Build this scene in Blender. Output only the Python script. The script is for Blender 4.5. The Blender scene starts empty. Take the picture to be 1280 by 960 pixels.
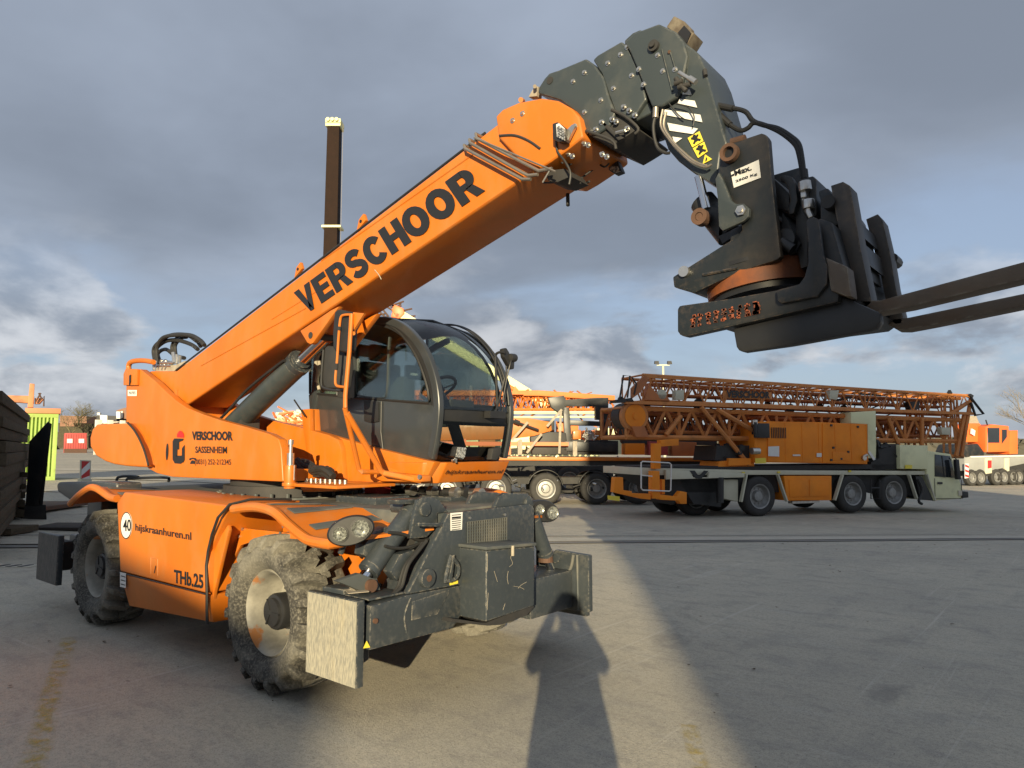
import bpy, bmesh, math, random
from mathutils import Vector, Matrix
random.seed(7)
SC = bpy.context.scene
COL = SC.collection
R = math.radians

# ------------------------------------------------------------------ camera, sky, sun, exposure
cam_d = bpy.data.cameras.new('camera')
cam = bpy.data.objects.new('camera', cam_d); COL.objects.link(cam)
cam_d.sensor_width = 36; cam_d.lens = 887 / 1280 * 36
cam_d.clip_start = 0.05; cam_d.clip_end = 3000
FW = Vector((-0.6374383, 0.76524736, 0.08982705)); RT = Vector((0.76835352, 0.64002568, 0)); UPV = RT.cross(FW)
cam.matrix_world = Matrix(((RT.x, UPV.x, -FW.x, 0), (RT.y, UPV.y, -FW.y, 0), (RT.z, UPV.z, -FW.z, 1.7), (0, 0, 0, 1)))
SC.camera = cam
FH = Vector((-0.64002568, 0.76835352, 0))           # horizontal heading of the view
def ground_xy(s, d): return RT * s + FH * d          # s metres to the right, d metres ahead of the photographer

SUN_EL, SUN_ROT = R(11.8), R(144.07)
world = bpy.data.worlds.new('World'); SC.world = world; world.use_nodes = True
def build_world():
    nt = world.node_tree; N = nt.nodes; L = nt.links
    bg = N['Background']; bg.inputs[1].default_value = 0.1
    sky = N.new('ShaderNodeTexSky'); sky.sky_type = 'NISHITA'; sky.sun_disc = False
    sky.sun_elevation = SUN_EL; sky.sun_rotation = SUN_ROT; sky.dust_density = 1.2; sky.ozone_density = 2.0
    tc = N.new('ShaderNodeTexCoord')
    sep = N.new('ShaderNodeSeparateXYZ'); L.new(tc.outputs['Generated'], sep.inputs[0])
    def m(op, a, b=None, c=None, clamp=False):
        n = N.new('ShaderNodeMath'); n.operation = op; n.use_clamp = clamp
        for i, v in enumerate((a, b, c)):
            if v is None: continue
            if isinstance(v, (int, float)): n.inputs[i].default_value = v
            else: L.new(v, n.inputs[i])
        return n.outputs[0]
    z = m('MAXIMUM', sep.outputs[2], 0.0)
    den = m('ADD', z, 0.16)
    comb = N.new('ShaderNodeCombineXYZ')
    L.new(m('DIVIDE', sep.outputs[0], den), comb.inputs[0]); L.new(m('DIVIDE', sep.outputs[1], den), comb.inputs[1])
    L.new(m('MULTIPLY', z, 1.2), comb.inputs[2])
    def noise(vec, scale, detail, rough, dist=0.0, off=(0, 0, 0)):
        mp = N.new('ShaderNodeMapping'); mp.inputs[1].default_value = off; L.new(vec, mp.inputs[0])
        n = N.new('ShaderNodeTexNoise'); n.inputs['Scale'].default_value = scale; n.inputs['Detail'].default_value = detail
        n.inputs['Roughness'].default_value = rough; n.inputs['Distortion'].default_value = dist
        L.new(mp.outputs[0], n.inputs['Vector']); return n.outputs[0]
    def ramp(v, lo, hi):
        n = N.new('ShaderNodeMapRange'); n.interpolation_type = 'SMOOTHSTEP'; n.clamp = True
        n.inputs[1].default_value = lo; n.inputs[2].default_value = hi; L.new(v, n.inputs[0]); return n.outputs[0]
    def mix(f, a, b):
        n = N.new('ShaderNodeMix'); n.data_type = 'RGBA'; L.new(f, n.inputs[0])
        for s, v in ((n.inputs[6], a), (n.inputs[7], b)):
            if isinstance(v, tuple): s.default_value = (*v, 1)
            else: L.new(v, s)
        return n.outputs[2]
    # clear air between the clouds: the physical sky, veiled by pale high haze
    veil = mix(m('MULTIPLY', 1.0, 0.74), sky.outputs[0], (2.1, 2.5, 3.35))
    n1 = noise(comb.outputs[0], 0.42, 9, 0.54, 0.35, SKYOFF)
    n2 = noise(comb.outputs[0], 1.6, 8, 0.55, 0.4, (9.1, 2.2, 0.5))
    n3 = noise(comb.outputs[0], 0.6, 6, 0.5, 0.2, (1.3, 7.7, 2.5))
    # the high grey sheet, thicker overhead
    body = m('ADD', n1, m('MULTIPLY', ramp(sep.outputs[2], 0.10, 0.55), 0.20))
    cover = ramp(body, 0.45, 0.62)
    greys = mix(ramp(n3, 0.36, 0.66), (1.25, 1.42, 1.70), (2.35, 2.68, 3.25))
    c = mix(m('MULTIPLY', cover, 0.80), veil, greys)
    # cumulus heaps low over the horizon, lit from behind the viewer
    v2 = N.new('ShaderNodeMapping'); v2.inputs[3].default_value = (1, 1, 2.2); L.new(tc.outputs['Generated'], v2.inputs[0])
    h1 = noise(v2.outputs[0], 4.2, 9, 0.56, 0.15, (0.9, 0.35, 3.37))
    def toward(v, lo, hi, amt):                      # a bank of cumulus standing in one part of the sky
        d = N.new('ShaderNodeVectorMath'); d.operation = 'DOT_PRODUCT'; L.new(tc.outputs['Generated'], d.inputs[0]); d.inputs[1].default_value = Vector(v).normalized()
        return m('MULTIPLY', ramp(d.outputs['Value'], lo, hi), amt)
    for args in BANKS: h1 = m('ADD', h1, toward(*args))
    band = m('MULTIPLY', ramp(sep.outputs[2], -0.01, 0.015), m('SUBTRACT', 1.0, ramp(sep.outputs[2], 0.12, 0.30)))
    heap = m('MULTIPLY', ramp(h1, 0.50, 0.60), band)
    h2 = noise(v2.outputs[0], 8.5, 8, 0.55, 0.2, (0.2, 5.35, 1.1))
    heapcol = mix(ramp(h2, 0.36, 0.66), (1.6, 1.8, 2.15), (4.1, 4.2, 4.4))
    c = mix(m('MULTIPLY', heap, 0.85), c, heapcol)
    # brightness of the cloud sheet on the sun's side of the sky (behind the viewer)
    L.new(c, bg.inputs[0])
SKYOFF = (2.4, 0.6, 0.0)
def sky_dir(x, y): return FW * 887 + RT * (x - 640) - UPV * (y - 480)
BANKS = ((sky_dir(585, 440), .985, .999, .15), (sky_dir(60, 360), .97, .998, .06), (sky_dir(745, 470), .996, .9998, .12), (sky_dir(1010, 250), .985, .998, -.14), (sky_dir(330, 250), .96, .995, -.12))
build_world()
sd = bpy.data.lights.new('sun', 'SUN'); sd.energy = 5.0; sd.angle = R(0.4); sd.color = (1.0, 0.84, 0.54)
sun = bpy.data.objects.new('sun', sd); COL.objects.link(sun)
az = R(305.93)
sdir = Vector((math.cos(az) * math.cos(SUN_EL), math.sin(az) * math.cos(SUN_EL), math.sin(SUN_EL)))
sun.rotation_euler = sdir.to_track_quat('Z', 'Y').to_euler()
vs = SC.view_settings
vs.view_transform = 'Standard'; vs.look = 'None'; vs.exposure = 0.78; vs.gamma = 1.0; vs.use_curve_mapping = False
SC.cycles.max_bounces = 8; SC.cycles.transparent_max_bounces = 16

# ------------------------------------------------------------------ materials
MATS = {}
def mat(name, col, rough=0.5, metal=0.0, col2=None, nscale=3.0, amount=0.5, bump=0.0, bscale=60.0, spec=0.5,
        dirt=None, dirt_amt=0.0, dirt_scale=2.0, coat=0.0, stretch=None, lo=0.35, hi=0.68, detail=6, dlo=0.5, dhi=0.72, edge=0.0, edgecol=(0.30, 0.27, 0.22)):
    m = bpy.data.materials.new(name); m.use_nodes = True
    nt = m.node_tree; N = nt.nodes; L = nt.links; b = N['Principled BSDF']
    b.inputs['Roughness'].default_value = rough; b.inputs['Metallic'].default_value = metal
    b.inputs['Specular IOR Level'].default_value = spec; b.inputs['Coat Weight'].default_value = coat
    b.inputs['Coat Roughness'].default_value = 0.12
    tc = N.new('ShaderNodeTexCoord')
    def noise(scale, det, off=0.0, st=None):
        mp = N.new('ShaderNodeMapping'); mp.inputs[1].default_value = (off, off * 1.7, off * 0.3)
        if st: mp.inputs[3].default_value = st
        L.new(tc.outputs['Object'], mp.inputs[0])
        n = N.new('ShaderNodeTexNoise'); n.inputs['Scale'].default_value = scale; n.inputs['Detail'].default_value = det
        n.inputs['Roughness'].default_value = 0.6; L.new(mp.outputs[0], n.inputs['Vector']); return n.outputs[0]
    def ramp(v, lo, hi, a=0.0, z=1.0):
        n = N.new('ShaderNodeMapRange'); n.clamp = True
        n.inputs[1].default_value = lo; n.inputs[2].default_value = hi; n.inputs[3].default_value = a; n.inputs[4].default_value = z
        L.new(v, n.inputs[0]); return n.outputs[0]
    def mix(f, a, c):
        n = N.new('ShaderNodeMix'); n.data_type = 'RGBA'; L.new(f, n.inputs[0])
        for s, v in ((n.inputs[6], a), (n.inputs[7], c)):
            if isinstance(v, tuple): s.default_value = (*v, 1)
            else: L.new(v, s)
        return n.outputs[2]
    if col2 is None: col2 = tuple(c * 0.82 for c in col)
    c = mix(ramp(noise(nscale, detail, 0.0, stretch), lo, hi, 0, amount), col, col2)
    if dirt:
        d = ramp(noise(dirt_scale, 9, 3.1, stretch), dlo, dhi, 0, dirt_amt)
        c = mix(d, c, dirt)
        r = N.new('ShaderNodeMapRange'); r.inputs[3].default_value = rough; r.inputs[4].default_value = min(1, rough + 0.4)
        L.new(d, r.inputs[0]); L.new(r.outputs[0], b.inputs['Roughness'])
    if edge:                                         # paint rubbed through along the bevelled edges
        g = N.new('ShaderNodeNewGeometry'); bv = N.new('ShaderNodeBevel'); bv.samples = 3; bv.inputs[0].default_value = .010
        dp = N.new('ShaderNodeVectorMath'); dp.operation = 'DOT_PRODUCT'; L.new(g.outputs['True Normal'], dp.inputs[0]); L.new(bv.outputs[0], dp.inputs[1]); e = ramp(dp.outputs['Value'], .995, .93, 0, edge)
        q = N.new('ShaderNodeMath'); q.operation = 'MULTIPLY'; L.new(e, q.inputs[0]); L.new(ramp(noise(30, 8, 5.3), .46, .60), q.inputs[1])
        c = mix(q.outputs[0], c, edgecol)
    L.new(c, b.inputs['Base Color'])
    if bump:
        bn = N.new('ShaderNodeBump'); bn.inputs['Strength'].default_value = bump; bn.inputs['Distance'].default_value = 0.01
        L.new(noise(bscale, 4, 1.1, stretch), bn.inputs['Height']); L.new(bn.outputs[0], b.inputs['Normal'])
    MATS[name] = m
    return m
ORANGE = mat('orange_paint', (0.55, 0.150, 0.0085), 0.45, col2=(0.47, 0.120, 0.0075), nscale=1.5, amount=0.8, bump=0.07, bscale=7,
             dirt=(0.36, 0.20, 0.085), dirt_amt=0.34, dirt_scale=5.0, stretch=(1, 1, .45), dlo=.46, dhi=.75, coat=0.08, edge=.5, edgecol=(.20, .12, .07))
ORANGE_D = mat('orange_paint_dusty', (0.88, 0.27, 0.018), 0.6, col2=(0.74, 0.205, 0.015), nscale=1.2, amount=0.7, spec=.3, dirt=(0.4, 0.16, 0.05), dirt_amt=0.4, dirt_scale=0.9)
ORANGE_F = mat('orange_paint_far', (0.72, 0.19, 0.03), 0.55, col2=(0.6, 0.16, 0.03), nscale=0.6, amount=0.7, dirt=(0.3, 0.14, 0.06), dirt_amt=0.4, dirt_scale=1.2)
RUSTOR = mat('rusty_lattice_paint', (0.50, 0.165, 0.045), 0.6, col2=(0.27, 0.10, 0.045), nscale=1.0, amount=0.8)
REDOR = mat('red_orange_paint', (0.85, 0.16, 0.035), 0.45, col2=(0.75, 0.13, 0.03), nscale=0.6)
GREY = mat('grey_machine_paint', (0.037, 0.045, 0.052), 0.42, col2=(0.026, 0.031, 0.037), nscale=2.5, bump=0.05, bscale=14,
           dirt=(0.13, 0.13, 0.118), dirt_amt=0.22, dirt_scale=30.0, coat=0.06, dlo=.52, dhi=.8, edge=.9)
GREYDUST = mat('grey_dusty_top', (0.06, 0.07, 0.072), 0.6, col2=(0.10, 0.098, 0.09), nscale=4, dirt=(0.26, 0.235, 0.19), dirt_amt=0.5, dirt_scale=2.0)
GREYH = mat('boom_head_grey', (0.038, 0.048, 0.052), 0.42, edge=.3, col2=(0.028, 0.036, 0.040), nscale=2.0, dirt=(0.17, 0.16, 0.13), dirt_amt=0.18, dirt_scale=4, coat=0.1)
CABG = mat('cab_grey_paint', (0.035, 0.039, 0.043), 0.30, col2=(0.030, 0.033, 0.034), nscale=1.5, dirt=(0.18, 0.17, 0.15), dirt_amt=0.12, dirt_scale=3, coat=0.35)
DARK = mat('dark_underbody', (0.022, 0.022, 0.023), 0.7, col2=(0.05, 0.045, 0.04), nscale=5)
BLACK = mat('black_plastic', (0.016, 0.016, 0.017), 0.45, col2=(0.03, 0.03, 0.03), nscale=6)
RUBBER = mat('rubber_hose', (0.018, 0.018, 0.018), 0.55, col2=(0.035, 0.033, 0.03), nscale=9)
BLACKPLATE = mat('black_steel_plate', (0.013, 0.017, 0.020), 0.42, edge=.9, edgecol=(.14, .10, .07), col2=(0.008, 0.010, 0.012), nscale=3, dirt=(0.10, 0.075, 0.055), dirt_amt=0.35, dirt_scale=2.2, bump=0.05, bscale=20)
FORKM = mat('worn_fork_steel', (0.13, 0.098, 0.070), 0.6, edge=.8, metal=0.15, col2=(0.08, 0.062, 0.048), nscale=8, bump=0.2, bscale=50, dirt=(0.16, 0.085, 0.045), dirt_amt=0.5, dirt_scale=5)
RUST = mat('rusty_steel', (0.10, 0.050, 0.030), 0.75, col2=(0.045, 0.028, 0.020), nscale=9, bump=0.2)
TYRE = mat('muddy_tyre', (0.036, 0.034, 0.030), 0.88, col2=(0.165, 0.155, 0.128), nscale=2.6, amount=0.9, lo=0.42, hi=0.60, bump=0.35, bscale=60,
           dirt=(0.27, 0.25, 0.205), dirt_amt=0.55, dirt_scale=55, detail=12, dlo=0.47, dhi=0.70)
TYRE2 = mat('road_tyre', (0.028, 0.027, 0.026), 0.8, col2=(0.055, 0.052, 0.048), nscale=5)
RIM = mat('pale_wheel_rim', (0.30, 0.285, 0.24), 0.55, col2=(0.17, 0.16, 0.135), nscale=9, amount=.9, dirt=(0.33, 0.13, 0.035), dirt_amt=0.95, dirt_scale=3.3, dlo=0.55, dhi=0.60)
RIMG = mat('grey_truck_rim', (0.30, 0.30, 0.29), 0.45, metal=0.4, col2=(0.16, 0.15, 0.14), nscale=7)
CONC = mat('worn_pad_plate', (0.34, 0.315, 0.245), 0.9, col2=(0.19, 0.185, 0.16), nscale=60, amount=0.9, stretch=(1.8, 1, 0.35), detail=12, lo=.40, hi=.62, bump=0.5, bscale=40, dirt=(0.46, 0.38, 0.22), dirt_amt=0.5, dirt_scale=4)
PADD = mat('pad_plate_shaded', (0.15, 0.135, 0.115), 0.9, col2=(0.06, 0.06, 0.055), nscale=50, amount=0.9, stretch=(2.2, 1, 0.35), bump=0.4)  # darker copy of the pad plate: shade on the rear feet put into the colour
STEEL = mat('bright_steel', (0.62, 0.60, 0.56), 0.28, metal=0.9, col2=(0.35, 0.33, 0.30), nscale=12)
CHROME = mat('chrome_rod', (0.75, 0.75, 0.75), 0.12, metal=1.0)
BRASS = mat('aged_pipe_metal', (0.34, 0.30, 0.25), 0.35, metal=0.7, col2=(0.2, 0.17, 0.14), nscale=15)
BEIGE = mat('worn_beige_paint', (0.36, 0.32, 0.25), 0.7, col2=(0.16, 0.12, 0.09), nscale=12)
WHITE = mat('white_sticker', (0.72, 0.71, 0.68), 0.5, col2=(0.62, 0.61, 0.58), nscale=9)
WHITEP = mat('white_paint', (0.78, 0.76, 0.68), 0.5, col2=(0.7, 0.67, 0.58), nscale=3)
YELLOW = mat('yellow_sticker', (0.78, 0.62, 0.06), 0.5)
PRINT = mat('black_print', (0.014, 0.014, 0.016), 0.45)
FADED = mat('faded_print', (0.50, 0.165, 0.03), 0.5)
REDM = mat('red_print', (0.65, 0.02, 0.015), 0.4)
REDW = mat('red_board', (0.50, 0.03, 0.03), 0.5)
CREAM = mat('pale_cream_paint', (0.76, 0.75, 0.46), 0.5, col2=(0.64, 0.63, 0.39), nscale=1.2, dirt=(0.3, 0.3, 0.2), dirt_amt=0.3)
YBOOM = mat('pale_yellow_boom', (0.80, 0.78, 0.42), 0.5, col2=(0.68, 0.64, 0.34), nscale=1.0)
FRAMEG = mat('chassis_rail_grey', (0.58, 0.56, 0.43), 0.5, col2=(0.42, 0.40, 0.31), nscale=2)
LIME = mat('lime_container', (0.36, 0.50, 0.12), 0.6, col2=(0.28, 0.40, 0.10), nscale=1.4, dirt=(0.20, 0.17, 0.07), dirt_amt=0.5, dirt_scale=2.5, dlo=0.56, dhi=0.7)
REDC = mat('red_container', (0.42, 0.07, 0.06), 0.6, col2=(0.32, 0.05, 0.05), nscale=0.8)
WOOD = mat('weathered_timber', (0.095, 0.074, 0.050), 0.95, spec=.15, col2=(0.030, 0.023, 0.016), nscale=7, stretch=(0.25, 2.5, 2.5), bump=0.5, bscale=20)
BARK = mat('bark', (0.13, 0.10, 0.07), 0.9, col2=(0.08, 0.06, 0.045))
TWIG = mat('twigs_pale', (0.23, 0.185, 0.12), 0.9)
BRICK = mat('brown_brick', (0.24, 0.13, 0.085), 0.9, col2=(0.17, 0.09, 0.06), nscale=2)
ROOFT = mat('dark_roof_tiles', (0.045, 0.045, 0.05), 0.7)
CLOTH = mat('dark_coat', (0.03, 0.035, 0.045), 0.9)
SKIN = mat('skin', (0.50, 0.30, 0.21), 0.55)
SEATM = mat('seat_fabric', (0.035, 0.035, 0.038), 0.85)
INTER = mat('cab_interior_grey', (0.10, 0.10, 0.10), 0.7)
PLASTER = mat('facade_render', (0.60, 0.57, 0.52), 0.9, col2=(0.36, 0.34, 0.31), nscale=0.5)
LAMPG = mat('lamp_reflector', (0.62, 0.62, 0.60), 0.22, metal=0.55, col2=(0.14, 0.14, 0.135), nscale=70, amount=.9, lo=.42, hi=.58)
LEAF = mat('evergreen_leaves', (0.05, 0.065, 0.03), 0.8)
def glass_mat(name, tint, refl=1.0, absorb=0.2):
    m = bpy.data.materials.new(name); m.use_nodes = True; nt = m.node_tree; N = nt.nodes; L = nt.links
    N.remove(N['Principled BSDF'])
    t = N.new('ShaderNodeBsdfTransparent'); t.inputs[0].default_value = (*tint, 1)
    g = N.new('ShaderNodeBsdfGlossy'); g.inputs['Roughness'].default_value = 0.03
    f = N.new('ShaderNodeFresnel'); f.inputs[0].default_value = 1.5
    a = N.new('ShaderNodeMath'); a.operation = 'MULTIPLY_ADD'; a.inputs[1].default_value = refl; a.inputs[2].default_value = 0.03; a.use_clamp = True
    L.new(f.outputs[0], a.inputs[0])
    x = N.new('ShaderNodeMixShader'); L.new(a.outputs[0], x.inputs[0]); L.new(t.outputs[0], x.inputs[1]); L.new(g.outputs[0], x.inputs[2])
    L.new(x.outputs[0], N['Material Output'].inputs[0]); return m
LOWGL = glass_mat('dark_reflection_glass', (0.30, 0.38, 0.35), 1.0)  # dark reflection in the lower front pane put into its tint
GLASS = glass_mat('tinted_glass', (0.80, 0.88, 0.85), 0.8)
ROOFGL = glass_mat('dark_roof_glass', (0.10, 0.15, 0.165), 1.0)
WINM = mat('dark_window', (0.02, 0.024, 0.028), 0.08, spec=0.8)

# ------------------------------------------------------------------ mesh builder
class MB:
    def __init__(s, off=(0, 0, 0)): s.v = []; s.f = []; s.o = Vector(off); s.g = []
    def add(s, vs, fs):
        n = len(s.v); s.g.append((n, len(s.f))); s.v += [Vector(p) - s.o for p in vs]; s.f += [tuple(i + n for i in f) for f in fs]; return s
    def box(s, a, b):
        x0, y0, z0 = (min(a[i], b[i]) for i in range(3)); x1, y1, z1 = (max(a[i], b[i]) for i in range(3))
        return s.add([(x0, y0, z0), (x1, y0, z0), (x1, y1, z0), (x0, y1, z0), (x0, y0, z1), (x1, y0, z1), (x1, y1, z1), (x0, y1, z1)],
                     [(0, 3, 2, 1), (4, 5, 6, 7), (0, 1, 5, 4), (1, 2, 6, 5), (2, 3, 7, 6), (3, 0, 4, 7)])
    def prism(s, pts, d):
        d = Vector(d); P = [Vector(p) for p in pts]; n = len(P)
        return s.add(P + [p + d for p in P], [tuple(range(n)), tuple(range(2 * n - 1, n - 1, -1))] + [(i, i + n, (i + 1) % n + n, (i + 1) % n) for i in range(n)])
    def loft(s, A, B):
        n = len(A)
        return s.add(list(A) + list(B), [tuple(range(n)), tuple(range(2 * n - 1, n - 1, -1))] + [(i, i + n, (i + 1) % n + n, (i + 1) % n) for i in range(n)])
    def tube(s, path, r, n=8, closed=False, r1=None):
        P = [Vector(p) for p in path]; k = len(P); rings = []
        up = None
        for i, p in enumerate(P):
            if closed: t = (P[(i + 1) % k] - P[i - 1])
            else: t = P[min(i + 1, k - 1)] - P[max(i - 1, 0)]
            t.normalize()
            if up is None:
                up = Vector((0, 0, 1)) if abs(t.z) < 0.9 else Vector((1, 0, 0))
            a = t.cross(up)
            if a.length < 1e-5: a = t.orthogonal()
            a.normalize(); b = a.cross(t); up = b
            rr = r if r1 is None else r + (r1 - r) * i / (k - 1)
            rings.append([p + (a * math.cos(q * 2 * math.pi / n) + b * math.sin(q * 2 * math.pi / n)) * rr for q in range(n)])
        vs = [q for ring in rings for q in ring]; fs = []
        for i in range(k if closed else k - 1):
            j = (i + 1) % k
            for q in range(n): fs.append((i * n + q, i * n + (q + 1) % n, j * n + (q + 1) % n, j * n + q))
        if not closed: fs += [tuple(range(n))[::-1], tuple(range((k - 1) * n, k * n))]
        return s.add(vs, fs)
    def cyl(s, a, b, r, r1=None, n=20): return s.tube([a, b], r, n, r1=r1)
    def lathe(s, prof, c, axis='y', n=32, closed=False, cap=True):
        """prof = (offset along the axis, radius) pairs"""
        c = Vector(c); vs = []; k = len(prof)
        for a, r in prof:
            for q in range(n):
                t = 2 * math.pi * q / n; u, w = r * math.cos(t), r * math.sin(t)
                vs.append(c + (Vector((u, a, w)) if axis == 'y' else Vector((u, w, a)) if axis == 'z' else Vector((a, u, w))))
        fs = []
        for i in range(k if closed else k - 1):
            j = (i + 1) % k
            for q in range(n): fs.append((i * n + q, i * n + (q + 1) % n, j * n + (q + 1) % n, j * n + q))
        if not closed and cap: fs += [tuple(range(n)), tuple(range((k - 1) * n, k * n))[::-1]]
        return s.add(vs, fs)
    def bar(s, a, b, w, h, up=(0, 0, 1)):
        a, b = Vector(a), Vector(b); t = (b - a).normalized(); u = Vector(up)
        if abs(t.dot(u)) > 0.98: u = Vector((1, 0, 0))
        x = t.cross(u).normalized() * (w / 2); y = x.cross(t).normalized() * (h / 2)
        A = [a - x - y, a + x - y, a + x + y, a - x + y]; return s.loft(A, [p + (b - a) for p in A])
    def mesh(s, name, m, smooth=False, bevel=0.0, seg=2, ang=35, double=1e-5):
        me = bpy.data.meshes.new(name); bm = bmesh.new(); vv = [bm.verts.new(p) for p in s.v]
        for f in s.f:
            if len(set(f)) > 2:
                try: bm.faces.new([vv[i] for i in f])
                except ValueError: pass
        bmesh.ops.remove_doubles(bm, verts=bm.verts[:], dist=double)
        bmesh.ops.recalc_face_normals(bm, faces=bm.faces[:])
        if bevel:
            ed = [e for e in bm.edges if len(e.link_faces) == 2 and e.calc_face_angle(0) > R(28)]
            bmesh.ops.bevel(bm, geom=ed, offset=bevel, segments=seg, affect='EDGES', clamp_overlap=True, profile=0.6)
        if smooth or bevel:
            for f in bm.faces: f.smooth = True
            for e in bm.edges:
                if len(e.link_faces) == 2 and e.calc_face_angle(0) > R(ang): e.smooth = False
        bm.to_mesh(me); bm.free(); me.materials.append(m); return me
    def split(s, name, m, parent=None, **k):
        """every shape added becomes a part of its own"""
        out = []; G = s.g + [(len(s.v), len(s.f))]
        for (v0, f0), (v1, f1) in zip(G, G[1:]):
            q = MB(); q.v = s.v[v0:v1]; q.f = [tuple(i - v0 for i in f) for f in s.f[f0:f1]]; out.append(q.build(name, m, parent, **k))
        return out[0]
    def build(s, name, m, parent=None, **k):
        o = bpy.data.objects.new(name, s.mesh(name, m, **k)); COL.objects.link(o); o.parent = parent; return o
def thing(name, loc, label, cat, rz=0.0, group=None):
    o = bpy.data.objects.new(name, None); COL.objects.link(o); o.location = loc; o.rotation_euler = (0, 0, rz)
    o['label'] = label; o['category'] = cat; o.empty_display_size = 0.2
    if group: o['group'] = group
    return o
def tag(o, label=None, cat=None, group=None, kind=None):
    if label: o['label'] = label
    if cat: o['category'] = cat
    if group: o['group'] = group
    if kind: o['kind'] = kind
    return o
def dup(o, parent=None, loc=None):
    c = o.copy(); COL.objects.link(c)
    if parent: c.parent = parent
    if loc is not None: c.location = loc
    for ch in [q for q in o.children]: dup(ch, c)
    return c
def smooth_path(P, k=6):
    P = [Vector(p) for p in P]; out = []
    for i in range(len(P) - 1):
        p0, p1, p2, p3 = P[max(i - 1, 0)], P[i], P[i + 1], P[min(i + 2, len(P) - 1)]
        for j in range(k):
            t = j / k
            out.append(0.5 * ((2 * p1) + (p2 - p0) * t + (2 * p0 - 5 * p1 + 4 * p2 - p3) * t * t + (3 * p1 - p0 - 3 * p2 + p3) * t ** 3))
    return out + [P[-1]]
def mirror_y(pts, c): return [(p[0], 2 * c - p[1], p[2]) for p in pts]

# lettering: a bold stroke alphabet for big painted names, the built-in font for small print
def arcp(cx, cy, rx, ry, a0, a1, n=14): return [(cx + rx * math.cos(R(a0 + (a1 - a0) * i / n)), cy + ry * math.sin(R(a0 + (a1 - a0) * i / n))) for i in range(n + 1)]
def glyph(ch):
    """quads of a bold letter in a unit box, plus its width"""
    q = []
    T = 0.31                                            # stem width (of the cap height)
    def rect(x0, y0, x1, y1): q.append([(x0, y0), (x1, y0), (x1, y1), (x0, y1)])
    def poly(*p): q.append(list(p))
    def ring(cx, cy, rx, ry, a0, a1, tx=T, ty=T * 0.82):
        o = arcp(cx, cy, rx, ry, a0, a1, 20); i = arcp(cx, cy, rx - tx, ry - ty, a0, a1, 20)
        for k in range(20): q.append([o[k], o[k + 1], i[k + 1], i[k]])
    if ch == 'V': poly((0, 1), (0.30, 1), (0.50, 0.22), (0.355, 0)); poly((0.90, 1), (0.60, 1), (0.40, 0.22), (0.545, 0)); poly((0.355, 0), (0.545, 0), (0.5, 0.22), (0.4, 0.22)); return q, 0.90
    if ch == 'E': rect(0, 0, T, 1); rect(T, 0, 0.74, 0.215); rect(T, 0.785, 0.74, 1); rect(T, 0.40, 0.69, 0.60); return q, 0.76
    if ch == 'H': rect(0, 0, T, 1); rect(0.56, 0, 0.56 + T, 1); rect(T, 0.39, 0.56, 0.61); return q, 0.83
    if ch == 'R':
        rect(0, 0, T, 1); rect(T, 0.80, 0.52, 1); rect(T, 0.37, 0.50, 0.57)
        ring(0.51, 0.685, 0.33, 0.315, 90, -90, 0.29, 0.215); poly((0.40, 0.40), (0.66, 0.42), (0.86, 0), (0.56, 0)); return q, 0.86
    if ch == 'O': ring(0.48, 0.5, 0.48, 0.52, 0, 360); return q, 0.96
    if ch == 'C': ring(0.46, 0.5, 0.46, 0.52, 38, 322); return q, 0.88
    if ch == 'S':
        c1 = arcp(0.41, 0.715, 0.265, 0.195, 20, 270, 14); c2 = arcp(0.41, 0.285, 0.275, 0.20, 90, -160, 14); path = c1 + c2[1:]; w = 0.128
        for k in range(len(path) - 1):
            a, b = Vector((*path[k], 0)), Vector((*path[k + 1], 0)); pa = Vector((*path[max(k - 1, 0)], 0)); nb = Vector((*path[min(k + 2, len(path) - 1)], 0))
            na = (b - pa).normalized(); nn = (nb - a).normalized(); na = Vector((-na.y, na.x)); nn = Vector((-nn.y, nn.x))
            q.append([(a.x + na.x * w, a.y + na.y * w), (b.x + nn.x * w, b.y + nn.y * w), (b.x - nn.x * w, b.y - nn.y * w), (a.x - na.x * w, a.y - na.y * w)])
        return q, 0.80
    return q, 0.4
def big_text(word, bl, br, tl, m, parent, off, name='lettering', th=0.003, gap=0.055):
    bl, br, tl = Vector(bl), Vector(br), Vector(tl); U = br - bl; W = tl - bl; n = U.cross(W).normalized() * -1
    if n.dot(Vector((0, 0, 1.7)) - bl) < 0 and off == 'auto': n = -n
    gl = []; x = 0
    for ch in word: q, w = glyph(ch); gl.append((q, x)); x += w + gap
    tot = x - gap; mb = MB(OFF)
    toward = (Vector((0, 0, 1.7)) - bl); nn = n if n.dot(toward) > 0 else -n
    for q, x0 in gl:
        for p in q: mb.prism([bl + U * ((a + x0) / tot) + W * b for a, b in p], nn * th)
    return mb.build(name, m, parent)
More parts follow.
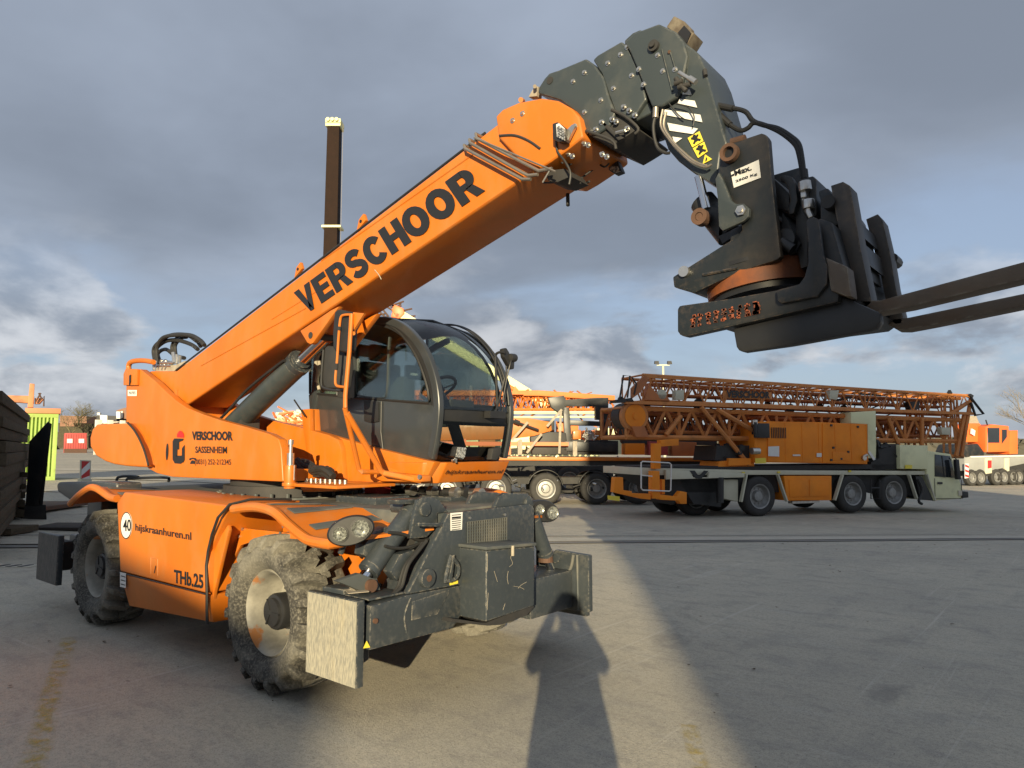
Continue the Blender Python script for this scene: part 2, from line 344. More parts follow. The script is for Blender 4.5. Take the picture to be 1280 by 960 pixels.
def text(word, bl, br, tl, m, parent, name='lettering', bold=0.0, th=0.002, shear=0.0, local=False):
    """print a word on a surface between three corner points (bottom left, bottom right, top left)"""
    cu = bpy.data.curves.new('t', 'FONT'); cu.body = word; cu.offset = bold; cu.resolution_u = 3; cu.shear = shear
    to = bpy.data.objects.new('t', cu); COL.objects.link(to)
    dg = bpy.context.evaluated_depsgraph_get(); me = bpy.data.meshes.new_from_object(to.evaluated_get(dg))
    bpy.data.objects.remove(to); bpy.data.curves.remove(cu)
    xs = [v.co.x for v in me.vertices]; ys = [v.co.y for v in me.vertices]
    x0, x1, y0, y1 = min(xs), max(xs), min(ys), max(ys)
    o0 = Vector((0, 0, 0)) if local else Vector(OFF)
    bl, br, tl = Vector(bl) - o0, Vector(br) - o0, Vector(tl) - o0; U = br - bl; W = tl - bl; n = U.cross(W).normalized()
    for v in me.vertices: v.co = bl + U * ((v.co.x - x0) / (x1 - x0)) + W * ((v.co.y - y0) / (y1 - y0)) + n * th
    me.materials.clear(); me.materials.append(m)
    o = bpy.data.objects.new(name, me); COL.objects.link(o); o.parent = parent; return o
def sticker(pts, m, parent, th=0.002, name='sticker', to=(0, 0, 1.7)):
    P = [Vector(p) for p in pts]; n = (P[1] - P[0]).cross(P[2] - P[0]).normalized()
    if n.dot(Vector(to) - P[0]) < 0: n = -n
    return MB(OFF).prism([p + n * 0.0005 for p in P], n * th).build(name, m, parent)

# ================================================================== THE TELEHANDLER CRANE
M0 = (-6.10, 3.975, 0.0); OFF = M0; YC = 3.975
TH = thing('telehandler_crane', M0, 'big orange rotating telehandler with glazed round cab and raised telescopic boom in the foreground', 'telehandler')
def T(): return MB(OFF)
UX, UY, UZ = Vector((1, 0, 0)), Vector((0, 1, 0)), Vector((0, 0, 1))
def V(p): return Vector(p)

# ---- wheels: deep dished rims, block tread
def tyre_builder(r=0.545, w=0.44):
    mb = MB(); h = w / 2
    prof = [(-h * .62, .295), (-h * .80, .315), (-h * .97, .36), (-h * 1.0, .42), (-h * .96, .455), (-h * .86, .466), (-h * .4, .472), (h * .4, .472),
            (h * .86, .466), (h * .96, .455), (h, .42), (h * .97, .36), (h * .80, .315), (h * .62, .295)]
    prof = [(a, q * r / .545) for a, q in prof]
    mb.lathe(prof, (0, 0, 0), 'y', 64, cap=False)
    n = 19; rr = random.Random(3)
    for side in (-1, 1):
        for i in range(n):
            a0 = 2 * math.pi * (i + (0.5 if side > 0 else 0)) / n
            def pt(y, rad, da): a = a0 + da; return (rad * math.cos(a), y, rad * math.sin(a))
            j = rr.uniform(-.006, .006)
            ro, ri = r + j, r * .90
            # chevron lug: from the middle to the shoulder, then down the side wall
            yy = [side * 0.01, side * h * .45, side * h * .86]; dd = [-.075, .0, .035]; hw = .062
            A = []
            for y, d in zip(yy, dd): A.append([pt(y, ri * .94, d - hw * 1.1), pt(y, ro - (0.012 if abs(y) > h * .8 else 0), d - hw * .85), pt(y, ro - (0.012 if abs(y) > h * .8 else 0), d + hw * .85), pt(y, ri * .94, d + hw * 1.1)])
            A.append([pt(side * h * 1.0, r * .80, .05 - hw), pt(side * h * 1.045, r * .86, .05 - hw * .8), pt(side * h * 1.045, r * .86, .05 + hw * .8), pt(side * h * 1.0, r * .80, .05 + hw)])
            vs = [p for ring in A for p in ring]; fs = [(0, 1, 2, 3), (12, 15, 14, 13)]
            for k in range(3):
                for q in range(4): fs.append((k * 4 + q, (k + 1) * 4 + q, (k + 1) * 4 + (q + 1) % 4, k * 4 + (q + 1) % 4))
            mb.add(vs, fs)
            # small centre block
            if side > 0:
                B = [pt(y, ro - .004, .165 + d) for y, d in ((-.035, -.05), (.035, -.03), (.035, .05), (-.035, .03))]
                A2 = [pt(y, ri, .165 + d) for y, d in ((-.035, -.05), (.035, -.03), (.035, .05), (-.035, .03))]
                mb.loft(A2, B)
    return mb
TYRE_ME = tyre_builder().mesh('tyre', TYRE, smooth=True, bevel=0.004, seg=1, ang=32)
def rim_builder():
    mb = MB(); h = .22
    # axis -y is the outer face
    prof = [(-h * .66, .300), (-h * .72, .290), (-h * .66, .278), (-h * .50, .262), (-h * .10, .250), (h * .10, .236), (h * .30, .215), (h * .34, .13), (h * .34, .02), (h * .5, .02), (h * .5, .24), (h * .66, .300)]
    mb.lathe(prof, (0, 0, 0), 'y', 48, closed=True)
    return mb
RIM_ME = rim_builder().mesh('rim', RIM, smooth=True, ang=30)
def hub_builder():
    mb = MB(); mb.lathe([(.10, .12), (-.09, .128), (-.11, .120), (-.115, .10), (-.135, .095), (-.14, .0)], (0, 0, 0), 'y', 28)
    for k in range(10):
        a = 2 * math.pi * k / 10; mb.cyl((math.cos(a) * .165, .075, math.sin(a) * .165), (math.cos(a) * .165, .035, math.sin(a) * .165), .012, n=6)
    for k in range(3):
        a = 2 * math.pi * k / 3 + .5; mb.bar((math.cos(a) * .02, -.14, math.sin(a) * .02), (math.cos(a) * .10, -.137, math.sin(a) * .10), .012, .012, (0, 1, 0))
    return mb
HUB_ME = hub_builder().mesh('hub', BLACK, smooth=True, ang=30)
def wheel(x, y, flip, rot, lab=None):
    w = bpy.data.objects.new('wheel', None); COL.objects.link(w); w.parent = TH
    w.location = V((x, y, 0.545)) - V(M0); w.rotation_euler = (0, rot, math.pi if flip else 0)
    for n, me in (('tyre', TYRE_ME), ('rim', RIM_ME), ('hub', HUB_ME)):
        o = bpy.data.objects.new(n, me); COL.objects.link(o); o.parent = w
    if lab: w['label'] = lab
wheel(-4.585, 2.985, False, -1.57); wheel(-7.63, 2.985, False, 0.7)
wheel(-4.585, 4.965, True, 0.3); wheel(-7.63, 4.965, True, 1.1)

# ---- chassis
b = T(); b.box((-8.7, 3.38, .48), (-3.75, 4.57, 1.16)); b.box((-5.3, 3.0, .40), (-6.8, 4.95, .9))
for x in (-4.585, -7.63):
    b.cyl((x, 3.1, .545), (x, 4.85, .545), .10); b.box((x - .16, 3.75, .36), (x + .16, 4.2, .75)); b.cyl((x + .2, 3.15, .56), (x + .2, 4.8, .56), .035)
b.build('chassis', DARK, TH, bevel=.01)
T().prism([(-5.25, 3.35, 1.17), (-3.62, 3.35, 1.17), (-3.62, 4.62, 1.17), (-5.25, 4.62, 1.17)], (0, 0, .095)).build('deck', GREYDUST, TH, bevel=.015)
T().prism([(-8.55, 3.3, 1.16), (-6.9, 3.3, 1.16), (-6.9, 4.65, 1.16), (-8.55, 4.65, 1.16)], (0, 0, .10)).build('rear_deck', GREYDUST, TH, bevel=.015)
b = T()
for x, y, w, h, z in ((-4.6, 3.75, .5, .35, .05), (-4.3, 4.3, .35, .25, .035), (-4.95, 4.2, .3, .5, .03)): b.box((x - w / 2, y - h / 2, 1.26), (x + w / 2, y + h / 2, 1.266 + z))
b.split('deck_cover', GREY, TH, bevel=.008)

# side panels (near one from its photographed outline, the far one mirrored)
PN = [(-7.033,2.75,1.198),(-6.887,2.75,1.301),(-5.021,2.75,1.276),(-5.305,2.75,0.92),(-5.305,2.75,0.599),(-6.89,2.75,0.592)]
PL_ = [(-6.888,2.75,0.575),(-5.304,2.75,0.585),(-5.28,2.75,0.378),(-6.786,2.75,0.294)]
def side_panel(mir):
    f = (lambda p: mirror_y(p, YC)) if mir else (lambda p: p)
    s = -1 if mir else 1
    o = T().prism(f(PN), (0, s * .62, 0)).build('side_panel', ORANGE, TH, bevel=.02, seg=3)
    bot = [(x, y, z) for x, y, z in PL_]; inn = [(x, y + .60, z) for x, y, z in PL_]
    inn[2] = (inn[2][0], inn[2][1], inn[2][2] + .0); bot[2] = (bot[2][0], bot[2][1] + .05, bot[2][2]); bot[3] = (bot[3][0], bot[3][1] + .05, bot[3][2])
    T().loft(f(bot), f(inn)).build('lower_side_panel', ORANGE, TH, bevel=.012)
    return o
sp = side_panel(False); side_panel(True)
seal = [(-4.343,2.742,1.389),(-5.007,2.742,1.283),(-5.294,2.742,0.919),(-5.289,2.742,0.602),(-5.268,2.742,0.378)]
seal[0] = (seal[1][0] + .02, 3.25, seal[1][2] + .01)
T().tube(smooth_path(seal, 3), .011, 6).build('rubber_seal', RUBBER, TH, smooth=True)
T().tube([(-6.905,2.752,0.582),(-5.308,2.752,0.592)], .005, 6).build('panel_seam', BLACK, sp)
# hatch outline and stickers on the side
T().tube([(-6.278,2.749,0.776),(-6.264,2.749,0.64)], .003, 4).tube([(-6.278,2.749,0.776),(-6.148,2.749,0.775)], .003, 4).tube([(-6.148,2.749,0.775),(-6.134,2.749,0.637)], .003, 4).split('hatch_seam', FADED, sp)
c = V([(-6.793,2.749,1.008)][0])
b = T(); b.lathe([(0, .118), (-.004, .118), (-.0045, .0)], c, 'y', 40); disc = b.build('speed_disc', WHITE, sp)
b = T(); b.lathe([(-.005, .119), (-.0058, .119), (-.0058, .111), (-.005, .111)], c, 'y', 40, closed=True); b.build('speed_ring', PRINT, disc)
q = [(-6.843,2.742,0.953),(-6.681,2.742,0.965),(-6.855,2.742,1.057)]
text('40', q[0], q[1], q[2], PRINT, disc, bold=.012)
q = [(-6.601,2.748,0.957),(-5.575,2.748,0.957),(-6.61,2.748,1.037)]
text('hijskraanhuren.nl', q[0], q[1], q[2], PRINT, sp, bold=.018)
q = [(-5.838,2.748,0.615),(-5.357,2.748,0.627),(-5.848,2.748,0.722)]
text('THb.25', q[0], q[1], q[2], PRINT, sp, bold=.03)
s_ = sticker([(-6.873,2.746,0.589),(-6.749,2.746,0.591),(-6.739,2.746,0.465),(-6.858,2.746,0.462)], WHITE, sp)
for k in range(6):
    a, b_ = [(-6.843,2.742,0.563),(-6.752,2.742,0.563)][0:2]; a, b_ = V(a) - UZ * .035 * k, V(b_) - UZ * .035 * k
    T().prism([a, b_, b_ - UZ * .008, a - UZ * .008], (0, -.001, 0)).build('print_line', PRINT, s_)
st = sticker([(-6.361,2.79,0.505),(-6.329,2.79,0.549),(-6.289,2.79,0.507)], YELLOW, sp, name='warning_sticker')
st = sticker([(-6.269,2.79,0.509),(-6.238,2.79,0.549),(-6.199,2.79,0.509)], YELLOW, sp, name='warning_sticker')
q = [(-6.203,2.748,0.655),(-6.163,2.748,0.655),(-6.209,2.748,0.716)]
text('/', q[0], q[1], q[2], PRINT, sp, bold=.02)

# wheel arch plates
arch = [[(-5.128,2.8,1.12),(-5.373,2.8,0.892),(-5.379,2.8,0.594),(-5.378,2.8,0.397),(-5.307,2.8,0.408),(-5.297,2.8,0.604),(-5.193,2.8,0.877),(-5.111,2.8,1.083)], [(-5.387,2.95,1.078),(-4.389,2.95,1.095),(-4.246,2.95,1.014),(-4.444,2.95,1.042),(-4.837,2.95,1.041),(-5.195,2.95,0.948),(-5.426,2.95,0.71),(-5.52,2.95,0.48),(-5.544,2.95,0.313),(-5.601,2.95,0.322),(-5.629,2.95,0.687)]]
T().prism(arch[0], (0, .03, 0)).build('mud_guard', ORANGE, TH, bevel=.006)
T().prism(arch[1], (0, .03, 0)).build('wheel_arch', ORANGE, TH, bevel=.004)
T().box((-5.2, 3.32, .75), (-3.9, 3.36, 1.17)).box((-8.35, 3.32, .75), (-7.0, 3.36, 1.17)).split('inner_guard', ORANGE, TH)
T().box((-5.2, 4.59, .75), (-3.9, 4.63, 1.17)).box((-8.35, 4.59, .75), (-7.0, 4.63, 1.17)).split('inner_guard', ORANGE, TH)
b = T()
for p in [(-5.165,2.948,1.075),(-5.213,2.948,1.015),(-4.607,2.948,1.135),(-4.644,2.948,1.083)]: b.cyl(V(p), V(p) - UY * .01, .012, n=10)
b.split('bolt_head', STEEL, TH, smooth=True)

# fenders: rolled tube edge, plate with anti-slip strips
FP = [(-4.976,2.76,1.262),(-4.689,2.76,1.293),(-4.448,2.76,1.274),(-4.273,2.76,1.202),(-4.12,2.76,1.142),(-4.001,2.76,1.112),(-3.8,2.76,1.108)]
FRR = [(-7.06,2.76,1.245),(-7.212,2.76,1.251),(-7.393,2.76,1.29),(-7.538,2.76,1.32),(-7.705,2.76,1.324),(-7.911,2.76,1.264),(-8.07,2.76,1.201),(-8.198,2.76,1.141)]
def fender(pr, mir, front):
    f = (lambda p: mirror_y(p, YC)) if mir else (lambda p: p)
    P = [V(p) for p in smooth_path(pr, 4)]; n = len(P)
    if front: P[-1].z += .0
    inn = []
    for i, p in enumerate(P):
        t = i / (n - 1); y = 3.36 if t < .45 else 3.36 + (t - .45) * .18
        zz = p.z + (.05 * math.sin(min(1, t * 1.3) * math.pi * .5) if front else .02)
        inn.append(V((p.x + (.22 * t if front else -.12 * t), y, min(zz, 1.262 + .0))))
    b = T(); A = f(P); B = f(inn)
    vs = list(map(V, A)) + list(map(V, B)) + [V(p) - UZ * .02 for p in A] + [V(p) - UZ * .02 for p in B]; fs = []
    for i in range(n - 1):
        fs += [(i, i + 1, n + i + 1, n + i), (2 * n + i, 3 * n + i, 3 * n + i + 1, 2 * n + i + 1), (i, 2 * n + i, 2 * n + i + 1, i + 1), (n + i, n + i + 1, 3 * n + i + 1, 3 * n + i)]
    fs += [(0, n, 3 * n, 2 * n), (n - 1, 3 * n - 1, 4 * n - 1, 2 * n - 1)]
    b.add(vs, fs); fo = b.build('fender', ORANGE, TH, smooth=True, ang=50)
    edge = [V(p) - UZ * .012 for p in A]
    if front and mir: edge = edge[:-4]
    if front and not mir:
        e = edge[-1]; s = -1 if mir else 1
        edge += [e + V((.015, s * .06, .004)), e + V((.0, s * .16, .01))]
    T().tube(edge, .034, 10).build('fender_rail', ORANGE, fo, smooth=True)
    # strips across the plate
    for k, tt in enumerate((.16, .40, .64) if front else (.2, .42)):
        i = int(tt * (n - 1)); w = max(1, int(n * .035)); b = T()
        for (i0, i1) in ((i - w, i + w),):
            def L_(ix, t): a_, b2 = V(A[ix]), V(B[ix]); return a_ + (b2 - a_) * t
            q = [L_(i0, .16), L_(i1, .16), L_(i1, .90), L_(i0, .90)]
            nrm = (q[1] - q[0]).cross(q[3] - q[0]).normalized()
            if nrm.z < 0: nrm = -nrm
            b.prism([p + nrm * .002 for p in q], nrm * .010)
        b.build('grip_strip', GREYDUST, fo, bevel=.004)
    return fo
for mir in (False, True):
    fender(FP, mir, True); fender(FRR, mir, False)

# headlights: dark oval pod with two round lamps
def headlight(c, dirn, s, K=1.0):
    c = V(c); pod = T()
    ax = V(dirn).normalized(); side = V((ax.y * -1, ax.x, 0)) ; up = UZ
    rot = R(14) * s
    sd_ = side * math.cos(rot) + up * math.sin(rot); u2 = up * math.cos(rot) - side * math.sin(rot)
    rings = []
    for d, k in ((-.16, .45), (-.12, .80), (-.04, 1.0), (.02, 1.0), (.035, .92)):
        rings.append([c + ax * d + sd_ * math.cos(a) * .150 * K * k + u2 * math.sin(a) * .092 * K * k for a in [2 * math.pi * q / 32 for q in range(32)]])
    for i in range(len(rings) - 1): pod.add(rings[i] + rings[i + 1], [(q, (q + 1) % 32, 32 + (q + 1) % 32, 32 + q) for q in range(32)])
    pod.add(rings[0], [tuple(range(32))]); pod.add(rings[-1], [tuple(range(32))])
    po = pod.build('headlight', BLACK, TH, smooth=True, double=1e-4)
    for k, rr in ((.060 * K, .055 * K), (-.070 * K, .043 * K)):
        cc = c + ax * .036 + sd_ * k
        T().tube([cc, cc + ax * .012], rr + .010, 24).build('lamp_ring', BLACK, po, smooth=True)
        b = T(); e1, e2 = sd_, u2; vs = []; m_ = 24
        prof = [(.013, rr), (.006, rr * .8), (.001, rr * .5), (.002, rr * .25), (.012, 0.001)]
        for d, r_ in prof: vs += [cc + ax * (d + .002) + e1 * math.cos(2 * math.pi * q / m_) * r_ + e2 * math.sin(2 * math.pi * q / m_) * r_ for q in range(m_)]
        fs = [(i * m_ + q, i * m_ + (q + 1) % m_, (i + 1) * m_ + (q + 1) % m_, (i + 1) * m_ + q) for i in range(len(prof) - 1) for q in range(m_)]
        vs = [p + ax * .012 for p in vs]; b.add(vs, fs).build('reflector', LAMPG, po, smooth=True, ang=20)
        T().tube([cc + ax * .030, cc + ax * .033], rr * .98, 24).build('lamp_glass', LENS, po, smooth=True)
    T().cyl(c - ax * .1, c - ax * .1 - UZ * .16 - UX * .1, .02).build('lamp_bracket', GREY, po)
LENS = glass_mat('clear_lens', (.93, .94, .93), 1.3)
headlight([(-3.715,2.86,1.178)][0], (.80, -.60, .03), 1); headlight([(-3.705,4.86,1.167)][0], (.93, -.36, .03), -1, 1.0)

# ---- front stabiliser frame
FXP = -3.5
fp = T().prism([(-3.5,3.153,0.764),(-3.5,3.521,1.25),(-3.5,3.784,1.255),(-3.5,4.423,1.26),(-3.5,4.475,1.229),(-3.5,4.478,0.646),(-3.5,3.681,0.755)], (-.05, 0, 0)).build('front_plate', GREY, TH, bevel=.006)
T().prism([(-3.56,3.207,0.748),(-3.56,3.582,1.22),(-3.56,4.498,1.221),(-3.56,4.549,0.629)], (-.28, 0, 0)).build('front_frame', GREY, TH, bevel=.01)
arm = T().prism([(-3.49,2.846,0.742),(-3.49,2.983,0.748),(-3.49,3.144,0.761),(-3.49,3.666,0.75),(-3.49,3.672,0.578),(-3.49,3.561,0.477),(-3.49,2.844,0.48)], (-.30, 0, 0)).build('stabiliser_beam', GREY, TH, bevel=.012)
T().tube(smooth_path([(-3.49,3.172,0.738),(-3.49,3.136,0.683),(-3.49,3.119,0.618),(-3.49,3.139,0.527)], 4), .007, 6).build('weld_rib', GREY, arm, smooth=True)
T().prism([(-3.49,3.182,0.716),(-3.49,3.517,0.741),(-3.49,3.517,0.719),(-3.49,3.406,0.595),(-3.49,3.175,0.598)], (.006, 0, 0)).build('stiffener_plate', GREY, arm, bevel=.004)
T().cyl(*[V([(-3.49,2.879,0.649)][0]) + UX * d for d in (-.01, .015)], .016, n=12).build('pin', RUST, arm)
st = sticker([p for p in [(-3.488,2.793,0.504),(-3.488,2.818,0.543),(-3.488,2.845,0.499)]], YELLOW, arm, name='warning_sticker')
# ears and pins that carry the stabiliser cylinders
ear = T()
ear.prism([(-3.6,3.309,1.297),(-3.6,3.327,1.349),(-3.6,3.382,1.368),(-3.6,3.457,1.362),(-3.6,3.528,1.338),(-3.6,3.574,1.289),(-3.6,3.614,1.249),(-3.6,3.51,1.247),(-3.6,3.511,1.155),(-3.6,3.411,1.092),(-3.6,3.264,1.097),(-3.6,3.286,1.218)], (-.035, 0, 0))
ear.prism([(-3.84,3.53,1.27),(-3.84,3.548,1.326),(-3.84,3.607,1.345),(-3.84,3.687,1.339),(-3.84,3.763,1.314),(-3.84,3.813,1.261),(-3.84,3.855,1.219),(-3.84,3.744,1.217),(-3.84,3.745,1.119),(-3.84,3.638,1.051),(-3.84,3.482,1.057),(-3.84,3.505,1.186)], (-.035, 0, 0))
ear.split('lug_plate', GREY, TH, bevel=.006)
ear = T()
for X in (-3.56, -3.84):
    ear.prism([(X, y, z) for x, y, z in [(-3.56,4.065,1.247),(-3.56,4.125,1.333),(-3.56,4.196,1.358),(-3.56,4.323,1.344),(-3.56,4.435,1.335),(-3.56,4.512,1.313),(-3.56,4.547,1.251),(-3.56,4.535,1.193),(-3.56,4.435,1.193)]], (-.04, 0, 0))
ear.split('lug_plate', GREY, TH, bevel=.006)
b = T(); p = V([(-3.6,3.383,1.283)][0]); b.cyl(p + UX * .02, p - UX * .30, .048, n=24)
p = V([(-3.56,4.469,1.262)][0]); b.cyl(p + UX * .02, p - UX * .33, .045, n=24)
b.split('pivot_pin', GREY, TH, bevel=.006)
p = V([(-3.5,3.308,0.847)][0]); T().cyl(p + UX * .035, p - UX * .05, .062, n=28).build('pivot_pin', GREY, TH, bevel=.008)
T().cyl(p + UX * .036, p + UX * .040, .022, n=16).build('grease_cap', RUST, TH)
T().prism([(-3.52,3.231,1.212),(-3.52,3.451,1.193),(-3.52,3.445,1.168),(-3.52,3.232,1.189)], (.03, 0, 0)).build('stiffener_plate', GREY, TH, bevel=.004)
T().prism([(-3.66,3.201,1.353),(-3.66,3.376,1.353),(-3.66,3.37,1.33),(-3.66,3.339,1.318),(-3.66,3.208,1.322)], (-.12, 0, 0)).build('lug_bridge', GREY, TH, bevel=.01)
# stabiliser cylinders
def stab_cyl(top, bot, r):
    top, bot = V(top), V(bot); d = (bot - top).normalized(); Ln = (bot - top).length
    b = T(); b.tube([top, bot], r, 28)
    b.tube([bot - d * .03, bot + d * .005], r * 1.06, 28); b.tube([top - d * .02, top + d * .03], r * 1.04, 28)
    o = b.build('stabiliser_cylinder', GREY, TH, smooth=True, ang=40)
    T().cyl(bot, bot + d * .16, r * .55).build('rod', CHROME, o, smooth=True)
    return o
sc1 = stab_cyl([(-3.72,3.371,1.255)][0], [(-3.72,3.011,0.905)][0], .070)
sc2 = stab_cyl([(-3.72,4.729,1.135)][0], [(-3.72,4.916,0.793)][0], .062)
b = T(); p = V([(-3.72,4.916,0.784)][0])
b.cyl(p - UZ * .0, p - UZ * .05, .06, .065, n=20); b.build('cylinder_foot', RUST, sc2)
b = T()
b.prism([(-3.66,2.825,0.84),(-3.66,2.723,0.887),(-3.66,2.895,0.912),(-3.66,2.992,0.87),(-3.66,3.036,0.86),(-3.66,3.065,0.784),(-3.66,3.005,0.785),(-3.66,2.898,0.805)], (-.05, 0, 0)); b.prism([(-3.82,2.948,0.803),(-3.82,2.842,0.852),(-3.82,3.022,0.878),(-3.82,3.123,0.834),(-3.82,3.168,0.823),(-3.82,3.199,0.744),(-3.82,3.136,0.745),(-3.82,3.024,0.766)], (-.05, 0, 0))
b.split('rod_lug', GREYDUST, TH, bevel=.006)
p = V([(-3.63,2.974,0.826)][0]); T().cyl(p, p - UX * .22, .04, n=20).build('rod_pin', RUST, TH)
b = T(); b.prism([(-3.75,3.005,1.076),(-3.75,3.103,1.153),(-3.75,3.195,1.171),(-3.75,3.213,1.143),(-3.75,3.106,1.031),(-3.75,3.04,0.977),(-3.75,2.991,1.009)], (-.10, 0, 0)); b.build('valve_block', GREY, sc1, bevel=.008)
b = T()
b.tube(smooth_path([(-3.62,3.09,1.151),(-3.62,3.164,1.141),(-3.62,3.235,1.123),(-3.62,3.319,1.09),(-3.62,3.38,1.071),(-3.62,3.442,1.074)], 4), .011, 8)
b.tube(smooth_path([(-3.62,3.059,1.068),(-3.62,3.121,1.051),(-3.62,3.201,1.039),(-3.62,3.284,1.041),(-3.62,3.356,1.053),(-3.62,3.43,1.07)], 4), .011, 8)
b.tube(smooth_path([(-3.56,3.373,1.076),(-3.56,3.301,1.018),(-3.56,3.219,0.949),(-3.56,3.185,0.885),(-3.56,3.153,0.804),(-3.56,3.075,0.766)], 4), .013, 8)
b.tube(smooth_path([(-3.58,3.355,1.063),(-3.58,3.284,1),(-3.58,3.202,0.932),(-3.58,3.169,0.868),(-3.58,3.147,0.811),(-3.58,3.103,0.767)], 4), .011, 8)
b.split('stabiliser_hose', RUBBER, TH, smooth=True)
T().prism([(-3.6,3.173,1.002),(-3.6,3.302,1.023),(-3.6,3.302,1.005),(-3.6,3.153,0.834),(-3.6,3.095,0.901)], (-.08, 0, 0)).build('guide_plate', GREY, TH, bevel=.008)
# triangular tow ring
tri = [(-3.47,3.513,0.967),(-3.47,3.578,0.906),(-3.47,3.592,0.85),(-3.47,3.56,0.809),(-3.47,3.483,0.805),(-3.47,3.464,0.818)]
T().tube(smooth_path(tri + [tri[0]], 3)[:-1], .014, 8, closed=True).build('tow_ring', GREY, TH, smooth=True)
T().prism([(-3.5,3.524,0.972),(-3.5,3.541,0.974),(-3.5,3.513,0.79),(-3.5,3.481,0.795)], (.045, 0, 0)).build('ring_plate', GREY, TH, bevel=.005)
sticker([(-3.498,3.53,0.788),(-3.498,3.612,0.79),(-3.498,3.613,0.767),(-3.498,3.534,0.765)], YELLOW, TH)
s_ = sticker([(-3.498,3.534,1.253),(-3.498,3.655,1.252),(-3.498,3.649,1.131),(-3.498,3.537,1.133)], WHITE, TH)
for k in range(8):
    a, b_, c_, _d = [V(p) for p in [(-3.495,3.546,1.24),(-3.495,3.638,1.239),(-3.495,3.634,1.141),(-3.495,3.547,1.14)]]
    t = k / 7; p0 = a + (_d - a) * t; p1 = b_ + (c_ - b_) * t
    T().prism([p0, p1, p1 - UZ * (.012 if k == 1 else .005), p0 - UZ * (.012 if k == 1 else .005)], (.001, 0, 0)).build('print_line', PRINT, s_)
# grille: recessed dark opening, frame of vertical bars
g0 = [V(p) for p in [(-3.497,3.703,1.18),(-3.497,4.129,1.181),(-3.497,4.129,0.991),(-3.497,3.704,1.019)]]
gp = T().prism(g0, (.002, 0, 0)).build('grille', DARK, TH)
b = T(); n = 17
for k in range(n + 1):
    t = k / n; b.bar(g0[3] + (g0[2] - g0[3]) * t + UX * .006, g0[0] + (g0[1] - g0[0]) * t + UX * .006, .009, .006, (1, 0, 0))
for k in range(9):
    t = k / 8; b.bar(g0[0] + (g0[3] - g0[0]) * t + UX * .007, g0[1] + (g0[2] - g0[1]) * t + UX * .007, .004, .005, (1, 0, 0))
tag(b.build('grille_mesh', GREYDUST, gp), kind='stuff')
b = T()
for p in [(-3.5,3.732,1.205),(-3.5,4.115,1.201)]: b.cyl(V(p), V(p) + UX * .008, .010, n=10)
b.split('bolt_head', STEEL, TH, smooth=True)
# toolbox on the nose
tb = [V(p) for p in [(-3.25,3.638,1.011),(-3.25,4.157,0.984),(-3.25,4.155,0.56),(-3.25,3.625,0.542)]]
tb[0].y = tb[3].y = (tb[0].y + tb[3].y) / 2
box_ = T().loft(tb, [p - UX * .26 for p in tb]).build('toolbox', GREY, TH, bevel=.012, seg=3)
lid = [tb[0] + UZ * .004 - UY * .012, tb[1] + UZ * .004 + UY * .012]
T().prism([lid[0] + UX * .012, lid[1] + UX * .012, lid[1] - UX * .255, lid[0] - UX * .255], (0, 0, .022)).build('lid', GREYDUST, box_, bevel=.006)
p = (tb[0] + tb[1]) / 2; T().cyl(p + UX * .012 + UZ * .02, p + UX * .012 - UZ * .05, .012).build('latch', BEIGE, box_)
b = T()
q = V([(-3.24,3.861,0.935)][0]); 
for pth in ([(-3.249,3.9,0.96),(-3.249,3.886,0.932),(-3.249,3.908,0.892),(-3.249,3.872,0.874)], [(-3.249,3.86,0.846),(-3.249,3.849,0.803),(-3.249,3.86,0.757)], [(-3.249,3.967,0.711),(-3.249,4.004,0.729),(-3.249,4.066,0.742)], [(-3.249,3.919,0.733),(-3.249,3.992,0.715),(-3.249,4.036,0.694)], [(-3.249,3.642,0.989),(-3.249,3.64,0.874)], [(-3.249,3.65,0.73),(-3.249,3.639,0.618)], [(-3.249,3.711,0.865),(-3.249,3.745,0.788)], [(-3.249,3.803,0.59),(-3.249,3.826,0.63)]):
    b.tube(smooth_path(pth, 4), .0014, 4)
b.build('paint_scratch', BEIGE, box_)
b = T(); b.prism([(-3.4,3.793,0.481),(-3.4,3.469,0.569),(-3.4,3.449,0.552),(-3.4,3.816,0.459),(-3.4,3.956,0.439),(-3.4,4.254,0.452),(-3.4,4.346,0.5),(-3.4,4.307,0.522)], (-.25, 0, 0)); b.build('belly_plate', DARK, TH)

# stabiliser feet pads
def pad(x0, x1, y, s, m, z0=.275, z1=.785):
    o = T().box((x0, y, z0), (x1, y + s * .055, z1)).build('stabiliser_pad', GREY, TH, bevel=.006)
    T().box((x0 + .006, y - s * .004, z0 + .006), (x1 - .006, y + s * .0, z1 - .006)).build('worn_face', m, o)
    return o
pad(-4.005, -3.495, 2.75, 1, CONC); pad(-4.005, -3.465, 5.20, -1, CONC)
pad(-9.05, -8.45, 2.75, 1, PADD); pad(-9.05, -8.45, 5.20, -1, PADD)
b = T(); b.box((-3.92, 2.82, .40), (-3.56, 2.90, .72)); b.box((-3.92, 2.93, .50), (-3.60, 5.02, .62)); b.build('outrigger_slide', DARK, TH, bevel=.01)
b = T(); b.prism([(-4.003,2.86,0.796),(-3.767,2.86,0.803),(-3.778,2.86,0.773),(-3.523,2.86,0.777),(-3.523,2.86,0.764),(-4.001,2.86,0.759)], (0, .3, 0)); b.build('slide_top', GREY, TH, bevel=.008)
T().prism([(-3.78,2.87,0.8),(-3.701,2.984,0.8),(-3.601,2.923,0.8),(-3.656,2.803,0.8)], (0, 0, .004)).build('wear_plate', BEIGE, TH)
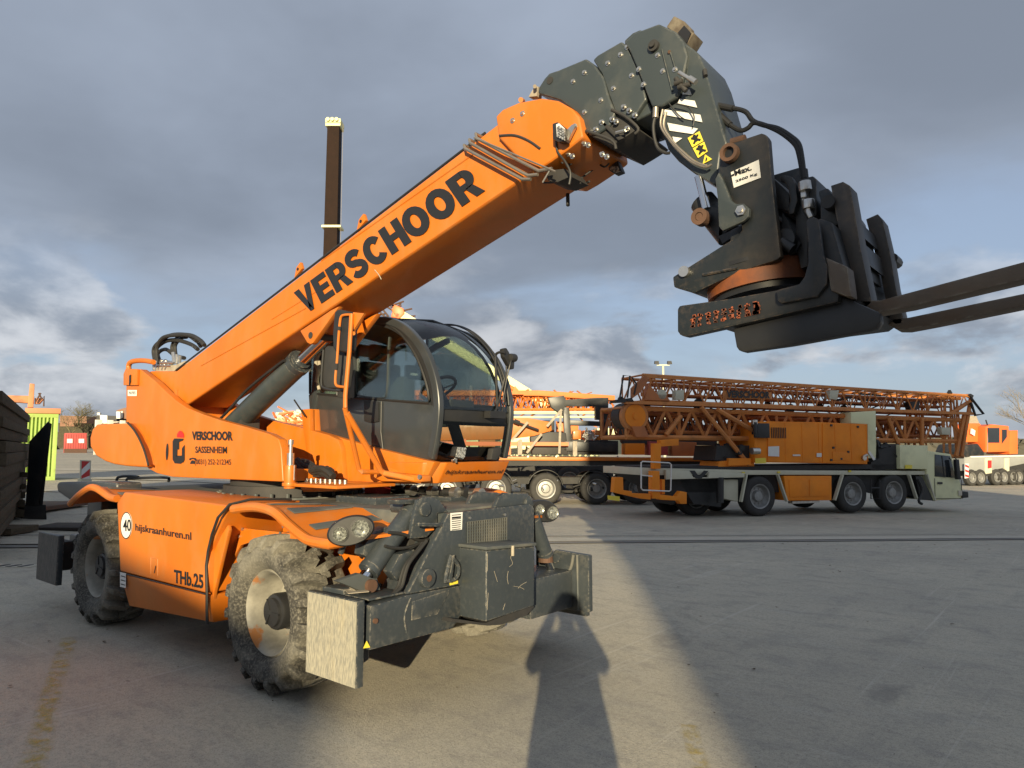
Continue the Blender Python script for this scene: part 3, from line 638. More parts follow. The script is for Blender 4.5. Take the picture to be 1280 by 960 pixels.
# far foot, seen on its inner side
o = T().prism([(-3.744,5.08,0.815),(-3.394,5.08,0.8),(-3.393,5.08,0.33),(-3.962,5.08,0.308),(-3.966,5.08,0.401),(-3.864,5.08,0.499),(-3.828,5.08,0.605),(-3.803,5.08,0.757)], (0, .06, 0)).build('stabiliser_foot', GREY, TH, bevel=.012)
b = T(); b.tube(smooth_path([(-3.817,5.075,0.673),(-3.837,5.075,0.531),(-3.885,5.075,0.45),(-3.945,5.075,0.42)], 4), .010, 8); b.tube(smooth_path([(-3.545,5.075,0.792),(-3.569,5.075,0.689),(-3.626,5.075,0.592),(-3.662,5.075,0.46)], 4), .014, 8); b.tube([(-3.507,5.075,0.795),(-3.499,5.075,0.337)], .010, 6)
b.split('weld_rib', GREYDUST, o, smooth=True)
p = V([(-3.726,5.08,0.75)][0]); T().cyl(p, p - UY * .02, .045, n=20).build('pivot_pin', GREY, o, bevel=.004)
sticker([(-3.745,5.078,0.388),(-3.722,5.078,0.439),(-3.694,5.078,0.395)], YELLOW, o, name='warning_sticker')
T().box((-4.0, 4.5, .35), (-3.56, 5.1, .66)).build('stabiliser_beam', GREY, TH, bevel=.01)

# rear stabiliser frame
b = T(); b.box((-8.9, 3.0, .38), (-8.55, 4.95, .75)); b.box((-9.0, 3.2, .75), (-8.6, 4.75, 1.2)); b.build('rear_frame', GREY, TH, bevel=.02)
b = T(); b.prism([(-9.386,3,1.276),(-9.327,3,1.307),(-8.079,3,1.353),(-7.699,3,1.348),(-7.685,3,1.232),(-8.546,3,1.124),(-8.986,3,1.122),(-9.172,3,1.16),(-9.335,3,1.192)], (0, .25, 0)); b.build('rear_lug', GREY, TH, bevel=.03, seg=3)
b = T(); b.cyl((-8.75, 3.05, .5), (-8.75, 2.82, .5), .05); b.box((-8.9, 2.81, .40), (-8.6, 2.95, .70)); b.tube(smooth_path([(-8.6, 3.1, .95), (-8.4, 3.0, .85), (-8.5, 2.9, .7)], 4), .015, 6)
b.build('rear_slide', DARK, TH, bevel=.005)
b = T(); b.tube(smooth_path([(-10.779,4.2,1.207),(-10.759,4.2,1.277),(-10.565,4.2,1.306),(-10.24,4.2,1.314),(-10.081,4.2,1.307)], 4), .02, 8); b.tube(smooth_path([(-10.445,4.2,1.217),(-10.424,4.2,1.275),(-10.08,4.2,1.296),(-9.246,4.2,1.322),(-9.195,4.2,1.277)], 4), .018, 8); b.build('rear_guard', BLACK, TH, smooth=True)

# ---- slewing ring and turret
b = T(); b.lathe([(1.24, .62), (1.36, .62), (1.36, .56), (1.42, .56), (1.42, .3), (1.24, .3)], (-6.05, 3.95, 0), 'z', 56); b.build('slewing_ring', DARK, TH, smooth=True)
b = T()
for k in range(30):
    a = 2 * math.pi * k / 30; b.cyl((-6.05 + math.cos(a) * .66, 3.95 + math.sin(a) * .66, 1.26), (-6.05 + math.cos(a) * .66, 3.95 + math.sin(a) * .66, 1.30), .016, n=6)
b.lathe([(1.245, .72), (1.265, .72), (1.265, .60), (1.245, .60)], (-6.05, 3.95, 0), 'z', 48)
b.build('ring_bolts', GREYDUST, TH)
TP = [(-8.361,3.3,2.522),(-8.308,3.3,2.579),(-8.004,3.3,2.552),(-7.613,3.3,2.392),(-7.365,3.3,2.273),(-7.129,3.3,2.17),(-6.906,3.3,2.093),(-6.61,3.3,2.026),(-6.255,3.3,1.956),(-5.75,3.3,1.876),(-5.419,3.3,1.818),(-5.276,3.3,1.774),(-5.232,3.3,1.697),(-5.188,3.3,1.425),(-6.069,3.3,1.42),(-7.148,3.3,1.414),(-7.494,3.3,1.443),(-7.695,3.3,1.486),(-8.298,3.3,1.98)]
turret = T().prism(TP, (0, .08, 0)).build('turret', ORANGE, TH, bevel=.012, seg=3)
T().prism([(x, 3.90, z) for x, y, z in TP], (0, .07, 0)).build('turret_cheek', ORANGE, turret, bevel=.012)
b = T(); b.box((-7.0, 3.38, 1.42), (-5.3, 3.90, 1.52)); b.box((-7.35, 3.38, 1.5), (-7.30, 3.90, 2.3)); b.build('turret_floor', ORANGE, turret)
q = [V(p) for p in [(-8.356,3.298,2.522),(-8.303,3.298,2.578),(-8.014,3.298,2.553),(-8.005,3.298,2.375),(-8.341,3.298,2.394)]]
T().prism(q, (0, -.03, 0)).build('pin_boss', ORANGE, turret, bevel=.008)
p = V([(-8.153,3.265,2.449)][0]); T().prism([p + V(d) for d in ((-.02, 0, .04), (.015, 0, .05), (.02, 0, -.03), (-.01, 0, -.07))], (0, -.008, 0)).build('pin_lock', PRINT, turret)
sticker([(-8.281,3.296,2.34),(-8.047,3.296,2.327),(-8.045,3.296,2.262),(-8.274,3.296,2.273)], WHITE, turret)
q = [(-8.238,3.294,2.289),(-8.068,3.294,2.281),(-8.242,3.294,2.322)]
text('MAX PRESS', q[0], q[1], q[2], PRINT, turret)
p = V([(-7.272,3.299,1.661)][0]); b = T(); b.add([p + V((math.cos(a) * .028, -.003, math.sin(a) * .085)) for a in [2 * math.pi * k / 20 for k in range(20)]], [tuple(range(20))]); b.build('slot_hole', PRINT, turret)
q = [(-6.759,3.297,1.776),(-5.998,3.297,1.765),(-6.766,3.297,1.861)]
text('VERSCHOOR', q[0], q[1], q[2], PRINT, turret, bold=.045)
q = [(-6.683,3.297,1.653),(-6.091,3.297,1.65),(-6.688,3.297,1.716)]
text('SASSENHEIM', q[0], q[1], q[2], PRINT, turret, bold=.02)
q = [(-6.685,3.297,1.53),(-6.011,3.297,1.535),(-6.691,3.297,1.594)]
text('(0031) 252-212345', q[0], q[1], q[2], PRINT, turret, bold=.008)
b = T()                                             # small telephone mark
b.prism([(-6.777,3.297,1.548),(-6.759,3.297,1.574),(-6.726,3.297,1.584),(-6.693,3.297,1.575),(-6.675,3.297,1.55)], (0, -.003, 0)); b.prism([(-6.797,3.297,1.584),(-6.79,3.297,1.601),(-6.728,3.297,1.608),(-6.667,3.297,1.603),(-6.661,3.297,1.585),(-6.694,3.297,1.585),(-6.699,3.297,1.594),(-6.76,3.297,1.594),(-6.764,3.297,1.584)], (0, -.003, 0))
b.build('phone_mark', PRINT, turret)
# hook emblem: red cap over a black angular loop
T().prism([(-7.07,3.296,1.806),(-7.064,3.296,1.839),(-7.032,3.296,1.863),(-7.002,3.296,1.871),(-6.967,3.296,1.862),(-6.93,3.296,1.837),(-6.923,3.296,1.801)], (0, -.003, 0)).build('emblem_cap', REDM, turret)
b = T()
b.prism([(-7.122,3.296,1.795),(-6.93,3.296,1.791),(-6.942,3.296,1.773),(-7.052,3.296,1.753),(-7.048,3.296,1.559),(-7.1,3.296,1.558),(-7.138,3.296,1.584),(-7.155,3.296,1.768)], (0, -.003, 0)); b.prism([(-7.07,3.296,1.625),(-6.923,3.296,1.626),(-6.939,3.295,1.556),(-6.968,3.296,1.546),(-7.098,3.295,1.55)], (0, -.003, 0)); b.prism([(-6.904,3.296,1.729),(-6.891,3.296,1.587),(-6.914,3.296,1.56),(-6.944,3.296,1.56),(-6.952,3.296,1.696)], (0, -.0035, 0)); b.prism([(-7.051,3.295,1.753),(-7.021,3.296,1.761),(-7.015,3.296,1.686),(-7.045,3.296,1.686)], (0, -.003, 0))
b.build('emblem_loop', PRINT, turret)
q = V([(-7.793,3.299,1.696)][0]); T().tube([q + V((0, -.004, .06)), q - V((0, .004, .06))], .012, 6).build('rubber_stop', BLACK, turret)

# counterweight
CW = [(-9.052,3.22,1.712),(-9.076,3.22,1.817),(-9.018,3.22,1.92),(-8.902,3.22,1.97),(-8.704,3.22,1.972),(-8.053,3.22,1.965),(-7.902,3.22,1.885),(-7.743,3.22,1.773),(-7.622,3.22,1.649),(-7.526,3.22,1.528),(-7.565,3.22,1.503),(-7.749,3.22,1.503),(-8.046,3.22,1.507),(-8.36,3.22,1.522),(-8.608,3.22,1.551),(-8.871,3.22,1.61)]
cwo = T().loft(CW, [(x + .0, 4.95, z) for x, y, z in CW]).build('counterweight', ORANGE, TH, bevel=.07, seg=4)
T().tube(smooth_path([(-8.029,3.21,1.97),(-7.863,3.21,1.891),(-7.705,3.21,1.779),(-7.578,3.21,1.656),(-7.481,3.21,1.523)], 4), .012, 6).build('rubber_seal', RUBBER, cwo, smooth=True)
for k, xs in enumerate(((530, 345, 526, 500), (545, 340, 540, 505), (558, 340, 552, 508))):
    pass
b = T()
P0 = V([(-9.301,3.3,1.819)][0])
for k in range(3): b.box((P0.x - .016, 3.35 + k * .14, P0.z - .20), (P0.x + .01, 3.41 + k * .14, P0.z + .22))
b.split('warning_stripe', WHITEP, cwo, bevel=.003)
b = T()
for (a, c_) in (((385, 455), (392, 460)), ((398, 455), (405, 468)), ((370, 455), (376, 458))): pass
# ---- boom
BY0, BY1 = 3.40, 3.86; BW = V((0, BY1 - BY0, 0))
bo = T().prism([(-8.11,3.4,2.532),(-7.957,3.4,2.539),(-7.374,3.4,2.497),(-2.946,3.4,3.833),(-2.616,3.4,3.439),(-7.152,3.4,2.123),(-7.841,3.4,2.388)], BW).build('boom', ORANGE, TH, bevel=.022, seg=3)
b = T()
e = [(-5.591,3.4,2.831),(-4.96,3.4,2.976),(-4.878,3.4,3.244),(-3.185,3.4,3.69)]
b.tube([V(e[0]) - UY * .0, V([(-4.894,3.4,2.996)][0])], .006, 4)
b.tube([(-4.876,3.399,3.236),(-3.16,3.399,3.682)], .006, 4); b.tube([(-6.847,3.399,2.511),(-5.075,3.399,2.866)], .006, 4)
b.build('pressed_fold', ORANGE, bo)
b = T(); b.prism([(-7.255,3.44,2.507),(-3.286,3.44,3.817),(-3.261,3.44,3.825),(-7.37,3.44,2.528)], (0, .38, 0)); 
tp = [(-7.418,3.42,2.508),(-3.082,3.42,3.807)]; tp = [V(p) for p in tp]
T().tube([tp[0] + UZ * .004, tp[1] + UZ * .004], .009, 6).build('top_pipe', BLACK, bo)
for pt in ([(-5.242,3.42,3.205)][0], [(-4.395,3.42,3.449)][0]):
    p = V(pt); d = (tp[1] - tp[0]).normalized(); nn = UY.cross(d) * -1
    b = T(); b.prism([p - d * .06 - UZ * .03, p + d * .06 + UZ * .006, p + d * .03 + UZ * .075, p - d * .03 + UZ * .055], (0, .03, 0)); b.build('lifting_eye', ORANGE, bo, bevel=.006)
    T().cyl(p + UZ * .025 - UY * .004, p + UZ * .025 + UY * .034, .014, n=12).build('eye_hole', PRINT, bo)
T().tube(smooth_path([(-4.53,3.82,3.005),(-4.413,3.82,3.015),(-4.331,3.82,3.021),(-4.267,3.82,3.02)], 4), .006, 5).build('scrape_mark', WHITE, bo)
bl, br, tl = [V(p) for p in [(-5.087,3.394,2.807),(-3.057,3.394,3.397),(-5.254,3.394,3.021)]]
big_text('VERSCHOOR', bl, br, tl, PRINT, bo, 'auto')
b = T(); b.prism([(-5.172,3.41,2.686),(-5.063,3.41,2.574),(-5.018,3.41,2.557),(-4.984,3.41,2.563),(-4.906,3.41,2.624),(-4.637,3.41,2.829),(-4.745,3.41,2.809)], (0, .05, 0)); b.prism([(x, y + .39, z) for x, y, z in [(-5.172,3.41,2.686),(-5.063,3.41,2.574),(-5.018,3.41,2.557),(-4.984,3.41,2.563),(-4.906,3.41,2.624),(-4.637,3.41,2.829),(-4.745,3.41,2.809)]], (0, .05, 0))
b.split('cylinder_bracket', ORANGE, bo, bevel=.008)
p = V([(-5.014,3.405,2.631)][0]); T().cyl(p, p + UY * .46, .028, n=20).build('bracket_pin', DARK, bo)
# scrape of bare metal and filler mark under the boom
b = T(); b.tube(smooth_path([(-4.185,3.395,3.047),(-4.137,3.395,3.002),(-4.105,3.395,2.96)], 4), .004, 4); b.build('scratch', BEIGE, bo)
# collar at the mouth of the outer section
collar = T().prism([(-2.945,3.365,3.865),(-2.886,3.365,3.893),(-2.753,3.365,3.897),(-2.566,3.365,3.865),(-2.441,3.365,3.808),(-2.338,3.365,3.725),(-2.288,3.365,3.657),(-2.26,3.365,3.523),(-2.374,3.365,3.478),(-2.496,3.365,3.438),(-2.582,3.365,3.416),(-2.697,3.365,3.455),(-2.92,3.365,3.708)], (0, .53, 0)).build('boom_collar', ORANGE, bo, bevel=.02, seg=3)
T().tube(smooth_path([(-2.907,3.362,3.719),(-2.78,3.362,3.685),(-2.666,3.362,3.618),(-2.574,3.362,3.54)], 5), .008, 6).build('weld_line', DARK, bo)
def studs(pts, m, par, r=.0105, h=.015):
    b = T()
    for p in pts: b.lathe([(.002, r * 1.5), (-.004, r * 1.5), (-.004, r), (-h, r * .8), (-h, .001)], V(p), 'y', 12)
    b.split('adjuster_bolt', m, par, smooth=True)
studs([(-2.715,3.365,3.809),(-2.796,3.365,3.788)], STEEL, bo, .012)
# section tubes
s1 = T().prism([(-2.639,3.42,3.94),(-2.63,3.42,3.98),(-2.585,3.42,4.022),(-2.548,3.42,4.044),(-2.479,3.42,4.038),(-2.271,3.42,4.038),(-2.218,3.42,3.986),(-2.149,3.42,3.878),(-2.111,3.42,3.736),(-2.068,3.42,3.635),(-2.113,3.42,3.567),(-2.194,3.42,3.542),(-2.26,3.42,3.554),(-2.325,3.42,3.704),(-2.463,3.42,3.837)], (0, .42, 0)).build('boom_section', GREYH, TH, bevel=.016, seg=3)
studs([(-2.28,3.42,3.95),(-2.363,3.42,3.923),(-2.166,3.42,3.74),(-2.283,3.42,3.703)], STEEL, s1)
p = V([(-2.539,3.42,3.991)][0]); T().cyl(p + UY * .01, p - UY * .004, .024, n=24).build('bore', DARK, s1)
s2 = T().prism([(-2.228,3.43,4.018),(-2.194,3.43,4.035),(-2.03,3.43,4.059),(-1.99,3.43,4.01),(-1.943,3.43,3.905),(-1.893,3.43,3.765),(-1.873,3.43,3.656),(-1.949,3.43,3.577),(-2.01,3.43,3.575),(-2.074,3.43,3.638),(-2.117,3.43,3.757),(-2.163,3.43,3.902)], (0, .40, 0)).build('boom_section', GREYH, TH, bevel=.014, seg=3)
studs([(-2.035,3.43,3.977),(-2.122,3.43,3.956),(-1.964,3.43,3.825),(-2.085,3.43,3.789),(-1.99,3.43,4.006)], STEEL, s2)
s25 = T().prism([(-2.027,3.46,4.078),(-1.972,3.46,4.102),(-1.923,3.46,4.103),(-1.889,3.46,4.069),(-1.875,3.46,3.647),(-1.847,3.46,3.583),(-1.966,3.46,3.565),(-2.027,3.46,3.612)], (0, .34, 0)).build('boom_section', GREYH, TH, bevel=.012, seg=3)
HP = [(-1.998,3.41,4.032),(-1.929,3.41,4.062),(-1.884,3.41,4.061),(-1.778,3.41,4.057),(-1.676,3.41,3.97),(-1.632,3.41,3.895),(-1.611,3.41,3.805),(-1.644,3.41,3.672),(-1.667,3.41,3.597),(-1.774,3.41,3.571),(-1.831,3.41,3.589),(-1.868,3.41,3.694),(-1.915,3.41,3.834),(-1.968,3.41,3.972)]
head = T().prism(HP, (0, .44, 0)).build('boom_head', GREYH, TH, bevel=.016, seg=3)
studs([(-1.906,3.41,3.835),(-1.878,3.41,3.735),(-1.758,3.41,3.771),(-1.787,3.41,3.873),(-1.684,3.41,3.754)], STEEL, head, .010, .012)
p = V([(-1.805,3.41,3.931)][0]); T().cyl(p, p - UY * .02, .032, n=24).cyl(p - UY * .02, p - UY * .035, .015, n=16).build('pivot_pin', DARK, head, smooth=True)
T().cyl(V([(-1.716,3.41,3.868)][0]), V([(-1.711,3.4,3.861)][0]), .009, n=8).build('plug', RUST, head)
T().tube([(-1.76,3.405,3.898),(-1.702,3.405,3.636)], .004, 4).tube([(-1.711,3.405,3.873),(-1.679,3.405,3.748)], .004, 4).build('pressed_fold', GREYH, head)
b = T(); b.prism([(-1.777,3.5,4.079),(-1.728,3.5,4.125),(-1.663,3.5,4.065),(-1.657,3.5,4.011),(-1.609,3.5,3.979),(-1.659,3.5,3.923),(-1.7,3.5,4)], (0, .12, 0)); hb = b.build('head_bracket', mat('worn_bracket', (.17, .145, .11), .8, col2=(.07, .05, .035), nscale=18, amount=1), head, bevel=.006)
T().prism([(-1.702,3.49,4.01),(-1.663,3.49,4.038),(-1.625,3.49,3.98),(-1.651,3.49,3.933),(-1.681,3.49,3.968)], (0, .01, 0)).build('bracket_opening', PRINT, hb)
b = T(); b.cyl(V([(-1.636,3.36,3.7)][0]), V([(-1.551,3.36,3.619)][0]), .011, n=12); b.cyl(V([(-1.577,3.36,3.647)][0]), V([(-1.542,3.36,3.613)][0]), .016, n=12); b.build('coupling', STEEL, head, smooth=True)
b = T()
for i, (x, y) in enumerate(((985, 340), (1000, 360), (1020, 372), (980, 368), (1010, 350), (1035, 360))): pass
for pr_ in ([(-1.662,3.37,3.681),(-1.604,3.37,3.589)], [(-1.65,3.37,3.624),(-1.576,3.37,3.619)], [(-1.665,3.36,3.645),(-1.617,3.36,3.648)]): b.cyl(V(pr_[0]), V(pr_[1]), .014, n=10)
b.build('coupling_block', DARK, head, bevel=.004)
# clutter of hoses, springs and glands under the section mouths
b = T(); rr = random.Random(5)
for pr_ in ([(-2.263,3.4,3.576),(-2.087,3.4,3.468),(-2.056,3.4,3.404)], [(-2.279,3.5,3.616),(-2.084,3.5,3.516),(-1.975,3.5,3.54)], [(-2.213,3.45,3.608),(-2.116,3.45,3.607),(-2.022,3.45,3.551)], [(-2.379,3.6,3.621),(-2.177,3.6,3.534),(-2.079,3.6,3.564)], [(-2.096,3.42,3.661),(-2.004,3.42,3.59),(-1.922,3.42,3.496),(-1.945,3.42,3.469)]):
    b.tube(smooth_path(pr_, 4), .010, 6)
b.prism([(-2.125,3.44,3.635),(-2.077,3.44,3.648),(-1.956,3.44,3.527),(-1.938,3.44,3.505),(-2.049,3.44,3.471),(-2.112,3.44,3.454),(-2.273,3.44,3.564),(-2.207,3.44,3.574)], (0, .38, 0))
b.prism([(-2.169,3.42,3.598),(-2.145,3.42,3.605),(-2.044,3.42,3.491),(-2.013,3.42,3.468),(-2.052,3.42,3.463)], (0, .03, 0))
b.build('wear_pad_carrier', DARK, s1, bevel=.006)
studs([(-2.161,3.42,3.603),(-2.089,3.42,3.599),(-2.063,3.42,3.577),(-2.202,3.42,3.572),(-1.99,3.42,3.514),(-2.011,3.42,3.648),(-1.976,3.42,3.616),(-1.94,3.42,3.577)], STEEL, s1, .011, .02)
studs([(-2.279,3.41,3.505),(-2.251,3.41,3.487),(-2.154,3.41,3.404),(-2.123,3.41,3.381),(-2.396,3.41,3.473),(-2.365,3.41,3.45)], STEEL, bo, .011, .02)
T().tube([(-2.055,3.4,3.501),(-1.993,3.4,3.497)], .010, 6).build('pin_bar', STEEL, s1)
# steel pipes wrapping the collar, hose loop and springs
for pr_ in ([(-3.107,3.35,3.787),(-3.098,3.35,3.754),(-2.648,3.35,3.444),(-2.575,3.35,3.395),(-2.477,3.35,3.384)], [(-3.166,3.35,3.764),(-3.158,3.35,3.739),(-2.704,3.35,3.416),(-2.657,3.35,3.386),(-2.584,3.35,3.374)], [(-3.214,3.35,3.738),(-3.205,3.35,3.713),(-2.704,3.35,3.374),(-2.639,3.35,3.358)]):
    P = [V(p) for p in pr_]; P = [P[0] + UY * .25 - UZ * .0] + P
    T().tube(P, .011, 8).build('steel_pipe', BRASS, bo, smooth=True)
T().tube([(-3.11,3.34,3.757),(-2.443,3.34,3.354)], .006, 5).build('thin_pipe', BRASS, bo)
b = T()
for k in range(9):
    o_ = V([(-2.506,3.45,3.381)][0]) + V((rr.uniform(-.13, .13), rr.uniform(-.04, .3), rr.uniform(-.05, .06)))
    d_ = V((rr.uniform(-.1, .1), rr.uniform(-.05, .1), rr.uniform(-.09, .09))); b.cyl(o_, o_ + d_, rr.uniform(.006, .014), n=8)
b.prism([(-2.574,3.42,3.397),(-2.52,3.42,3.408),(-2.431,3.42,3.394),(-2.389,3.42,3.335),(-2.485,3.42,3.323),(-2.556,3.42,3.348)], (0, .20, 0)); b.build('hose_clamp_block', DARK, bo, bevel=.004)
b = T(); b.tube([(-2.865,3.86,3.471),(-2.805,3.86,3.429),(-2.828,3.86,3.504),(-2.746,3.86,3.448),(-2.775,3.86,3.524),(-2.687,3.86,3.462),(-2.706,3.86,3.532)], .008, 6); b.build('retaining_spring', BLACK, bo, smooth=True)
b = T(); b.tube(smooth_path([(-2.453,3.36,3.56),(-2.44,3.36,3.483),(-2.388,3.36,3.411),(-2.347,3.36,3.328),(-2.356,3.36,3.259)], 5), .007, 6); b.build('lamp_cable', RUBBER, bo, smooth=True)
T().tube([(-2.548,3.35,3.315),(-2.485,3.35,3.387)], .006, 5).build('pin_bar', STEEL, bo)
# work lamps
def work_lamp(pts, dep, par, mbk=None):
    o = T().prism(pts, dep).build('work_light', BLACK, par, bevel=.008); P = [V(p) for p in pts]
    return o, P
wl, P = work_lamp([(-2.436,3.3,3.636),(-2.398,3.3,3.636),(-2.344,3.3,3.582),(-2.34,3.3,3.498),(-2.396,3.3,3.511),(-2.433,3.3,3.54)], (0, .05, 0), bo)
T().prism([(-2.399,3.296,3.616),(-2.378,3.296,3.617),(-2.338,3.296,3.573),(-2.339,3.296,3.502),(-2.393,3.296,3.537)], (0, -.006, 0)).build('lamp_face', WHITE, wl)
b = T(); q = [V(p) for p in [(-2.386,3.288,3.602),(-2.337,3.288,3.564),(-2.338,3.288,3.505),(-2.383,3.288,3.539)]]
for i in range(3):
    for j in range(4):
        c_ = q[0] + (q[1] - q[0]) * ((i + .5) / 3) + (q[3] - q[0]) * ((j + .5) / 4); b.cyl(c_, c_ - UY * .006, .011, n=8)
b.build('led_cells', LAMPG, wl)
T().prism([(-2.366,3.33,3.575),(-2.315,3.33,3.602),(-2.29,3.33,3.605),(-2.29,3.33,3.588),(-2.341,3.33,3.517),(-2.366,3.33,3.51)], (0, .02, 0)).build('lamp_bracket', STEEL, wl)
wl, P = work_lamp([(-2.339,3.78,3.517),(-2.33,3.78,3.553),(-2.279,3.78,3.524),(-2.246,3.78,3.439),(-2.297,3.78,3.433),(-2.344,3.78,3.474)], (0, .05, 0), bo)
T().prism([(-2.32,3.776,3.492),(-2.268,3.776,3.474),(-2.252,3.776,3.439),(-2.293,3.776,3.439),(-2.329,3.776,3.469)], (0, -.005, 0)).build('lamp_face', LAMPG, wl)
T().tube(smooth_path([(-2.429,3.7,3.507),(-2.376,3.7,3.501),(-2.325,3.7,3.464),(-2.29,3.7,3.478)], 4), .006, 5).build('lamp_cable', RUBBER, bo)
b = T(); b.prism([(-2.727,3.44,3.954),(-2.679,3.44,4.005),(-2.651,3.44,3.999),(-2.66,3.44,3.937)], (0, .05, 0)); b.cyl(V([(-2.644,3.4,3.98)][0]), V([(-2.683,3.45,4.014)][0]), .012, n=10); b.build('boom_tip_guide', BEIGE, bo)
T().cyl(V([(-2.734,3.37,3.909)][0]), V([(-2.758,3.4,3.928)][0]) + UY * .02, .016, n=16).build('boss', ORANGE, bo)

# lower jib below the head
JP = [(-1.649,3.43,3.91),(-1.592,3.43,3.853),(-1.557,3.43,3.809),(-1.522,3.43,3.716),(-1.47,3.43,3.498),(-1.439,3.43,3.368),(-1.409,3.43,3.269),(-1.451,3.43,3.227),(-1.475,3.43,3.064),(-1.494,3.43,3.069),(-1.603,3.43,3.16),(-1.689,3.43,3.247),(-1.747,3.43,3.328),(-1.783,3.43,3.445),(-1.795,3.43,3.529),(-1.766,3.43,3.56),(-1.674,3.43,3.584),(-1.652,3.43,3.643),(-1.629,3.43,3.741)]
jib = T().prism(JP, (0, .36, 0)).build('jib', GREYH, TH, bevel=.014, seg=3)
for q in ([(-1.641,3.426,3.627),(-1.608,3.426,3.621),(-1.598,3.426,3.587),(-1.651,3.426,3.609)], [(-1.667,3.426,3.588),(-1.581,3.426,3.549),(-1.568,3.426,3.507),(-1.679,3.426,3.567)], [(-1.757,3.426,3.556),(-1.551,3.426,3.462),(-1.541,3.426,3.418),(-1.764,3.426,3.529)], [(-1.743,3.426,3.476),(-1.566,3.426,3.39),(-1.596,3.426,3.369),(-1.731,3.426,3.428)], [(-1.715,3.426,3.389),(-1.657,3.426,3.364),(-1.702,3.426,3.347)]):
    T().prism(q, (0, -.003, 0)).build('white_stripe', WHITE, jib)
for q in ([(-1.625,3.425,3.355),(-1.558,3.425,3.373),(-1.537,3.425,3.313),(-1.6,3.425,3.296)], [(-1.597,3.425,3.29),(-1.533,3.425,3.308),(-1.515,3.425,3.25),(-1.569,3.425,3.229)]):
    o = T().prism(q, (0, -.003, 0)).build('warning_sticker', YELLOW, jib); P = [V(p) - UY * .004 for p in q]
    def I_(u, v): return P[0] + (P[1] - P[0]) * u + (P[3] - P[0]) * v
    b = T(); b.bar(I_(.22, .2), I_(.8, .8), .012, .002, (0, 1, 0)); b.bar(I_(.8, .2), I_(.22, .8), .012, .0024, (0, 1, 0)); b.bar(I_(.5, .25), I_(.5, .75), .016, .0028, (0, 1, 0)); b.cyl(I_(.5, .2), I_(.5, .2) - UY * .002, .010, n=10)
    b.build('pictogram', PRINT, o)
o = T().prism([(-1.544,3.425,3.19),(-1.529,3.425,3.238),(-1.491,3.425,3.202)], (0, -.003, 0)).build('warning_sticker', YELLOW, jib)
T().prism([(-1.529,3.421,3.199),(-1.523,3.421,3.223),(-1.516,3.421,3.21),(-1.521,3.421,3.199)], (0, -.001, 0)).build('pictogram', PRINT, o)
b = T(); b.tube(smooth_path([(-1.752,3.39,3.541),(-1.765,3.39,3.452),(-1.714,3.39,3.358),(-1.668,3.39,3.293),(-1.596,3.39,3.209),(-1.519,3.39,3.157),(-1.48,3.39,3.16)], 5), .007, 8); b.tube(smooth_path([(-1.732,3.39,3.521),(-1.747,3.39,3.44),(-1.694,3.39,3.339),(-1.634,3.39,3.264),(-1.57,3.39,3.196),(-1.506,3.39,3.158)], 5), .008, 8)
b.split('jib_pipe', BRASS, jib, smooth=True)
b = T(); b.tube(smooth_path([(-1.777,3.35,3.494),(-1.789,3.35,3.445),(-1.784,3.35,3.377),(-1.764,3.35,3.313),(-1.723,3.35,3.276),(-1.696,3.35,3.268)], 5), .009, 8); b.tube(smooth_path([(-1.68,3.4,3.555),(-1.607,3.4,3.511),(-1.575,3.4,3.45),(-1.583,3.4,3.401)], 5), .0035, 6); b.tube(smooth_path([(-1.727,3.41,3.58),(-1.673,3.41,3.497),(-1.637,3.41,3.46)], 5), .0035, 6)
b.split('jib_hose', RUBBER, jib, smooth=True)
T().cyl(V([(-1.773,3.35,3.543)][0]), V([(-1.777,3.35,3.487)][0]), .016, n=12).build('hose_fitting', BRASS, jib, smooth=True)
T().cyl(V([(-1.582,3.4,3.139)][0]) + UY * .05, V([(-1.541,3.4,2.953)][0]) + UY * .05, .022, n=14).build('tilt_rod', CHROME, jib, smooth=True)
T().cyl(V([(-1.523,3.43,3.703)][0]), V([(-1.514,3.42,3.663)][0]), .012, n=10).build('plug', DARK, jib)

# ---- lift cylinder
p0, p1, p2 = V([(-6.594,3.64,1.93)][0]), V([(-5.546,3.64,2.451)][0]), V([(-5.131,3.64,2.657)][0])
d = (p1 - p0).normalized()
lc = T().tube([p0 - d * .3, p0, p1], .108, 32).build('lift_cylinder', GREYH, TH, smooth=True)
T().tube([p1 - d * .02, p1 + d * .05], .114, 32).tube([p1 + d * .05, p1 + d * .08], .085, 28).build('cylinder_gland', GREY, lc, smooth=True)
T().tube([p1, p2], .058, 24).build('rod', CHROME, lc, smooth=True)
sp_ = [V(p) for p in [(-6.673,3.52,1.979),(-6.52,3.52,2.055),(-6.156,3.52,2.256),(-5.647,3.52,2.452),(-5.55,3.52,2.472)]]
T().tube(smooth_path(sp_, 4), .013, 8).build('cylinder_pipe', BLACK, lc, smooth=True)
T().box(V([(-6.241,3.56,1.911)][0]) - V((.1, 0, .12)), V([(-6.591,3.76,1.922)][0]) + V((.1, 0, .06))).build('cylinder_clevis', DARK, lc, bevel=.01)

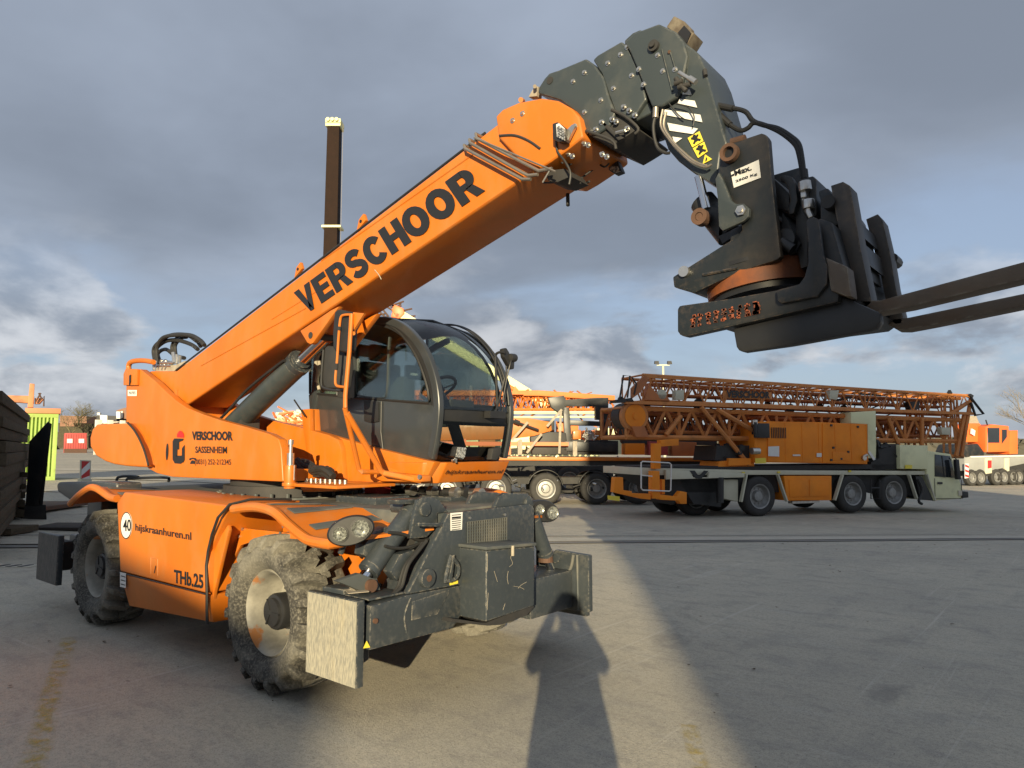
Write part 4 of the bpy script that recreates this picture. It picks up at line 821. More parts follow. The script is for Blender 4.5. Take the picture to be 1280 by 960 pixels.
# ---- hoses and valve block at the boom root
b = T()
for pr_ in ([(-8.031,3.5,2.608),(-8.085,3.5,2.798),(-7.944,3.5,2.912),(-7.627,3.5,2.914),(-7.299,3.5,2.876),(-7.094,3.5,2.806),(-6.994,3.5,2.743)], [(-8.233,3.56,2.652),(-8.274,3.56,2.797),(-8.05,3.56,2.883),(-7.752,3.56,2.877),(-7.416,3.56,2.8),(-7.252,3.56,2.73)], [(-7.914,3.62,2.703),(-7.975,3.62,2.824),(-7.884,3.62,2.909),(-7.692,3.62,2.935),(-7.453,3.62,2.877),(-7.309,3.62,2.774)], [(-8.331,3.66,2.669),(-8.412,3.66,2.796),(-8.216,3.66,2.827),(-7.979,3.66,2.735),(-7.755,3.66,2.689)], [(-8.2,3.54,2.671),(-8.255,3.54,2.806),(-8.148,3.54,2.878),(-7.861,3.54,2.938),(-7.475,3.54,2.903),(-7.241,3.54,2.814)], [(-7.82,3.6,2.682),(-7.859,3.6,2.834),(-7.719,3.6,2.901),(-7.6,3.6,2.901)]):
    b.tube(smooth_path(pr_, 6), .022, 8)
hz = b.split('root_hose', RUBBER, TH, smooth=True)
b = T()
for i, (u, w) in enumerate(((240, 285), (255, 300), (270, 270), (285, 295), (300, 265), (340, 260), (352, 275), (325, 290), (300, 300))): pass
for pr_ in ([(-8.031,3.46,2.559),(-8.042,3.46,2.663)], [(-7.964,3.46,2.55),(-7.995,3.46,2.652)], [(-7.904,3.46,2.554),(-7.855,3.46,2.66)], [(-7.819,3.46,2.544),(-7.755,3.46,2.647)], [(-7.745,3.46,2.543),(-7.666,3.46,2.622)], [(-7.559,3.46,2.603),(-7.593,3.46,2.716)], [(-7.502,3.46,2.587),(-7.511,3.46,2.687)], [(-7.442,3.46,2.594),(-7.435,3.46,2.67)], [(-7.939,3.46,2.598),(-7.604,3.46,2.573)], [(-7.877,3.46,2.627),(-7.559,3.46,2.603)]):
    b.cyl(V(pr_[0]), V(pr_[1]), .019, n=8)
b.split('hose_fitting', STEEL, hz, smooth=True)
T().prism([(-7.994,3.45,2.521),(-7.976,3.45,2.588),(-7.776,3.45,2.585),(-7.512,3.45,2.576),(-7.307,3.45,2.604),(-7.259,3.45,2.568),(-7.529,3.45,2.512),(-7.865,3.45,2.49)], (0, .25, 0)).build('valve_block', BEIGE, hz, bevel=.008)
T().tube(smooth_path([(-8.435,3.36,2.574),(-8.452,3.36,2.627),(-8.401,3.36,2.665),(-8.24,3.36,2.669),(-8.028,3.36,2.652),(-7.823,3.36,2.621)], 4), .028, 10).build('guard_rail', ORANGE, turret, smooth=True)

# ---- cab carrier with its base skirt
CB = [(-6.742,3.95,1.885),(-6.645,3.95,1.933),(-6.466,3.95,1.972),(-5.89,3.95,1.908),(-5.872,3.95,2.065),(-5.725,3.95,2.067),(-5.694,3.95,1.862),(-4.863,3.95,1.708),(-4.204,3.95,1.604),(-4.09,3.95,1.59),(-4.207,3.95,1.415),(-5.236,3.95,1.402),(-5.749,3.95,1.393),(-5.761,3.95,1.662),(-6.254,3.95,1.742),(-6.309,3.95,1.819)]
carrier = T().prism(CB, (0, .08, 0)).build('cab_carrier', ORANGE, TH, bevel=.010)
T().prism([(-6.612,3.94,1.936),(-6.449,3.94,1.965),(-5.874,3.94,1.898),(-5.872,3.94,1.844),(-6.448,3.94,1.917)], (0, -.03, 0)).build('carrier_rib', ORANGE, carrier, bevel=.006)
T().prism([(-5.857,3.94,2.064),(-5.711,3.94,2.066),(-5.661,3.94,1.418),(-5.735,3.94,1.416),(-5.753,3.94,1.7)], (0, -.05, 0)).build('carrier_post', ORANGE, carrier, bevel=.008)
fx = V([(-4.207,3.95,1.415)][0]); fx2 = V([(-4.032,3.95,1.587)][0])
skirt = T(); 
zt, zb = 1.585, fx.z
A = [(fx.x - .9, 3.99, zb), (fx.x - .03, 3.955, zb), (fx.x + .05, 4.06, zb), (fx.x + .052, 4.45, zb), (fx.x + .05, 4.84, zb), (fx.x - .1, 4.95, zb), (fx.x - .9, 4.95, zb)]
B = [(x + (.10 if i in (2, 3, 4) else .04 if i in (1, 5) else 0), y + (-.03 if i < 2 else 0), zt) for i, (x, y, z) in enumerate(A)]
skirt.loft(A, B); skirt = skirt.build('base_skirt', ORANGE, carrier, bevel=.012)
def skp(pts, off=.006):
    out = []
    for p in pts: out.append(V(p))
    return out
q = [(-4.14,4.07,1.483),(-4.14,4.78,1.47),(-4.14,4.078,1.526)]
n_ = (V(A[3]) - V(A[2])); 
# the skirt front is slightly bowed: print on its mean plane, just proud of it
q = [V((fx.x + .052 + .10 * (p[2] - zb) / (zt - zb) + .014, p[1], p[2])) for p in q]
text('hijskraanhuren.nl', q[0], q[1], q[2], PRINT, carrier, bold=.008, shear=.1)
T().box((-5.9, 4.03, 1.40), (fx.x - .3, 4.93, 1.50)).build('carrier_floor', ORANGE, carrier)
T().prism([(-5.406,3.6,1.356),(-5.246,3.6,1.4),(-4.94,3.6,1.418),(-4.889,3.6,1.417),(-4.898,3.6,1.374),(-4.937,3.6,1.342),(-5.342,3.6,1.32)], (0, .3, 0)).build('hose_tray', ORANGE, carrier, bevel=.015)
b = T()
for i in range(9):
    c_ = V([(-5.298,3.6,1.441)][0]) + V((.067 * i, .0, -.0)); b.cyl(c_, c_ - UZ * .035, .017, n=12)
b.split('coupling_cap', STEEL, carrier, smooth=True)
b = T()
for pr_ in ([(-5.566,3.68,1.593),(-5.448,3.68,1.542),(-5.268,3.68,1.519),(-5.053,3.68,1.498)], [(-5.557,3.66,1.567),(-5.439,3.66,1.503),(-5.282,3.66,1.493),(-5.047,3.66,1.511)], [(-5.408,3.64,1.465),(-5.298,3.64,1.506),(-5.125,3.64,1.522),(-4.976,3.64,1.463)], [(-5.619,3.7,1.579),(-5.433,3.7,1.568),(-5.274,3.7,1.505),(-5.145,3.7,1.521)], [(-5.46,3.66,1.45),(-5.371,3.66,1.491),(-5.195,3.66,1.495),(-5.013,3.66,1.443)]):
    b.tube(smooth_path(pr_, 5), .03, 8)
b.box(V([(-5.46,3.66,1.45)][0]), V([(-5.204,3.8,1.426)][0]) + UZ * .06); b.split('control_hose', RUBBER, carrier, smooth=True)
b = T(); p = V([(-5.182,3.36,1.368)][0]); t = V([(-5.183,3.36,1.558)][0]); b.cyl(p, V((p.x, p.y, t.z)), .048, n=20); b.cyl(p + UZ * .02, p + UZ * .05, .062, n=20)
pn = b.build('locking_pin_housing', ORANGE, turret, bevel=.004)
b = T(); b.cyl(V((p.x, p.y, t.z)), V((p.x, p.y, t.z + .10)), .030, n=16); b.cyl(V((p.x, p.y, t.z + .10)), V((p.x, p.y, t.z + .20)), .016, n=12); b.cyl(V((p.x, p.y, t.z + .17)), V((p.x, p.y, t.z + .21)), .024, n=12)
b.tube([(p.x - .06, p.y, t.z - .12), (p.x - .06, p.y, t.z), (p.x + .06, p.y, t.z), (p.x + .06, p.y, t.z - .12)], .006, 6); b.build('locking_pin', STEEL, pn, smooth=True)
T().box((-5.25, 3.36, 1.385), (-4.55, 3.95, 1.41)).build('turret_lip', ORANGE, turret, bevel=.005)

# ---- cab
PO = [(-5.026,4,2.871),(-4.785,4,2.849),(-4.636,4,2.803),(-4.506,4,2.734),(-4.38,4,2.635),(-4.272,4,2.52),(-4.181,4,2.368),(-4.121,4,2.211),(-4.095,4,2.048),(-4.105,4,1.888),(-4.137,4,1.728),(-4.17,4,1.604)]
PI = [(-5.149,4,2.812),(-4.955,4,2.827),(-4.784,4,2.798),(-4.651,4,2.739),(-4.536,4,2.662),(-4.425,4,2.555),(-4.331,4,2.431),(-4.263,4,2.302),(-4.213,4,2.175),(-4.191,4,2.052)]
YF = 4.95                                            # far side of the cab
PO = [V(p) for p in PO]; roofz = max(p.z for p in PO)
rear_top = V((-5.82, 4.0, roofz - .06)); rear_bot = V([(-5.789,4,1.857)][0]); rear_bot.x = V([(-5.872,4,2.082)][0]).x
prof = [V((-5.82, 4.0, roofz - .10)), V((-5.70, 4.0, roofz - .02))] + smooth_path(PO, 3)
cab = T(); thk = .055
def band(path, y0, y1, t, mb):
    """a curved strip of thickness t along a side profile"""
    n = len(path); cen = V((-5.1, 4.0, 2.1))
    out = [V(p) for p in path]; inn = []
    for i, p in enumerate(out):
        a = out[max(i - 1, 0)]; b2 = out[min(i + 1, n - 1)]; tn = (b2 - a).normalized(); nr = V((tn.z, 0, -tn.x))
        if nr.dot(cen - p) < 0: nr = -nr
        inn.append(p + nr * t)
    vs = [V((p.x, y0, p.z)) for p in out] + [V((p.x, y0, p.z)) for p in inn] + [V((p.x, y1, p.z)) for p in out] + [V((p.x, y1, p.z)) for p in inn]; fs = []
    for i in range(n - 1):
        fs += [(i, i + 1, n + i + 1, n + i), (2 * n + i, 3 * n + i, 3 * n + i + 1, 2 * n + i + 1), (i, 2 * n + i, 2 * n + i + 1, i + 1), (n + i, n + i + 1, 3 * n + i + 1, 3 * n + i)]
    fs += [(0, n, 3 * n, 2 * n), (n - 1, 3 * n - 1, 4 * n - 1, 2 * n - 1)]
    return mb.add(vs, fs)
b = T(); band([p + V((-.055, 0, -.045)) * min(1, i / 6) for i, p in enumerate(prof)], 4.012, 4.035, .040, b); rb_ = b
b = T(); band(prof, 4.0, 4.06, .070, b); cabo = b.build('cab', CABG, TH, bevel=.014, seg=3)
rb_.build('pillar_rubber', BLACK, cabo)
b = T(); band(prof, YF - .06, YF, .065, b); b.build('cab_frame', CABG, cabo, bevel=.014, seg=3)
# rear wall post, rear pillar pair, sills
b = T()
for y in (4.0, YF - .06):
    b.prism([(rear_bot.x, y, rear_bot.z), (-5.82, y, roofz - .15), (-5.74, y, roofz - .15), (rear_bot.x + .08, y, rear_bot.z)], (0, .06, 0))
b.box((-5.86, 4.0, 2.76 - .12), (-5.8, YF, 2.76)); b.box((-5.9, 4.0, 1.70), (-5.82, YF, 2.05))
b.split('cab_post', CABG, cabo, bevel=.008)
low = [(-5.91,4.008,2.217),(-4.185,4.008,2.048),(-4.103,4.008,1.988),(-4.102,4.008,1.898),(-4.122,4.008,1.728),(-4.164,4.008,1.604),(-4.295,4.008,1.604),(-4.934,4.008,1.709),(-5.8,4.008,1.857),(-5.882,4.008,2.046)]
door = T().prism(low, (0, .035, 0)).build('door_panel', CABG, cabo, bevel=.012)
T().tube([(-4.804,3.998,2.102),(-4.804,3.998,1.838),(-4.77,3.998,1.676)], .006, 5).build('door_seam', BLACK, door)
T().prism([(-5.037,3.998,2.118),(-4.838,3.998,2.103),(-4.833,3.998,1.929),(-4.944,3.998,1.919),(-5.031,3.998,1.938)], (0, -.006, 0)).build('handle_recess', BLACK, door, bevel=.006)
b = T(); b.tube([(x, YF - .02, z) for x, y, z in [(-5.898,4,2.216),(-4.191,4,2.048)]], .03, 6); b.tube([(x, YF - .02, z) for x, y, z in [(-5.78,4,1.852),(-4.287,4,1.605)]], .04, 6); b.split('far_side_rail', CABG, cabo)
T().prism([(-5.434,3.998,2.896),(-5.194,3.998,2.845),(-5.187,3.998,2.147),(-5.234,3.998,2.149),(-5.244,3.998,2.139),(-5.431,3.998,2.17),(-5.455,3.998,2.827)], (0, .04, 0)).build('side_pillar', CABG, cabo, bevel=.01)
T().prism([(-5.896,4.012,2.236),(-4.201,4.012,2.065),(-4.2,4.012,2.041),(-5.895,4.012,2.206)], (0, .03, 0)).build('window_sill', BLACK, cabo)
# window rubber and glass, near side: door window, rear quarter window
WN = [(-5.221,4.02,2.8),(-5.174,4.02,2.813),(-4.979,4.02,2.823),(-4.808,4.02,2.792),(-4.674,4.02,2.731),(-4.559,4.02,2.65),(-4.459,4.02,2.55),(-4.368,4.02,2.432),(-4.296,4.02,2.301),(-4.246,4.02,2.178),(-4.227,4.02,2.064),(-5.19,4.02,2.149)]
T().tube(smooth_path(WN[:-1], 2) + [V(WN[-1])], .014, 6, closed=True).build('window_seal', BLACK, cabo, smooth=True)
T().prism(WN, (0, .006, 0)).build('side_window', GLASS, cabo)
WR = [(-5.899,4.02,2.231),(-5.915,4.02,2.585),(-5.845,4.02,2.701),(-5.483,4.02,2.786),(-5.462,4.02,2.191)]
T().prism(WR, (0, .006, 0)).build('side_window', GLASS, cabo)
T().tube(WR, .014, 6, closed=True).build('window_seal', BLACK, cabo)
b = T(); b.prism([(x, YF - .03, z) for x, y, z in WN], (0, .006, 0)); b.build('side_window', GLASS, cabo)
b = T(); b.tube([(x, YF - .03, z) for x, y, z in WN], .014, 6, closed=True); b.build('window_seal', BLACK, cabo)
# sliding window frame
T().tube(smooth_path([(-5.186,4.03,2.767),(-5.185,4.03,2.388),(-5.186,4.03,2.206),(-5.149,4.03,2.17),(-4.837,4.03,2.133),(-4.771,4.03,2.185),(-4.762,4.03,2.513),(-4.75,4.03,2.666)], 3), .011, 6).build('sliding_frame', BLACK, cabo, smooth=True)
# glazed roof and curved windscreen between the two side frames
SK = smooth_path(PO, 5); ci = min(range(len(SK)), key=lambda i: abs(SK[i].x - SK[0].x - .75))
def skin(path, y0, y1, m, name, inset=.02, par=None, bow=.05, ny=8):
    b = T(); n = len(path); vs = []; fs = []
    for i, p in enumerate(path):
        a = path[max(i - 1, 0)]; c2 = path[min(i + 1, n - 1)]; tn = (c2 - a).normalized(); nr = V((-tn.z, 0, tn.x))
        if nr.dot(p - V((-5.1, 4.0, 2.1))) < 0: nr = -nr
        for j in range(ny + 1):
            t = j / ny; q = V((p.x, y0 + (y1 - y0) * t, p.z)) - nr * inset + nr * bow * 4 * t * (1 - t); vs.append(q)
    for i in range(n - 1):
        for j in range(ny): fs.append((i * (ny + 1) + j, i * (ny + 1) + j + 1, (i + 1) * (ny + 1) + j + 1, (i + 1) * (ny + 1) + j))
    return b.add(vs, fs).build(name, m, par or cabo, smooth=True, ang=60)
i_bar0 = min(range(len(SK)), key=lambda i: abs(SK[i].z - 2.0) + (10 if SK[i].x < -4.6 else 0))
i_bar1 = min(range(len(SK)), key=lambda i: abs(SK[i].z - 1.93) + (10 if SK[i].x < -4.6 else 0))
i_rf = min(range(len(SK)), key=lambda i: abs(SK[i].x + 4.72))
skin([V((-5.8, 4, roofz - .08)), V((-5.6, 4, roofz - .01))] + SK[:2], 4.05, YF - .05, CABG, 'roof_panel', .012)
skin(SK[:i_rf + 1], 4.05, YF - .05, ROOFGL, 'roof_window')
skin(SK[i_rf:i_bar0 + 1], 4.05, YF - .05, GLASS, 'windscreen')
skin(SK[i_bar0:i_bar1 + 2], 4.05, YF - .05, BLACK, 'crossbar', .035)
skin(SK[i_bar1:], 4.05, YF - .05, LOWGL, 'lower_windscreen')
b = T(); P = [V((p.x, 0, p.z)) for p in (SK[i_rf],)]; b.tube([(SK[i_rf].x, 4.03, SK[i_rf].z - .02), (SK[i_rf].x + .01, 4.5, SK[i_rf].z + .03), (SK[i_rf].x, YF - .03, SK[i_rf].z - .02)], .018, 6); b.build('windscreen_seal', BLACK, cabo)
b = T()
for k, off in ((0, .0), (1, -.045)):
    b.tube([V((p.x, YF - .09 + off, p.z)) + V((.01, 0, .035)) for p in SK[3:i_bar0]], .009, 6)
b.build('wiper_rail', BLACK, cabo, smooth=True)
b = T(); e = SK[i_bar0]
b.tube(smooth_path([(e.x + .03, 4.78, e.z + .30), (e.x + .02, 4.72, e.z + .12), (e.x + .05, 4.62, e.z - .03)], 4), .010, 6)
b.tube(smooth_path([(e.x - .02, 4.86, e.z + .42), (e.x + .02, 4.80, e.z + .15), (e.x + .05, 4.70, e.z - .05)], 4), .008, 6)
b.tube([(e.x - .10, 4.80, e.z + .50), (e.x + .03, 4.68, e.z + .02)], .013, 6)
b.tube(smooth_path([(e.x - .0, 4.88, e.z + .40), (e.x + .05, 4.84, e.z + .46), (e.x + .04, 4.80, e.z + .32), (e.x + .04, 4.74, e.z + .1)], 4), .007, 6)
b.box((e.x + .02, 4.52, e.z - .06), (e.x + .09, 4.72, e.z + .0)); b.build('wiper', BLACK, cabo, smooth=True)
# interior: floor, seat, console, wheel, far arm rest
zfl = 1.62
T().box((-5.8, 4.06, zfl - .05), (-4.25, YF - .06, zfl)).box((-4.30, 4.06, zfl - .03), (-4.24, YF - .06, zfl + .09)).build('cab_floor', DARK, cabo)
b = T(); b.box((-5.35, 4.22, 1.95), (-4.9, 4.68, 2.06)); b.box((-5.45, 4.22, 2.0), (-5.33, 4.68, 2.52)); b.box((-5.43, 4.33, 2.54), (-5.35, 4.57, 2.70)); b.box((-5.3, 4.3, zfl), (-5.0, 4.6, 1.95)); b.build('seat', SEATM, cabo, bevel=.03, seg=3)
b = T(); b.prism([(-4.95, 4.08, 1.9), (-4.95, 4.08, 2.12), (-4.70, 4.08, 2.32), (-4.62, 4.08, 2.32), (-4.62, 4.08, 1.9)], (0, .14, 0)); b.box((-5.3, 4.70, 1.9), (-4.8, 4.86, 2.14)); b.build('armrest_console', INTER, cabo, bevel=.015)
b = T(); b.box((-4.66, 4.12, 2.30), (-4.60, 4.36, 2.42)); b.build('display_unit', BLACK, cabo, bevel=.01)
T().box((-4.598, 4.14, 2.33), (-4.596, 4.22, 2.35)).box((-4.665, 4.13, 2.32), (-4.662, 4.20, 2.40)).build('display_print', WHITE, cabo)
b = T(); b.cyl((-4.30, 4.5, zfl), (-4.52, 4.5, 2.12), .05, n=14); b.cyl((-4.52, 4.5, 2.12), (-4.60, 4.5, 2.22), .025); b.box((-4.50, 4.36, 1.95), (-4.30, 4.64, 2.12)); b.build('steering_column', INTER, cabo, bevel=.02)
c_ = V((-4.62, 4.5, 2.24)); ax = V((-.55, 0, .83)).normalized(); e1 = UY; e2 = ax.cross(e1)
b = T(); b.tube([c_ + (e1 * math.cos(2 * math.pi * k / 28) + e2 * math.sin(2 * math.pi * k / 28)) * .17 for k in range(28)], .015, 8, closed=True)
for a in (90, 210, 330): b.bar(c_ - ax * .02, c_ + (e1 * math.cos(R(a)) + e2 * math.sin(R(a))) * .165, .03, .012)
b.cyl(c_ - ax * .04, c_ + ax * .01, .05, n=16); b.build('steering_wheel', BLACK, cabo, smooth=True)
b = T(); b.box((-4.42, 4.1, 2.0), (-4.2, 4.9, 2.05)); b.build('dashboard', BLACK, cabo, bevel=.01)
T().prism([(-6.255,4.9,2.362),(-5.762,4.9,2.319),(-5.76,4.9,2.24),(-6.253,4.9,2.279)], (0, .01, 0)).build('instruction_plate', YELLOW, cabo)
T().prism([(-6.033,4.88,2.338),(-5.859,4.88,2.321),(-5.857,4.88,2.246),(-6.031,4.88,2.262)], (0, .01, 0)).build('instruction_plate', BEIGE, cabo)
b = T(); p = V([(-5.242,4.1,2.277)][0]); b.cyl(p - UZ * .04, p + UZ * .03, .028, n=12); b.cyl(p + UZ * .03, p + UZ * .06, .012, n=10); b.build('bottle', WHITE, cabo, smooth=True)
b = T(); b.tube(smooth_path([(-5.75, 4.9, 2.0), (-5.3, 4.92, 2.6), (-4.9, 4.9, 2.75)], 4), .03, 6); b.box((-5.78, 4.1, 2.05), (-5.70, 4.85, 2.35)); b.build('inner_frame', INTER, cabo)
b = T(); b.tube([(-4.844,4.3,2.629),(-4.836,4.3,2.488)], .006, 5); b.tube(smooth_path([(-5.294,4.5,2.543),(-5.254,4.5,2.615),(-5.171,4.5,2.654),(-5.089,4.5,2.669)], 4), .02, 6); b.build('microphone_cable', BLACK, cabo)

# cab lamp, far mirror
wl = T().prism([(-4.02,4.098,1.635),(-4.02,4.126,1.712),(-4.02,4.243,1.706),(-4.02,4.243,1.681),(-4.02,4.203,1.598)], (-.05, 0, 0)).build('work_light', BLACK, cabo, bevel=.008)
q = [V(p) for p in [(-4.015,4.13,1.706),(-4.015,4.233,1.701),(-4.015,4.202,1.614),(-4.015,4.109,1.629)]]
b = T()
for i in range(4):
    for j in range(4):
        c_ = q[0] + (q[1] - q[0]) * ((i + .5) / 4) + (q[3] - q[0]) * ((j + .5) / 4); b.cyl(c_, c_ + UX * .008, .012, n=8)
b.prism(q, (.003, 0, 0)); b.build('led_cells', LAMPG, wl)
T().tube([(-4.03,4.087,1.6),(-4.03,4.142,1.61)], .01, 6).tube([(-4.03,4.12,1.622),(-4.03,4.133,1.584)], .01, 6).build('lamp_bracket', STEEL, wl)
T().prism([(-4.05,4.61,1.696),(-4.05,4.711,1.708),(-4.05,4.724,1.658),(-4.05,4.66,1.592),(-4.05,4.585,1.601)], (-.06, 0, 0)).build('work_light', DARK, cabo, bevel=.01)
b = T(); b.tube(smooth_path([(-4.33,4.98,2.489),(-4.349,4.98,2.532),(-4.342,4.98,2.577),(-4.295,4.98,2.591),(-4.231,4.98,2.58)], 4), .013, 8); ma = b.build('mirror_arm', BLACK, cabo, smooth=True)
b = T(); mp = [V(p) for p in [(-4.25,4.974,2.619),(-4.25,5.024,2.635),(-4.25,5.066,2.596),(-4.25,5.08,2.552),(-4.25,5.148,2.549),(-4.25,5.137,2.443),(-4.25,5.094,2.435),(-4.25,5.038,2.494),(-4.25,4.991,2.543)]]
b.prism(mp, (-.05, 0, 0)); b.cyl(V([(-4.25,5.066,2.545)][0]), V([(-4.25,5.148,2.549)][0]), .04, n=14); b.build('mirror', BLACK, ma, bevel=.012)
T().cyl(V([(-4.342,4.98,2.501)][0]), V([(-4.325,4.98,2.467)][0]), .015).build('mirror_joint', STEEL, ma)

# near mirrors, hand rail, ladder bar
rail = T(); rail.tube([(-4.383,3.34,2.725),(-4.4,3.34,2.439),(-4.439,3.34,2.096),(-4.436,3.34,2.005)], .017, 10)
ro = rail.build('hand_rail', ORANGE, cabo, smooth=True)
T().tube(smooth_path([(-4.39,3.34,2.719),(-4.476,3.34,2.727),(-4.515,3.34,2.714),(-4.529,3.34,2.656),(-4.541,3.34,2.54),(-4.551,3.34,2.393),(-4.566,3.34,2.277),(-4.568,3.34,2.209),(-4.551,3.34,2.183),(-4.512,3.34,2.172),(-4.446,3.34,2.165)], 3), .0105, 8).build('rail_loop', ORANGE, ro, smooth=True)
for pr_ in ([(-4.527,3.338,2.641),(-4.529,3.338,2.612)], [(-4.552,3.338,2.354),(-4.556,3.338,2.304)]): T().cyl(V(pr_[0]), V(pr_[1]), .0125, n=8).build('tape', BLACK, ro)
T().tube([(-4.44,3.34,2.002)] + [(-4.614,3.62,1.532),(-4.575,3.62,1.509)] + [(-4.568,3.78,1.505)], .020, 10).tube([(-4.441,3.36,1.965)] + [(-4.489,3.74,1.518),(-4.443,3.74,1.499)] + [(-4.177,3.9,1.441)], .024, 10).split('step_rail', ORANGE, ro, smooth=True)
T().prism([(-4.684,3.85,1.443),(-4.669,3.85,1.501),(-4.589,3.85,1.503),(-4.124,3.85,1.484),(-4.123,3.85,1.435),(-4.603,3.85,1.425)], (0, .10, 0)).build('step_plate', ORANGE, ro, bevel=.012)
T().cyl(V([(-4.136,3.84,1.474)][0]), V([(-4.136,3.84,1.474)][0]) - UY * .01, .02, n=12).build('bolt_head', STEEL, ro)
T().tube([(-4.381,3.36,2.575)] + [(-4.999,3.96,2.894)], .015, 8).build('rail_strut', ORANGE, ro, smooth=True)
T().prism([(-4.387,3.355,2.74),(-4.251,3.355,2.715),(-4.346,3.355,2.628),(-4.372,3.355,2.602)], (0, .02, 0)).build('rail_gusset', ORANGE, ro)
b = T(); b.prism([(-4.633,3.36,2.776),(-4.601,3.36,2.789),(-4.568,3.36,2.788),(-4.417,3.36,2.749),(-4.409,3.36,2.724),(-4.423,3.36,2.443),(-4.469,3.36,2.435),(-4.613,3.36,2.46),(-4.643,3.36,2.482),(-4.651,3.36,2.603)], (0, .07, 0)); m1 = b.build('mirror', BLACK, cabo, bevel=.022, seg=3)
b = T(); b.prism([(-4.881,3.45,2.524),(-4.839,3.45,2.535),(-4.738,3.45,2.516),(-4.589,3.45,2.457),(-4.569,3.45,2.346),(-4.603,3.45,2.169),(-4.842,3.45,2.18),(-4.891,3.45,2.205),(-4.903,3.45,2.329)], (0, .07, 0)); m2 = b.build('mirror', DARK, cabo, bevel=.022, seg=3)
T().tube(smooth_path([(-4.878,3.445,2.502),(-4.89,3.445,2.369),(-4.896,3.445,2.225),(-4.861,3.445,2.188),(-4.734,3.445,2.161),(-4.604,3.445,2.152)], 4), .012, 6).build('mirror_rim', BLACK, m2)
b = T(); b.tube(smooth_path([(-5.694,3.95,2.319),(-5.678,3.95,2.425),(-5.711,3.95,2.499),(-5.684,3.95,2.568),(-5.646,3.95,2.601)], 4), .018, 8); b.tube(smooth_path([(-5.68,3.97,2.248),(-5.714,3.97,2.357),(-5.677,3.97,2.426),(-5.691,3.97,2.523)], 4), .015, 8); b.build('antenna_cable', BEIGE, cabo, smooth=True)
b = T(); b.prism([(-5.826,4.08,2.245),(-5.452,4.08,2.232),(-5.442,4.08,2.208),(-5.805,4.08,2.219)], (0, .1, 0)); b.build('cloth', WHITE, cabo)
b = T(); b.tube([V(p) for p in [(-5.904,3.85,2.156),(-5.718,3.85,1.994)]], .008, 5); b.build('aerial', BLACK, carrier)
# dark hose stubs and pipework hanging between turret and deck
b = T()
for k in range(7):
    x = -5.0 + k * .16; b.cyl((x, 4.3 + .03 * (k % 3), 1.33), (x + .09, 4.35, 1.33), .035 + .008 * (k % 2), n=12)
b.tube(smooth_path([(-5.1, 4.3, 1.33), (-4.6, 4.35, 1.31), (-4.0, 4.4, 1.34)], 4), .02, 8); b.build('pipework', BLACK, TH, smooth=True)
b = T()
for k in range(4): b.cyl((-4.75 + k * .27, 4.28, 1.33), (-4.69 + k * .27, 4.28, 1.33), .048, n=14)
b.split('pipe_clamp', STEEL, TH, smooth=True)
T().box((-5.15, 4.1, 1.28), (-4.95, 4.25, 1.36)).build('beacon_block', REDW, TH, bevel=.02)

